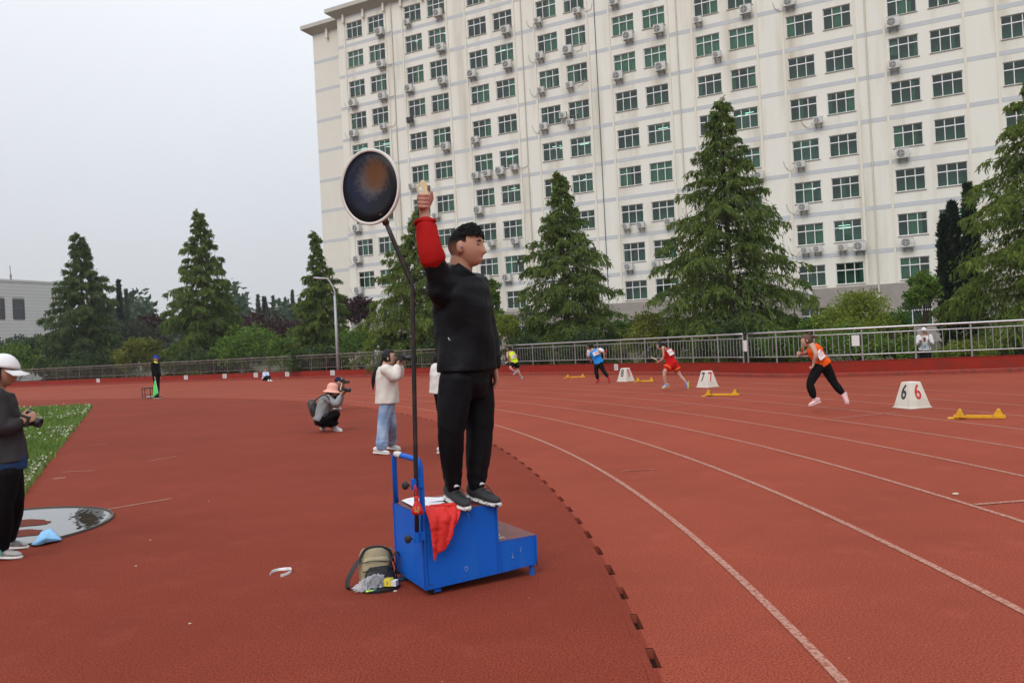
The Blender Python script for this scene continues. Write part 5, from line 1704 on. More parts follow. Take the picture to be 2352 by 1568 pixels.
# yellow vest
JY = dict(head=(1169.5, 801), neck=(1172, 807), chest=(1176, 816), pel=(1182, 832), shL=(1166, 810, -.12), elL=(1165, 820, -.25), wrL=(1170, 826, -.2), shR=(1180, 809, .14), elR=(1187, 818, .18), wrR=(1182, 824, .0),
          hipL=(1179, 834, -.06), knL=(1171, 845, -.25), anL=(1182, 853, -.2), toeL=(1179, 860, -.2), hipR=(1186, 834, .06), knR=(1189, 849, .05), anR=(1196.5, 864, .05), toeR=(1199, 869.5, .0))
J, p, F = runner('sprinter in neon yellow vest and black shorts, farthest ahead', 35.2, JY, (-.8, .55, -.1), .90, SKIN2, cloth('neon_vest', (.62, .85, .03)), DARKT, (mat('blue_grey_shoe', (.14, .20, .32), .6), WHITESO), HAIR,
     (.5, -.85, .25), '126', (1179, 819, -.15), (-.2, 0, 1), 0, .42, False, [(-.09, 0, .0), (-.16, 0, -.02), (-.26, 0, -.07), (-.33, 0, -.13)])
baton(at(1169, 828, 35.0), at(1160, 835, 35.0), 'pale baton held low by the runner in yellow', [M_bred, M_bwh, M_bwh])
# red kit
JR = dict(head=(1516, 794), neck=(1524, 801), chest=(1533, 812), pel=(1543, 834), shL=(1529, 805, -.14), elL=(1522, 796, -.34), wrL=(1524, 812, -.36), shR=(1536, 806, .15), elR=(1527, 822, .22), wrR=(1516, 829, .05),
          hipL=(1538, 838, -.06), knL=(1525, 855, -.14), anL=(1529, 883, -.08), toeL=(1521, 890.5, -.12), hipR=(1549, 838, .07), knR=(1562, 863, .06), anR=(1577, 880, .02), toeR=(1580, 894, -.02))
J, p, F = runner('sprinter in red kit with yellow trim carrying a white and red baton', 22.6, JR, (-.85, .45, -.3), .90, SKIN2, cloth('red_vest', (.55, .012, .015)), cloth('red_shorts', (.52, .010, .012)), (mat('white_blue_shoe', (.42, .46, .58), .6, c2=(.05, .1, .4), w2=1, s2=12), mat('lime_sole', (.45, .50, .05), .6)), HAIR,
     (.45, -.8, .45), '116', (1540, 809, -.15), (-.4, 0, 1), 0, .30, False, [(-.09, 0, .0), (-.14, 0, .0), (-.2, 0, -.05)], bw=.20, bh=.17)
mb = MB(p.location)
for S in 'LR':
    P_, T_ = chain([J['hip' + S], J['kn' + S], J['an' + S]]); c = np.array([np.interp(.36, T_, P_[:, i]) for i in range(3)]); d = nrm(J['kn' + S] - J['hip' + S]); a1 = nrm(np.cross(d, [0, 1, 0])); a2 = np.cross(d, a1)
    mb.tube([c + (a1 * math.cos(t) + a2 * math.sin(t)) * .112 for t in np.linspace(0, 2 * math.pi, 17)[:-1]], .011, 6, False, None, 0, True)
mb.build('yellow_hem', mat('yellow_trim', (.65, .38, .02), .7), p, True)
baton(at(1514.5, 829, 22.62), at(1497, 821, 22.55), 'white and red baton held forward by the runner in red', [M_bred, M_bwh, M_bwh])
# orange vest
JO = dict(head=(1852, 782), neck=(1861, 792), chest=(1873, 808), pel=(1889, 836), shL=(1866, 794, -.17), elL=(1875, 814, -.28), wrL=(1869, 834, -.2), shR=(1865, 797, .17), elR=(1851, 812, .22), wrR=(1841, 812, .08),
          hipL=(1881, 842, -.06), knL=(1859, 882, -.12), anL=(1871, 918, -.1), toeL=(1858, 931, -.12), hipR=(1896, 842, .07), knR=(1917, 882, .04), anR=(1938, 906, .0), toeR=(1947, 929, -.06))
J, p, F = runner('sprinter in orange vest, black trousers and pink shoes, nearest of the runners', 14.8, JO, (-.9, .3, -.35), .93, SKIN2, cloth('orange_vest', (.72, .10, .012)), DARKT, (mat('pink_shoe', (.68, .45, .47), .6), mat('pink_sole', (.62, .44, .42), .6)), HAIRB,
     (.55, -.72, .42), '172', (1884, 814, -.165), (-.5, 0, 1), 0, 1.72, True, [(-.09, 0, .02), (-.13, 0, .03), (-.17, 0, .0)], .012, bw=.24, bh=.16)
baton(at(1841, 818, 14.88), at(1843.5, 788, 14.86), 'red and white baton upright in the orange runner\'s hand', [M_bred, M_bred, M_bwh])
# ================================================================== starter's stand
N0 = np.array([-.60, 4.94, 0]); ua = nrm([.885, .466, 0]); va = np.array([-ua[1], ua[0], 0])
M_blue = mat('blue_steel_paint', (.004, .100, .50), .5, .16, 5, bump=.1, bscale=12, c2=(.02, .14, .48), w2=.7, s2=4, lo=.48, hi=.7, spec=.2, aniso=(1, 1, .35))
M_blued = mat('blue_paint_rusted', (.006, .09, .42), .5, .15, 8, c2=(.06, .035, .025), w2=.9, s2=9, lo=.62, hi=.66)
M_redtop = mat('worn_red_top', (.15, .035, .035), .45, .2, 6, c2=(.10, .04, .04), w2=.6, s2=5)
M_rust = mat('rusty_black_pole', (.012, .011, .011), .45, .3, 20, c2=(.045, .022, .013), w2=.8, s2=14, lo=.5, hi=.62)
M_blk = mat('black_rubber', (.012, .012, .012), .6, .2, 20)
stand_ = tag(empty('starter_stand', N0), 'blue steel two step stand with handrail carrying the starter', 'stand')
LU, LS, DP = .51, .275, .53
def lp(a, b, z): return N0 + ua * a + va * b + UP * z
def panel(name, pts, th, m, parent=stand_, bevel=.003):
    """flat plate of pts with thickness along its inner normal"""
    pts = [V3(p) for p in pts]
    n = nrm(np.cross(pts[1] - pts[0], pts[2] - pts[0]))
    mb = MB(N0)
    k = len(pts)
    mb.add(pts + [p - n * th for p in pts], [tuple(range(k)), tuple(range(2 * k - 1, k - 1, -1))] + [(i, k + i, k + (i + 1) % k, (i + 1) % k)[::-1] for i in range(k)])
    return mb.build(name, m, parent, bevel=bevel)
panel('front_panel', [lp(0, 0, .045), lp(LU - .001, 0, .062), lp(LU - .001, 0, .498), lp(0, 0, .498)], .02, M_blue)
panel('side_panel', [lp(0, DP, .045), lp(0, .001, .045), lp(0, .001, .496), lp(0, DP, .496)], .02, M_blue)
panel('back_panel', [lp(LU, DP, .06), lp(0, DP, .045), lp(0, DP, .495), lp(LU, DP, .495)], .02, M_blue)
panel('riser_panel', [lp(LU, .002, .20), lp(LU, DP, .20), lp(LU, DP, .495), lp(LU, .002, .495)], .02, M_blue)
panel('top_panel', [lp(.003, .003, .503), lp(LU - .003, .003, .503), lp(LU - .003, DP - .003, .503), lp(.003, DP - .003, .503)], .012, M_redtop)
panel('step_front_panel', [lp(LU + .002, .001, .062), lp(LU + LS, .001, .075), lp(LU + LS, .001, .258), lp(LU + .002, .001, .258)], .02, M_blue)
panel('step_end_panel', [lp(LU + LS, .003, .075), lp(LU + LS, DP, .075), lp(LU + LS, DP, .256), lp(LU + LS, .003, .256)], .02, M_blue)
panel('step_top_panel', [lp(LU + .004, .003, .262), lp(LU + LS - .003, .003, .262), lp(LU + LS - .003, DP - .003, .262), lp(LU + .004, DP - .003, .262)], .012, M_redtop)
for (a, b) in ((0, -.004), (LU, -.004), (LU + LS, -.003)):
    mb = MB(N0); h_ = .49 if a <= LU else .255
    mb.box(lp(a + (.006 if a == 0 else -.006), b - .0, (h_ + .06) / 2), (.009, .006, h_ - .06), [ua, va, UP]); mb.build('edge_angle', M_blued, stand_)
for a in (LU + LS - .03,):
    for b in (.03, DP - .03):
        mb = MB(N0); mb.tube([lp(a, b, 0), lp(a, b, .075)], .019, 10); mb.build('leg', M_blued, stand_)
for b in (.05, DP - .06):
    mb = MB(N0); mb.lathe(lp(.06, b, .036), [(.001, -.02), (.034, -.02), (.036, -.014), (.036, .014), (.034, .02), (.001, .02)], [ua, UP, va], 18); w_ = mb.build('wheel', M_blk, stand_, True)
    mb = MB(N0); mb.box(lp(.085, b - .028, .04), (.045, .006, .05), [ua, va, UP]); mb.build('wheel_bracket', M_blue, w_)
# handrail: front post N0 side, back post
hb, hf = lp(.012, DP - .03, .5), lp(.012, .02, .5)
top = .83
pts_ = [hb, hb + UP * (top - .54), hb + UP * (top - .515) - va * .015, hb + UP * (top - .5) - va * .04, hf + UP * (top - .5) + va * .05, hf + UP * (top - .512) + va * .015, hf + UP * (top - .55), hf, hf - UP * .1]
mb = MB(N0); mb.tube(pts_, .0175, 12); hr = mb.build('handrail', M_blue, stand_, True)
c0 = hb + UP * (top - .5) - va * .05
mb = MB(N0)
d = -va
for k in range(5):
    mb.tube([c0 + d * (.022 * k), c0 + d * (.022 * k + .022)], .0205 + .001 * (k % 2), 12)
mb.build('tape_wrap', mat('taped_white', (.62, .60, .56), .6, .1, 20, c2=(.015, .015, .015), w2=1, s2=16, lo=.5, hi=.53), hr, True)
PX = lambda z: lp(-.045, -.012, z)
for z in (.697, .376):
    mb = MB(N0); mb.tube([PX(z - .032), PX(z + .032)], .020, 12); mb.box(lp(-.012, -.002, z), (.05, .022, .05), [ua, va, UP]); cl = mb.build('clamp', M_blue, stand_)
    mb = MB(N0); c = PX(z) - ua * .03 - va * .01; mb.lathe(c - ua * .005, [(.001, 0), (.009, 0), (.010, .010), (.021, .013), (.026, .026), (.022, .040), (.009, .045), (.001, .045)], [va, UP, -ua], 9); mb.build('knob', M_blk, cl)
rgc = np.random.default_rng(9)
mb = MB(N0)                            # chipped, rusted paint along edges and corners
def chip(p, n, s):
    a1 = nrm(np.cross(n, [.3, .2, .9])); a2 = np.cross(n, a1)
    t0 = rgc.uniform(0, 6)
    k = 6
    mb.add([V3(p) + n * .0016 + (a1 * math.cos(t0 + i * 6.283 / k) + a2 * math.sin(t0 + i * 6.283 / k)) * s * rgc.uniform(.4, 1.2) for i in range(k)], [tuple(range(k))])
for i in range(170):
    x = rgc.uniform(0, LU + LS); hh_ = .497 if x < LU else .257
    md = rgc.integers(0, 5)
    z_ = (.062 + abs(rgc.normal(0, .012))) if md < 2 else ((hh_ - abs(rgc.normal(0, .010))) if md == 2 else rgc.uniform(.07, hh_))
    if md == 3: x = rgc.choice([0, LU, LU + LS]) + rgc.normal(0, .006)
    chip(lp(min(max(x, .004), LU + LS - .004), -.0008, z_), -va, rgc.uniform(.0012, .0045) * (1.0 if md < 4 else .6))
for i in range(90):
    y_ = rgc.uniform(0, DP); md = rgc.integers(0, 4)
    z_ = (.05 + abs(rgc.normal(0, .014))) if md < 2 else rgc.uniform(.06, .49)
    chip(lp(-.0008, y_, z_), -ua, rgc.uniform(.0012, .005) * (1.0 if md < 3 else .6))
mb.build('rust_chips', mat('rust_chip', (.05, .035, .03), .9, .4, 60), stand_)['kind'] = 'stuff'
# scratches: chalk scribbles on the front
M_chalk = mat('chalk_scratch', (.22, .32, .48), .8, .2, 30)
for (a, z, pts2) in ((.26, .13, [(0, 0), (.012, .012), (.022, .004), (.016, -.014), (.004, -.012)]), (.60, .17, [(0, 0), (.004, -.02), (-.006, -.026), (.012, -.026)]), (.67, .20, [(0, 0), (-.008, -.014), (-.010, -.026), (-.002, -.03)]), (.30, .47, [(0, 0), (.008, -.02), (.010, -.035)])):
    mb = MB(N0); mb.tube(cr([lp(a + x, -.0045, z + y) for x, y in pts2], 4), .0016, 4); mb.build('scratch', M_chalk, stand_)
# ---------------------------------------------------------------- signal disc on its pole
pb = PX(.35)
bend = at(947, 655, pb[1]); da_ = at(884, 506, pb[1])
disc = tag(empty('signal_disc', pb), 'round dark signal disc with white rim on a bent black pole', 'signal disc')
mb = MB(pb); mb.tube(np.concatenate([np.linspace(pb, bend - (bend - pb) * .02, 8), cr([bend - (bend - pb) * .015, bend, bend + (da_ - bend) * .05], 4)[1:], np.linspace(bend + (da_ - bend) * .1, da_ + (da_ - bend) * .03, 4)]), .0138, 12); mb.build('pole', M_rust, disc, True)
dc = at(849, 430, pb[1])
na = nrm([-.50, -.855, -.06])           # face direction of the disc
da2 = nrm(np.cross(UP, na)); db2 = np.cross(na, da2)
RR = .228
def discmat():
    m = bpy.data.materials.new('worn_disc_paint'); m.use_nodes = True
    t = m.node_tree; b = t.nodes['Principled BSDF']; b.inputs['Roughness'].default_value = .4; b.inputs['Specular IOR Level'].default_value = .2
    tc = t.nodes.new('ShaderNodeTexCoord')
    def noise(s, d, r=.6):
        n = t.nodes.new('ShaderNodeTexNoise'); n.inputs['Scale'].default_value = s; n.inputs['Detail'].default_value = d; n.inputs['Roughness'].default_value = r
        t.links.new(tc.outputs['Object'], n.inputs['Vector']); return n.outputs[0]
    def math_(op, a, bb):
        n = t.nodes.new('ShaderNodeMath'); n.operation = op
        for i, q in enumerate((a, bb)):
            if isinstance(q, (int, float)): n.inputs[i].default_value = q
            else: t.links.new(q, n.inputs[i])
        return n.outputs[0]
    def blob(c, r):
        d = t.nodes.new('ShaderNodeVectorMath'); d.operation = 'DISTANCE'; t.links.new(tc.outputs['Object'], d.inputs[0]); d.inputs[1].default_value = c
        return math_('SUBTRACT', 1.0, math_('DIVIDE', d.outputs[1], r))
    def mixc(f, a, bb):
        x = t.nodes.new('ShaderNodeMix'); x.data_type = 'RGBA'; t.links.new(f, x.inputs[0])
        for k, q in ((6, a), (7, bb)):
            if isinstance(q, tuple): x.inputs[k].default_value = (*q, 1)
            else: t.links.new(q, x.inputs[k])
        return x.outputs[2]
    def ramp(f, lo, hi, bb=1.0):
        x = t.nodes.new('ShaderNodeMapRange'); x.inputs[1].default_value, x.inputs[2].default_value = lo, hi; x.inputs[4].default_value = bb; t.links.new(f, x.inputs[0]); return x.outputs[0]
    n1, n2 = noise(9, 8, .75), noise(42, 8, .85)
    base = (.008, .009, .013)
    blue = mixc(ramp(math_('ADD', blob((-.06, .03, 0), .22), math_('MULTIPLY', n1, .8)), .55, 1.0), base, (.010, .016, .040))
    grey = math_('ADD', blob((.00, .05, 0), .22), math_('MULTIPLY', n2, .9))
    c1 = mixc(ramp(math_('ADD', grey, math_('MULTIPLY', n1, .5)), 1.10, 1.42, .5), blue, (.18, .17, .16))
    rust = math_('ADD', blob((.04, .07, 0), .22), math_('ADD', math_('MULTIPLY', n1, .35), math_('MULTIPLY', n2, .45)))
    c2 = mixc(ramp(rust, .86, 1.14), c1, (.135, .062, .028))
    sp = mixc(ramp(n2, .77, .80), c2, (.45, .44, .42))
    t.links.new(sp, b.inputs['Base Color'])
    bp = t.nodes.new('ShaderNodeBump'); bp.inputs['Strength'].default_value = .25; bp.inputs['Distance'].default_value = .004; t.links.new(n2, bp.inputs['Height']); t.links.new(bp.outputs[0], b.inputs['Normal'])
    return m
mb = MB(); mb.lathe((0, 0, 0), [(.001, -.026), (.08, -.022), (.15, -.012), (RR * .93, .0), (RR * .93, -.008), (.001, -.034)], None, 56)
o = mb.build('dished_plate', discmat(), disc, True); frame_obj(o, dc - pb, [da2, db2, na])
mb = MB(); mb.lathe((0, 0, 0), [(RR * .925, .002), (RR * .94, .006), (RR, .006), (RR * 1.008, 0), (RR, -.012), (RR * .94, -.012)], None, 64)
o = mb.build('rim', mat('chipped_white_rim', (.62, .60, .56), .5, .06, 20, c2=(.16, .10, .07), w2=.9, s2=22, lo=.68, hi=.72), disc, True); frame_obj(o, dc - pb, [da2, db2, na])
mb = MB(pb); mb.tube([da_ - (da_ - bend) * .06, da_ + (da_ - bend) * .10], .021, 12); mb.build('socket', M_rim, disc, True)
# ---------------------------------------------------------------- things on the stand
RCL = mat('red_flag_cloth', (.56, .018, .014), .7, .12, 6, bump=.3, bscale=25)
fo = lp(.06, .10, .5); flg = tag(empty('red_flag', fo), 'red cloth flag draped over the near edge of the stand', 'flag')
grid = []
for i in range(13):
    a = i / 12
    row = []
    for j in range(9):
        c = j / 8
        # lies on the top, folds over the front edge and hangs to a point
        x = .015 + .25 * a * (1 - .30 * max(0, c - .4)) + .01 * math.sin(c * 5)
        run = c * (.13 + (.215 * (1 - a) ** .8 + .05))
        back = .10 + .02 * math.sin(a * 9)
        if run < back: p = lp(x, back - run, .515 + .012 * abs(math.sin(a * 7 + c * 5)))
        else:
            dn = run - back
            p = lp(x + dn * .10 * (1 - a) + .04 * dn, -.014 - .018 * abs(math.sin(a * 10 + dn * 6)) - .02 * math.sin(min(dn, .05) / .05 * 1.57), .508 - dn)
        row.append(p)
    grid.append(row)
vs = [p for r in grid for p in r]
mb = MB(fo); mb.add(vs, [(i * 9 + j, (i + 1) * 9 + j, (i + 1) * 9 + j + 1, i * 9 + j + 1) for i in range(12) for j in range(8)])
o = mb.build('cloth', RCL, flg, True); k = o.modifiers.new('s', 'SUBSURF'); k.levels = k.render_levels = 3; folds(o, .022, .055); k = o.modifiers.new('t', 'SOLIDIFY'); k.thickness = .003
mb = MB(fo); mb.tube([lp(.10, .115, .52), lp(.235, .03, .53), lp(.26, .00, .50)], .012, 8); o = mb.build('rolled_edge', RCL, flg, True); folds(o, .01, .05)
po = lp(.1, .3, .505); pap = tag(empty('paper_sheets', po), 'white paper sheets lying on top of the stand', 'paper')
for k_, (a0, a1, b0, b1, dz) in enumerate(((.02, .20, .16, DP - .03, .006), (.05, .24, .20, DP - .06, .010), (.14, .34, .26, DP - .10, .014))):
    vs, fs = [], []
    for i in range(6):
        for j in range(6):
            a, c = i / 5, j / 5
            vs.append(lp(a0 + (a1 - a0) * a + .03 * c, b0 + (b1 - b0) * c, .505 + dz + .010 * math.sin(a * 4 + k_) * c + .008 * (1 - c) * (k_ == 0)))
    fs = [(i * 6 + j, (i + 1) * 6 + j, (i + 1) * 6 + j + 1, i * 6 + j + 1) for i in range(5) for j in range(5)]
    mb = MB(po); mb.add(vs, fs); mb.build('sheet', mat('white_sheet', (.72, .72, .76), .7, .03, 20), pap, True)
# red pouch hanging from the upper clamp
pc = at(958, 1163, 4.86); pou = tag(empty('red_pouch', pc - UP * .05), 'small red drawstring pouch with gold print hanging on the pole', 'pouch')
o0 = pc - UP * .05
M_pch = mat('red_satin', (.52, .012, .012), .45, .12, 12, bump=.3, bscale=30)
mb = MB(o0); mb.tube([pc + UP * z for z in (-.047, -.044, -.02, .01, .035, .045, .062)], [(.030, .012), (.036, .018), (.034, .024), (.024, .02), (.012, .010), (.010, .009), (.020, .012)], 16, True, [1, 0, 0]); mb.build('bag', M_pch, pou, True)
mb = MB(o0); mb.tube(cr([pc + UP * .045, pc + V3([-.006, 0, .08]), pc + V3([-.014, .02, .125])], 4), .0028, 5); mb.tube(cr([pc + UP * .045, pc + V3([.004, 0, .09]), pc + V3([-.008, .02, .128])], 4), .0028, 5); mb.build('cord', M_pch, pou)
mb = MB(o0)
for i in range(40):
    a, r = rgh.uniform(0, 6.28), .020 * math.sqrt(rgh.random())
    c = pc + V3([r * math.cos(a), -.026 + .25 * abs(r * math.cos(a)), r * 1.15 * math.sin(a) - .012])
    mb.box(c, (.0045, .002, .0035))
mb.build('gold_print', mat('gold_print', (.60, .33, .12), .5), pou)
yb = lp(LU + .018, .05, .28); ybx = tag(empty('cartridge_box', yb), 'small yellow box standing on the lower step of the stand', 'box')
mb = MB(yb); mb.box(yb, (.026, .022, .034), [ua, va, UP]); mb.build('carton', mat('yellow_card', (.75, .58, .02), .6), ybx, bevel=.001)
mb = MB(yb); mb.box(yb - va * .012 + UP * .004, (.012, .001, .004), [ua, va, UP]); mb.build('print', M_ink, ybx)
mb = MB(yb); mb.tube(cr([yb + V3([.016, -.01, -.015]), yb + V3([.03, 0, -.004]), yb + V3([.045, .0, -.013])], 4), .002, 5); mb.build('tie', WHITESH, ybx)
# ---------------------------------------------------------------- shoulder bag beside the stand
bo_ = gp(856, 1348, 0) + [0, .06, 0]
bag = tag(empty('shoulder_bag', bo_), 'khaki and black shoulder bag with open pocket lying beside the stand', 'bag')
KH = mat('khaki_canvas', (.34, .29, .18), .9, .15, 14, bump=.4, bscale=45)
BKC = mat('black_nylon', (.014, .014, .016), .6, .2, 20, bump=.2, bscale=40)
bx_ = nrm([.93, .30, 0]); by_ = np.array([-bx_[1], bx_[0], 0])
def bp_(x, y, z): return bo_ + bx_ * x + by_ * y + UP * z
lean = .10
mb = MB(bo_)
prof = [(0, .115, .060), (.03, .122, .066), (.10, .122, .066), (.17, .116, .062), (.21, .100, .052), (.225, .075, .036)]
mb.tube([bp_(.02 + .0 * z, .04 + lean * z, z + .004) for z, a, b in prof], [(a, b) for z, a, b in prof], 8, True, bx_)
o = mb.build('main_compartment', KH, bag, True); k = o.modifiers.new('b', 'SUBSURF'); k.levels = k.render_levels = 2
mb = MB(bo_); mb.tube([bp_(.02, -.03 + lean * z, z + .004) for z in (.06, .08, .13, .165, .175)], [(.08, .022), (.098, .032), (.100, .034), (.090, .028), (.07, .016)], 8, True, bx_); o = mb.build('front_pocket', KH, bag, True); k = o.modifiers.new('b', 'SUBSURF'); k.levels = k.render_levels = 2; folds(o, .010, .05)
mb = MB(bo_); mb.tube(cr([bp_(-.085, .015, .17), bp_(-.04, .03, .228), bp_(.05, .035, .232), bp_(.115, .03, .20), bp_(.135, .03, .13)], 5), .0085, 6); mb.tube(cr([bp_(-.075, -.05, .10), bp_(0, -.062, .112), bp_(.10, -.05, .095)], 4), .0035, 5); mb.tube(cr([bp_(-.08, -.036, .155), bp_(0, -.05, .165), bp_(.11, -.036, .145)], 4), .003, 5); mb.build('zip', BKC, bag)
for x in (.112, .132):
    mb = MB(bo_); mb.tube([bp_(x, -.0, .15), bp_(x + .012, -.015, .09), bp_(x + .012, -.012, .03)], [(.006, .004)] * 3, 6, True, by_); mb.build('side_strap', BKC, bag)
# open flap pocket on the ground
mb = MB(bo_)
mb.tube([bp_(.03, -.075 + z * .25, z) for z in (.004, .02, .06, .10, .125)], [(.095, .020), (.100, .026), (.098, .024), (.085, .018), (.06, .008)], 12, True, bx_); mb.build('open_pocket', BKC, bag, True)
vs = []
for i in range(15):
    a = math.pi * i / 14
    vs.append(bp_(.02 - .125 * math.cos(a), -.085 - .125 * math.sin(a) ** .8, .006 + .003 * math.sin(i)))
c = bp_(.02, -.10, .010)
mb = MB(bo_); n = len(vs)
mb.add([c] + vs + [v + UP * .012 for v in vs], [(0, i + 1, i + 2) for i in range(n - 1)] + [(i + 1, n + i + 1, n + i + 2, i + 2) for i in range(n - 1)]); o = mb.build('pocket_flap', BKC, bag); k = o.modifiers.new('t', 'SOLIDIFY'); k.thickness = .006
mb = MB(bo_); mb.tube(cr([bp_(-.085, .03, .165), bp_(-.135, .0, .11), bp_(-.17, -.02, .05), bp_(-.165, -.05, .012), bp_(-.10, -.06, .008)], 6), [(.019, .003)] * 25, 8, True, nrm(by_ * .6 - bx_ * .5)); mb.build('shoulder_strap', BKC, bag, True)
mb = MB(bo_); mb.tube(cr([bp_(.075, -.055, .07), bp_(.10, -.045, .14), bp_(.15, .0, .185), bp_(.19, .03, .155), bp_(.205, .04, .09), bp_(.18, .03, .02)], 6), [(.022, .004)] * 31, 8, True, nrm(by_ + bx_ * .2)); mb.build('shoulder_strap', BKC, bag, True)
mb = MB(bo_); mb.tube(cr([bp_(.14, .03, .06), bp_(.20, .02, .05), bp_(.235, .03, .03), bp_(.20, .0, .012), bp_(.14, .0, .012)], 6), .016, 8); mb.build('blue_cord', mat('navy_cord', (.012, .04, .10), .7, .2, 20), bag, True)
mb = MB(bo_); mb.box(bp_(.13, .03, .208), (.05, .012, .006), [nrm(bx_ - UP * .5), by_, nrm(UP + bx_ * .5)]); mb.build('buckle', mat('silver', (.5, .5, .5), .3, metal=.8), bag)
# contents spilling on the flap
cbo = bp_(.075, -.135, .012); cb = tag(empty('card_box', cbo), 'yellow and white card box lying in the open bag pocket', 'box')
ax = [nrm(bx_ * .8 - by_ * .5), nrm(by_ * .8 + bx_ * .5), UP]
mb = MB(cbo); mb.box(cbo + UP * .030, (.045, .05, .044), ax); mb.build('carton', mat('yellow_card', (.75, .58, .02), .6), cb, bevel=.001)
mb = MB(cbo); mb.box(cbo + UP * .026 + V3(ax[0]) * .040, (.034, .046, .034), ax); mb.build('inner_tray', WHITESH, cb, bevel=.001)
mb = MB(cbo)
for i in range(3): mb.box(cbo + UP * .0525 + V3(ax[0]) * (.012 * (i - 1)), (.004, .03, .001), ax)
mb.box(cbo + UP * .03 - V3(ax[1]) * .0256, (.008, .001, .022), ax)
mb.build('print', M_ink, cb)
M_film = glassmat('clear_film', (.86, .87, .90), 1.6)
def filmmat():
    m = bpy.data.materials.new('plastic_film'); m.use_nodes = True; t = m.node_tree; b = t.nodes['Principled BSDF']
    b.inputs['Base Color'].default_value = (.62, .62, .66, 1); b.inputs['Roughness'].default_value = .2
    tr = t.nodes.new('ShaderNodeBsdfTransparent'); x = t.nodes.new('ShaderNodeMixShader'); x.inputs[0].default_value = .42
    t.links.new(tr.outputs[0], x.inputs[1]); t.links.new(b.outputs[0], x.inputs[2]); t.links.new(x.outputs[0], t.nodes['Material Output'].inputs[0]); return m
fb = bp_(-.05, -.12, .01); pl = tag(empty('plastic_bag', fb), 'crumpled clear plastic bag lying on the open pocket', 'plastic bag')
vs, fs = [], []
rgp = np.random.default_rng(12)
for i in range(13):
    for j in range(11):
        a, c = i / 12, j / 10
        p = bp_(-.15 + .20 * a, -.17 + .10 * c + .03 * a, .016 + .085 * math.sin(math.pi * min(1, c * 1.1)) * (.35 + .75 * a) * (.6 + .4 * math.sin(a * 3)))
        vs.append(p + rgp.normal(0, .008, 3) * [1, 1, .9])
vs = [np.maximum(p, [-9, -9, .014]) for p in vs]
mb = MB(fb); mb.add(vs, [(i * 11 + j, (i + 1) * 11 + j, (i + 1) * 11 + j + 1, i * 11 + j + 1) for i in range(12) for j in range(10)]); mb.build('film', filmmat(), pl)
for x, y, c_, nm in ((-.075, -.195, (.45, .85, .08), 'lime'), (-.03, -.185, (.02, .25, .30), 'teal'), (-.05, -.19, (.50, .62, .10), 'olive')):
    q = bp_(x, y, .018); ep = tag(empty('ear_plug', q), '%s foam ear plug lying at the edge of the bag flap' % nm, 'ear plug')
    mb = MB(q); mb.limb([q, q + bx_ * .016], [.006, .0045], 8); mb.build('foam', mat(nm + '_foam', c_, .8), ep, True)
# ---------------------------------------------------------------- small things on the ground
rb = gp(643, 1313, 0); rib = tag(empty('white_ribbon', rb), 'crumpled white ribbon lying on the red surface left of the bag', 'ribbon')
q = [gp(u, v, .006 + .004 * (i % 2)) for i, (u, v) in enumerate(((620, 1319), (626, 1312), (640, 1308), (655, 1306), (667, 1306), (669, 1311), (658, 1318), (645, 1322)))]
mb = MB(rb); c5 = cr(q, 5); mb.tube(c5, [(.011, .002)] * len(c5), 6, True, [0, .5, 1]); mb.build('band', WHITESH, rib)
bc = gp(106, 1240, .0); clo = tag(empty('blue_cloth', bc), 'pale blue cloth lying at the edge of the puddle', 'cloth')
cp_ = [(72, 1251), (98, 1220), (117, 1213), (124, 1222), (142, 1239), (110, 1245), (78, 1252)]
vs = [gp(106, 1236, .06)] + [gp(u, v, .012 + .010 * (i % 2)) for i, (u, v) in enumerate(cp_)]
mb = MB(bc); mb.add(vs, [(0, i + 1, (i + 1) % 7 + 1) for i in range(7)])
o = mb.build('sheet', mat('pale_blue_cloth', (.20, .43, .68), .8, .12, 14, c2=(.06, .10, .15), w2=.7, s2=30, lo=.66, hi=.7), clo, True); k = o.modifiers.new('s', 'SUBSURF'); k.levels = k.render_levels = 3; k.subdivision_type = 'SIMPLE'; folds(o, .03, .08)
k = o.modifiers.new('t', 'SOLIDIFY'); k.thickness = .004
rgl = np.random.default_rng(31)
M_lit = mat('pale_litter', (.48, .42, .34), .8, .2, 20)
LIT_ = [(2195, 1136, .03, 'small pale scrap on lane near the right edge'), (436, 1432, .010, 'tiny pale scrap in the left foreground'), (312, 1300, .010, 'tiny pale pebble at lower left'), (480, 1150, .008, 'tiny pale pebble left of the stand'), (1105, 1262, .010, 'tiny pale scrap right of the stand step'), (1180, 1302, .010, 'tiny pale scrap by the kerb sockets'), (908, 1358, .014, 'tiny pale pebble below the stand'), (345, 1240, .009, 'tiny pale pebble left of the ribbon')]
for u, v, r, lab in LIT_:
    c = gp(u, v, 0); o_ = MB(c); o_.ball(c + UP * r * .3, (r, r * .7, r * .35), None, 7, 5); tag(o_.build('litter', M_lit), lab, 'litter', 'scraps on the ground')
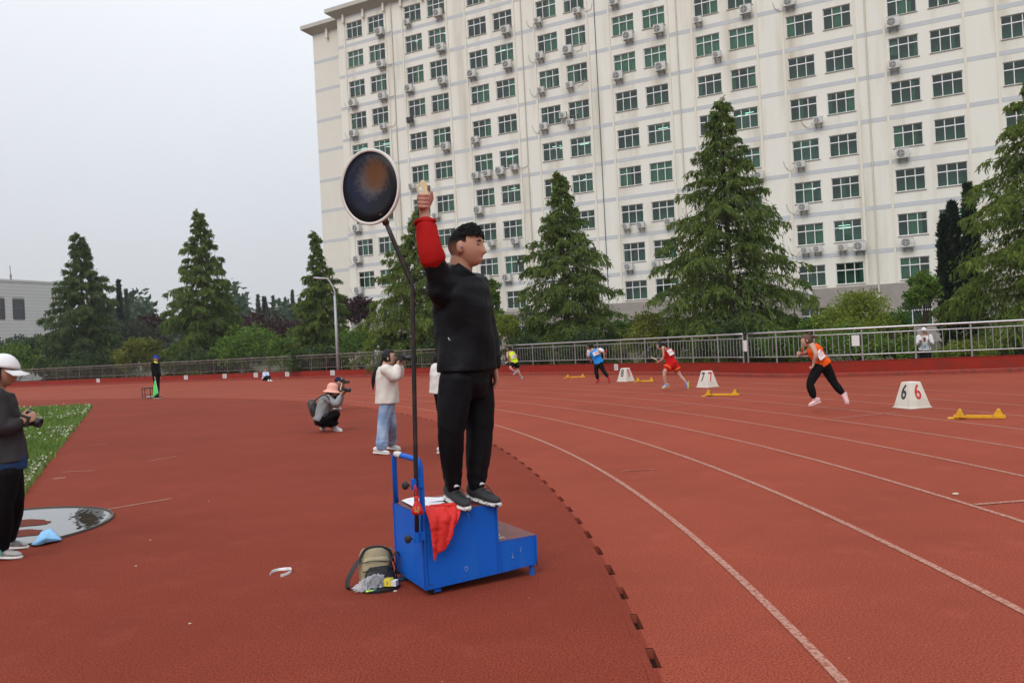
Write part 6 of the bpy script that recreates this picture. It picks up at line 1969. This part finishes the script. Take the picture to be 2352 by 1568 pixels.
# ---------------------------------------------------------------- lane boxes
M_box = mat('marker_white', (.60, .58, .51), .6, .06, 6, c2=(.42, .36, .28), w2=.5, s2=3)
M_nb = mat('numeral_black', (.02, .022, .025), .7); M_nr = mat('numeral_red', (.50, .02, .025), .7)
def lane_box(N, ang, num, label, k=1.0):
    N = np.append(V3(N)[:2], 0)
    u = np.array([math.cos(ang), math.sin(ang), 0]); v = np.array([-u[1], u[0], 0])
    B, T, H = .46 * k, .225 * k, .47 * k
    c = N + (u + v) * B / 2
    root = tag(empty('lane_marker', c), label, 'marker', 'numbered lane boxes')
    def P(a, b, z, w_): return c + (u * a + v * b) * w_ / 2 + UP * z
    mb = MB(c)
    cs = [(-1, -1), (1, -1), (1, 1), (-1, 1)]
    vs = [P(a, b, .02, B * .94) for a, b in cs] + [P(a, b, H * .985, T) for a, b in cs] + [P(a, b, H, T * .92) for a, b in cs]
    fs = []
    for l in (0, 4):
        fs += [(l + i, l + (i + 1) % 4, l + 4 + (i + 1) % 4, l + 4 + i) for i in range(4)]
    fs += [(8, 9, 10, 11), (3, 2, 1, 0)]
    mb.add(vs, fs); mb.build('box', M_box, root, bevel=.008)
    mb = MB(c)
    vs = [P(a, b, 0.002, B) for a, b in cs] + [P(a, b, .018, B) for a, b in cs] + [P(a, b, .03, B * .93) for a, b in cs]
    fs = []
    for l in (0, 4):
        fs += [(l + i, l + (i + 1) % 4, l + 4 + (i + 1) % 4, l + 4 + i) for i in range(4)]
    mb.add(vs, fs); mb.build('base_flange', M_box, root)
    for (e, nrm_, m) in ((-v, u, M_nb), (u, v, M_nr)):
        pass
    # left face looks along -u, right face along -v
    for out_, right, m in ((-u, -v, M_nb), (-v, u, M_nr)):
        sl = nrm(out_ * H + UP * (B * .94 - T) / 2)
        upv = nrm(np.cross(sl, right)); upv = upv if upv[2] > 0 else -upv
        fc = c + out_ * ((B * .94 + T) / 4 + .01) + UP * H * .60
        fc = c + out_ * (B * .94 / 2 - (B * .94 - T) / 2 * .60 + .0035) + UP * H * .60
        t = link('numeral', text_mesh(num, H * .80, m, .001, H * .012), root)
        rx = nrm(np.cross(upv, sl))
        frame_obj(t, fc - c, [rx * .74, upv, sl])
        if num != '6': continue
        mb = MB(c)
        for z in (.13, -.13):
            mb.box(fc + upv * z * H * .0 + sl * .0025, (.004, H * .44, .001), [rx, upv, sl])
        mb.build('stencil_bridge', M_box, root)
lane_box((6.99, 14.38), R_(14), '6', 'white lane box with black and red six, nearest of the three')
lane_box((5.44, 22.99), R_(27), '7', 'white lane box with black and red seven beside the red runner')
lane_box((3.91, 28.39), R_(38), '8', 'white lane box with black and red eight, farthest of the three')
# ---------------------------------------------------------------- starting blocks
M_yel = mat('block_yellow', (.62, .32, .008), .5, .12, 12, c2=(.25, .15, .04), w2=.6, s2=9, lo=.62, hi=.68)
def block(p, q, label, near_tall=True):
    p, q = np.append(V3(p)[:2], 0), np.append(V3(q)[:2], 0)
    d = nrm(q - p); L = np.linalg.norm(q - p); n = np.array([-d[1], d[0], 0]); c = (p + q) / 2
    root = tag(empty('starting_block', c), label, 'starting block', 'yellow starting blocks')
    ax = [d, n, UP]
    mb = MB(c); mb.box(c + UP * .028, (L, .075, .045), ax)
    mb.box(p - d * .0 + UP * .006, (.16, .20, .012), ax); mb.build('rail', M_yel, root, bevel=.004)
    mb = MB(c)
    k = int(L / .03)
    for i in range(k):
        mb.box(p + d * (i + .5) * L / k + UP * .054 - n * .026, (.012, .012, .010), ax); mb.box(p + d * (i + .5) * L / k + UP * .054 + n * .026, (.012, .012, .010), ax)
    mb.build('rail_teeth', M_yel, root)
    for t, sg, h in ((.12, -1, .15), (.86, 1, .14)):
        b = p + d * L * t + n * sg * .065
        pr = [(-.075, .02), (.085, .02), (.075, .05), (.03, h), (-.005, h + .005), (-.06, .05)]
        mb = MB(c); w_ = .055
        A_ = [b + d * x + UP * z + n * w_ for x, z in pr]; B_ = [b + d * x + UP * z - n * w_ for x, z in pr]; m_ = len(pr)
        mb.add(A_ + B_, [tuple(range(m_))[::-1], tuple(range(m_, 2 * m_))] + [(i, (i + 1) % m_, m_ + (i + 1) % m_, m_ + i) for i in range(m_)])
        pd = mb.build('pedal', M_yel, root, bevel=.004)
        mb = MB(c)
        for i in range(4):
            f_ = (i + .5) / 4
            mb.box(b + d * (.078 - .044 * f_) + UP * (.05 + (h - .05) * f_), (.012, .105, .010), ax)
        mb.build('grip_rib', mat('dark_grip', (.05, .04, .03), .8), pd)
block((6.85, 12.72), (7.45, 12.36), 'yellow starting block at right foreground, nearest of the four')
block((4.68, 19.95), (5.40, 19.55), 'yellow starting block in front of the number seven box')
block((4.19, 27.77), (4.72, 27.5), 'yellow starting block just right of the number eight box')
block((2.13, 33.5), (2.93, 33.36), 'yellow starting block by the wall behind the blue runner')
# ================================================================== trees
M_bark = mat('bark', (.055, .042, .03), .9, .3, 8, bump=.5, bscale=20)
L_ced = leafmat('cedar_needles', (.045, .078, .016), (.15, .22, .038), (.30, .35, .07), .45)
L_ced2 = leafmat('cedar_needles_bluish', (.040, .070, .022), (.115, .175, .046), (.22, .27, .08), .45)
L_ced3 = leafmat('cedar_needles_fresh', (.048, .085, .016), (.17, .24, .036), (.32, .36, .07), .45)
L_far = leafmat('far_needles', (.03, .055, .03), (.07, .11, .06), None, .3)
L_far2 = leafmat('far_dark_needles', (.020, .034, .028), (.045, .066, .05), None, .3)
L_cyp = leafmat('cypress_needles', (.007, .016, .010), (.022, .040, .022), None, .2)
L_maple = leafmat('purple_maple_leaves', (.018, .008, .010), (.060, .022, .026), (.10, .05, .04), .3)
L_yel = leafmat('yellow_green_leaves', (.07, .11, .014), (.24, .30, .04), (.38, .39, .07), .35)
L_gold = leafmat('golden_green_leaves', (.05, .07, .012), (.18, .20, .03), (.31, .28, .06), .35)
L_grn = leafmat('fresh_green_leaves', (.038, .088, .013), (.14, .24, .035), (.25, .33, .06), .35)
L_dk = leafmat('dark_green_leaves', (.022, .045, .014), (.065, .11, .032), (.11, .15, .05), .35)
L_vib = leafmat('viburnum_leaves', (.022, .034, .020), (.055, .072, .042), (.16, .17, .13), .3)
def leaf_quads(root, dirs, ln, wd, rg):
    n = len(root)
    sd_ = np.cross(dirs, rg.normal(0, 1, (n, 3)))
    sd_ /= np.linalg.norm(sd_, axis=1, keepdims=True) + 1e-9
    mid = root + dirs * (ln * .45)[:, None]
    return np.stack([root, mid + sd_ * wd[:, None], root + dirs * ln[:, None], mid - sd_ * wd[:, None]], 1)
def cedar(name, label, base, H, R, seed, leaf, nb=95, dens=1.0, ls=1.0, prof=.85, lo=.03, sag=.42, group='deodar cedars behind the railing', fill=.12):
    rg = np.random.default_rng(seed)
    base = V3(base)
    root = tag(empty(name, base), label, 'tree', group)
    tw = MB(base)
    ht = np.linspace(0, 1, 14)
    bend = np.array([rg.normal(0, .012 * H), rg.normal(0, .01 * H)])
    nod = np.array([rg.choice([-1, 1]) * .018 * H, 0])
    def tp(h):
        h = np.asarray(h, float)
        return base + np.stack([bend[0] * np.sin(h * 3) + nod[0] * np.maximum(h - .93, 0) * 14, bend[1] * np.sin(h * 2.6) + 0 * h, H * h], -1)
    tw.tube(tp(ht), .017 * H * (1 - ht) ** .9 + .012, 8)
    bw = tw
    Q = []
    for i in range(nb):
        fr = (i + .5) / nb
        hf = lo + (.985 - lo) * (1 - (1 - fr) ** 1.25) if False else lo + (.985 - lo) * fr ** 1.12
        L = R * (1 - hf) ** prof * rg.uniform(.72, 1.08) + .12
        if hf > .55: L *= 1 - .42 * min(1, (hf - .55) / .3)
        a = i * 2.39996 + rg.normal(0, .25)
        d = np.array([math.cos(a), math.sin(a), 0])
        up = (.18 + .35 * hf) * rg.uniform(.6, 1.3)
        sg = sag * rg.uniform(.75, 1.25) * (1 - .45 * hf)
        p0 = tp(hf)
        t = np.linspace(0, 1, 7)
        bp = p0 + np.outer(t * L, d) + np.outer(L * (up * t - sg * t ** 2.0), UP)
        bw.tube(bp, np.linspace(.011 * L + .008, .004, 7), 4, False)
        k = max(6, int((7 + L * 8.0) * dens))
        tt = np.sort(rg.uniform(.12, 1.0, k))
        c = p0 + np.outer(tt * L, d) + np.outer(L * (up * tt - sg * tt ** 2), UP)
        sgn = np.where(np.arange(k) % 2, 1, -1)
        be = sgn * rg.uniform(.5, 1.25, k)
        bd = np.stack([np.cos(a + be), np.sin(a + be), 0 * be], 1)
        bl = np.maximum(L * .36 * (1.1 - .75 * tt) * rg.uniform(.6, 1.25, k), .16)
        bl[-1] = .25
        m = max(6, int(15 * dens))
        s = np.tile(np.linspace(.05, 1, m), k)
        ci = np.repeat(np.arange(k), m)
        dr = rg.uniform(.35, .8, k)[ci]
        pos = c[ci] + bd[ci] * (bl[ci] * s)[:, None] - np.outer(bl[ci] * dr * s ** 1.8, UP)
        pos += rg.normal(0, .03 * ls, pos.shape)
        # hanging needle sprays
        dd = bd[ci] * (.75 - .5 * s)[:, None] + rg.normal(0, .30, (len(s), 3)) - UP * (.35 + .85 * s)[:, None]
        dd /= np.linalg.norm(dd, axis=1, keepdims=True)
        ln = rg.uniform(.16, .36, len(s)) * ls * (.55 + .45 * min(1, L / 1.2))
        wd = rg.uniform(.022, .042, len(s)) * ls
        Q.append(leaf_quads(pos, dd, ln, wd, rg))
        # along the limb itself
        mm_ = int(10 * dens + L * 6)
        tq = rg.uniform(.05, 1, mm_)
        pc = p0 + np.outer(tq * L, d) + np.outer(L * (up * tq - sg * tq ** 2), UP)
        dd = np.outer(np.ones(mm_), d) * .6 + rg.normal(0, .5, (mm_, 3)) - UP * .15
        dd /= np.linalg.norm(dd, axis=1, keepdims=True)
        Q.append(leaf_quads(pc, dd, rg.uniform(.12, .26, mm_) * ls, rg.uniform(.016, .028, mm_) * ls, rg))
    nf = int(9000 * fill)                # finer sprays filling the outer crown
    hf = lo + (.95 - lo) * rg.random(nf) ** 1.25
    env = R * (1 - hf) ** prof * np.where(hf > .55, 1 - .42 * np.minimum(1, (hf - .55) / .3), 1)
    ph = rg.random(nf) * 6.283
    rr = env * np.sqrt(rg.uniform(.30, .92, nf)) * (.90 + .12 * np.sin(ph * 5 + hf * 40) + .08 * np.sin(ph * 9 - hf * 70))
    dd = np.stack([np.cos(ph), np.sin(ph), 0 * ph], 1)
    pc = tp(hf) + dd * rr[:, None] - np.outer(rr * rr / (env + .1) * .22, UP)
    dd = dd * .45 + rg.normal(0, .32, (nf, 3)) - UP * .85
    dd /= np.linalg.norm(dd, axis=1, keepdims=True)
    Q.append(leaf_quads(pc, dd, rg.uniform(.14, .32, nf) * ls, rg.uniform(.016, .032, nf) * ls, rg))
    nl = 160
    hh = rg.uniform(.86, 1.0, nl)
    dd = rg.normal(0, 1, (nl, 3)) * [1, 1, .5] - UP * .2
    dd /= np.linalg.norm(dd, axis=1, keepdims=True)
    Q.append(leaf_quads(tp(hh), dd, rg.uniform(.1, .22, nl) * ls, rg.uniform(.015, .026, nl) * ls, rg))
    bw.build('trunk', M_bark, root, True)
    Q = np.concatenate(Q) - base
    link('crown', quads_mesh('crown', Q, leaf), root)
    return root
def cedar_px(name, label, u, vtop, Y, halfw, seed, leaf, **k):
    b = at(u, 800, Y); b[2] = 0.0
    H = at(u, vtop, Y)[2]
    # plumb trunk: move the foot so the tip stands at u
    b = np.append(at(u, vtop, Y)[:2], 0.02)
    return cedar(name, label, b, H, halfw * Y / FD * 1.26, seed, leaf, **k)
cedar_px('deodar_cedar', 'broad dark conifer behind the railing, leftmost of the tall ones', 178, 533, 76, 92, 1, L_ced2, nb=100, ls=1.5, prof=.60)
cedar_px('deodar_cedar', 'tall conifer standing against open sky, second from the left', 458, 480, 67, 92, 2, L_ced, nb=105, ls=1.35, prof=.62)
cedar_px('deodar_cedar', 'slender open topped conifer beside the curved street lamp', 722, 530, 57, 78, 3, L_ced, nb=95, ls=1.15, prof=.85)
cedar_px('deodar_cedar', 'drooping conifer behind the starter and the signal disc pole', 958, 480, 51, 142, 4, L_ced3, nb=100, ls=1.1, fill=.5, prof=.70)
cedar_px('deodar_cedar', 'drooping conifer behind the yellow and blue runners', 1287, 392, 44, 132, 5, L_ced, nb=110, ls=1.0, dens=1.0, fill=.65, prof=.72)
cedar_px('deodar_cedar', 'tallest full conifer in front of the cream block above the red runner', 1650, 222, 37, 178, 6, L_ced, nb=125, dens=1.05, ls=.95, fill=.8, prof=.66)
cedar_px('deodar_cedar', 'huge spreading conifer cut off by the right edge', 2420, 20, 29, 262, 7, L_ced3, nb=120, dens=1.2, ls=.85, fill=1.0, prof=.72, sag=.5)
# dark columnar cypresses
def column(name, label, u, vtop, Y, halfw, seed, leaf, n=7000, ls=1.0, taper=.5, base_z=0.0):
    rg = np.random.default_rng(seed)
    tip = at(u, vtop, Y)
    b = np.array([tip[0], tip[1], base_z])
    H = tip[2] - base_z
    R = halfw * Y / FD
    root = tag(empty(name, b), label, 'tree', 'columnar conifers in the background')
    mb = MB(b); mb.tube([b, b + [0, 0, H * .95]], [.02 * H, .006 * H], 6); mb.build('trunk', M_bark, root)
    h = rg.random(n) ** .8
    ph = rg.random(n) * 6.283
    env = np.minimum(1, (1 - h) ** taper * 1.12) * (.55 + .45 * np.minimum(1, h * 5))
    lump = 1 + .22 * np.sin(ph * 3 + h * 23) + .15 * np.sin(ph * 5 - h * 41)
    r = R * env * lump * rg.random(n) ** .35
    P_ = np.stack([r * np.cos(ph), r * np.sin(ph), H * h], 1)
    d = np.stack([np.cos(ph) * .5, np.sin(ph) * .5, .8 + 0 * h], 1) + rg.normal(0, .3, (n, 3))
    d /= np.linalg.norm(d, axis=1, keepdims=True)
    link('crown', quads_mesh('crown', leaf_quads(P_, d, rg.uniform(.15, .4, n) * ls, rg.uniform(.03, .07, n) * ls, rg), leaf), root)
column('cypress', 'slim dark cypress spire between the two left conifers', 272, 646, 120, 10, 21, L_cyp, 4500, 1.6, .9)
column('cypress', 'pale slim conifer just right of the dark cypress spire', 289, 668, 135, 9, 22, L_far, 3000, 1.7, 1.2)
column('cypress', 'dark tall cypress beside the right edge conifer', 2222, 428, 36, 22, 23, L_cyp, 5200, .9, .55)
column('cypress', 'dark short twin cypress left of the tall dark cypress', 2168, 500, 36.5, 20, 24, L_cyp, 4500, .9, .5)
column('cypress', 'dark low leaning cypress at the foot of the cypress pair', 2185, 470, 37.5, 26, 27, L_cyp, 4500, .9, .5)
# far conifers against the sky
for i, (u, v, Y, hw, lf, lab) in enumerate(((336, 690, 170, 9, 0, 'small pale far conifer tip left of the second tall conifer'), (560, 672, 160, 19, 1, 'far conifer with dark drooping top right of second tall conifer'), (592, 674, 180, 15, 0, 'pale rounded far conifer behind the dark one'),
        (607, 678, 150, 26, 1, 'broad dark far tree beside pale spires'), (627, 676, 190, 9, 0, 'thin pale far spire behind broad dark tree'), (641, 682, 185, 15, 0, 'pale far conifer left of the tallest far spire'),
        (671, 663, 180, 11, 0, 'tallest thin pale far spire left of the slender conifer'), (688, 681, 180, 11, 0, 'short pale far conifer against the slender conifer'), (655, 680, 188, 14, 0, 'pale far conifer between two far spires'), (536, 690, 175, 22, 0, 'pale far tree touching the second tall conifer'))):
    column('far_conifer', lab, u, v + 6, Y, hw * 1.9, 40 + i, (L_far, L_far2)[lf], 2600, 1.9, 1.4)
# far mass of wood
rg = np.random.default_rng(77)
n = 26000
u = rg.uniform(-60, 1100, n); Y = rg.uniform(135, 200, n)
hh = 11.5 + 2.2 * np.sin(u / 37.) + 1.5 * np.sin(u / 17. + 1)
x = (u - UC) / FD * Y
z = hh * rg.random(n) ** .6
P_ = np.stack([x, Y, z], 1)
d = rg.normal(0, 1, (n, 3)); d /= np.linalg.norm(d, axis=1, keepdims=True)
o = link('far_wood', quads_mesh('far_wood', leaf_quads(P_, d, rg.uniform(.6, 1.6, n), rg.uniform(.25, .6, n), rg), L_far))
tag(o, 'pale hazy wood far behind the conifers on the left', 'wood', kind='stuff')
# ---------------------------------------------------------------- shrubs and broadleaf trees
def bush(name, label, u, vtop, Y, halfw, seed, leaf, n=4200, ls=1.0, cat='shrub', group='shrubs behind the railing', zb=0.0, flat=1.0, trunk=False, loose=.0, nc=34):
    rg = np.random.default_rng(seed)
    tip = at(u, vtop, Y)
    b = np.array([tip[0], tip[1], 0.02])
    H = tip[2]
    R = halfw * Y / FD
    root = tag(empty(name, b), label, cat, group)
    z0 = H * zb
    cz = z0 + (H - z0) * .48
    c = rg.normal(0, 1, (nc, 3)); c /= np.linalg.norm(c, axis=1, keepdims=True)
    c[:, 2] = np.abs(c[:, 2]) * 1.0 - .35
    rr = rg.uniform(.45, .86, nc)
    C = np.stack([c[:, 0] * R * rr, c[:, 1] * R * rr * flat, cz + c[:, 2] * (H - z0) * .62 * rr], 1)
    C[:, 2] = np.clip(C[:, 2], z0 + .1, H * .93)
    cr_ = rg.uniform(.20, .36, nc) * min(R, H * .7)
    mb = MB(b)
    if trunk:
        mb.tube([b, b + [0, 0, H * .55]], [.016 * H + .02, .02], 7)
    for i in range(0, nc, 2):
        q = b + C[i]
        s0 = b + ([0, 0, H * .3] if trunk else [rg.normal(0, .08), rg.normal(0, .08), 0])
        mb.tube(cr([s0, (s0 + q) / 2 + rg.normal(0, .08, 3), q], 4), [.014 * (1 - k / 9) + .004 for k in range(9)], 4, False)
    mb.build('trunk' if trunk else 'stems', M_bark, root)
    ci = rg.integers(0, nc, n)
    dv = rg.normal(0, 1, (n, 3)); dv /= np.linalg.norm(dv, axis=1, keepdims=True)
    P_ = C[ci] + dv * (cr_[ci] * (rg.random(n) ** .4) * (1 + loose * rg.normal(0, 1, n)))[:, None] * [1, 1, .8]
    P_[:, 2] = np.maximum(P_[:, 2], .05)
    d = dv * .7 + rg.normal(0, .5, (n, 3)) + UP * .25
    d /= np.linalg.norm(d, axis=1, keepdims=True)
    link('crown' if trunk else 'foliage', quads_mesh('foliage', leaf_quads(P_, d, rg.uniform(.08, .2, n) * ls, rg.uniform(.035, .08, n) * ls, rg), leaf), root)
bush('shrub', 'bright green shrub behind the railing at the far left edge', 30, 776, 72, 68, 1, L_grn, 4200, 1.5)
bush('shrub', 'grey green shrub below the white tiled building', 30, 752, 88, 80, 2, L_vib, 4000, 1.7)
bush('shrub', 'dark shrub between tiled building and leftmost conifer', 100, 735, 86, 60, 32, L_dk, 3000, 1.7)
bush('shrub', 'olive brown round shrub between the two left conifers', 322, 752, 66, 66, 3, L_gold, 4800, 1.4)
bush('shrub', 'wide grey green flowering shrub above the olive one', 290, 722, 84, 100, 4, L_vib, 6000, 1.7)
bush('maple', 'dark purple maple left of the second tall conifer', 345, 706, 92, 55, 5, L_maple, 3600, 1.7, 'tree', 'purple leaved maples', .3, trunk=True)
bush('shrub', 'large fresh green shrub right of the second tall conifer', 568, 728, 63, 84, 6, L_grn, 6500, 1.3, nc=44)
bush('maple', 'wide purple maple behind the large fresh green shrub', 612, 708, 82, 100, 7, L_maple, 6500, 1.6, 'tree', 'purple leaved maples', .25, trunk=True)
bush('shrub', 'light green low shrub left of the slender conifer', 655, 752, 60, 50, 8, L_grn, 3600, 1.2)
bush('maple', 'small purple maple showing right of the lamp post', 782, 668, 74, 40, 9, L_maple, 3000, 1.3, 'tree', 'purple leaved maples', .45, trunk=True, loose=.2)
bush('maple', 'dark purple maple in front of the block end, behind the photographer', 826, 668, 72, 42, 10, L_maple, 4200, 1.3, 'tree', 'purple leaved maples', .4, trunk=True)
bush('shrub', 'light green shrub right of the lamp post', 822, 722, 55, 66, 11, L_grn, 4800, 1.15)
bush('shrub', 'yellowish green shrub below the purple maple', 872, 728, 53, 46, 12, L_yel, 3600, 1.1)
bush('shrub', 'green shrub at the foot of the drooping conifer', 905, 742, 51, 50, 13, L_dk, 3400, 1.1)
bush('young_tree', 'slim upright green tree right of the starter', 1128, 600, 44, 26, 14, L_grn, 3800, .8, 'tree', 'young broadleaf trees', .15, trunk=True)
bush('shrub', 'golden green shrub right of the starter', 1156, 690, 43, 42, 15, L_yel, 4400, .8)
bush('shrub', 'dark shrub low behind the yellow runner', 1200, 752, 41, 50, 16, L_dk, 3400, .9)
bush('shrub', 'golden tipped shrub between the two big conifers', 1482, 703, 37, 78, 17, L_gold, 6500, .75, nc=46)
bush('shrub', 'dark shrub low behind the blue runner', 1345, 748, 40, 70, 18, L_dk, 4400, .9)
bush('shrub', 'fresh green shrub right of the tallest conifer', 1862, 706, 33, 48, 19, L_grn, 4000, .7)
bush('shrub', 'big airy yellow green shrub behind the orange runner', 1962, 640, 31, 102, 20, L_yel, 10000, .62, nc=60, loose=.15)
bush('shrub', 'dark green underplanting below the airy yellow green shrub', 1950, 735, 29.5, 110, 21, L_grn, 6500, .62)
bush('young_tree', 'thin young tree with yellowish tips beside the dark cypresses', 2116, 586, 30, 48, 22, L_grn, 4200, .62, 'tree', 'young broadleaf trees', .25, trunk=True, loose=.15)
bush('shrub', 'low green hedge shrub behind the person at the right railing', 2080, 768, 28.5, 60, 23, L_grn, 4200, .6)
bush('shrub', 'low yellow green hedge shrub at the right railing', 2215, 780, 28, 70, 24, L_yel, 4200, .6)
bush('shrub', 'dark hedge shrub at the right frame edge', 2340, 770, 28, 80, 25, L_dk, 5000, .65)
bush('shrub', 'dark green shrub under the tallest conifer', 1680, 735, 34.5, 120, 26, L_dk, 6500, .75)
bush('shrub', 'dark green shrub under the leftmost conifer', 170, 800, 73, 100, 27, L_dk, 4400, 1.5)
bush('shrub', 'dark green shrub under the second tall conifer', 455, 790, 64, 95, 28, L_dk, 4400, 1.3)
bush('shrub', 'dark green shrub under the slender conifer', 720, 790, 54, 80, 29, L_dk, 4400, 1.2)
bush('shrub', 'dark shrub behind the starter under the drooping conifer', 1010, 762, 48, 80, 30, L_dk, 4000, 1.1)
bush('shrub', 'fresh green shrub low at the foot of the plinth', 1790, 742, 33, 60, 31, L_grn, 4000, .7)
bush('shrub', 'tall fresh green shrub left of the golden one, behind the starter', 1085, 676, 46, 48, 51, L_grn, 4200, .9)
bush('shrub', 'dark green shrub between the slim tree and the drooping conifer', 1228, 706, 47, 46, 52, L_dk, 3600, .9)
bush('shrub', 'green shrub behind the golden tipped shrub', 1425, 714, 44, 52, 53, L_grn, 4200, .85)
bush('shrub', 'golden green shrub tucked against the tallest conifer', 1560, 706, 41, 56, 54, L_gold, 4600, .8)
bush('shrub', 'fresh green shrub below the stacked air conditioners', 1806, 694, 36, 46, 55, L_grn, 4200, .72)
bush('shrub', 'green shrub between the airy shrub and the young tree', 2052, 690, 33, 46, 56, L_grn, 4000, .68)
# ================================================================== air
mb = MB(); mb.bx(-300, 300, -40, 330, -1.2, 46)
hz = mb.build('haze', [])
m = bpy.data.materials.new('haze_air'); m.use_nodes = True
t = m.node_tree; t.nodes.remove(t.nodes['Principled BSDF'])
v_ = t.nodes.new('ShaderNodeVolumePrincipled')
v_.inputs['Density'].default_value = .0003
v_.inputs['Color'].default_value = (.94, .96, 1, 1)
t.links.new(v_.outputs[0], t.nodes['Material Output'].inputs['Volume'])
hz.data.materials.append(m)
tag(hz, 'thin pale mist filling the air over the sports ground', 'mist', kind='stuff')
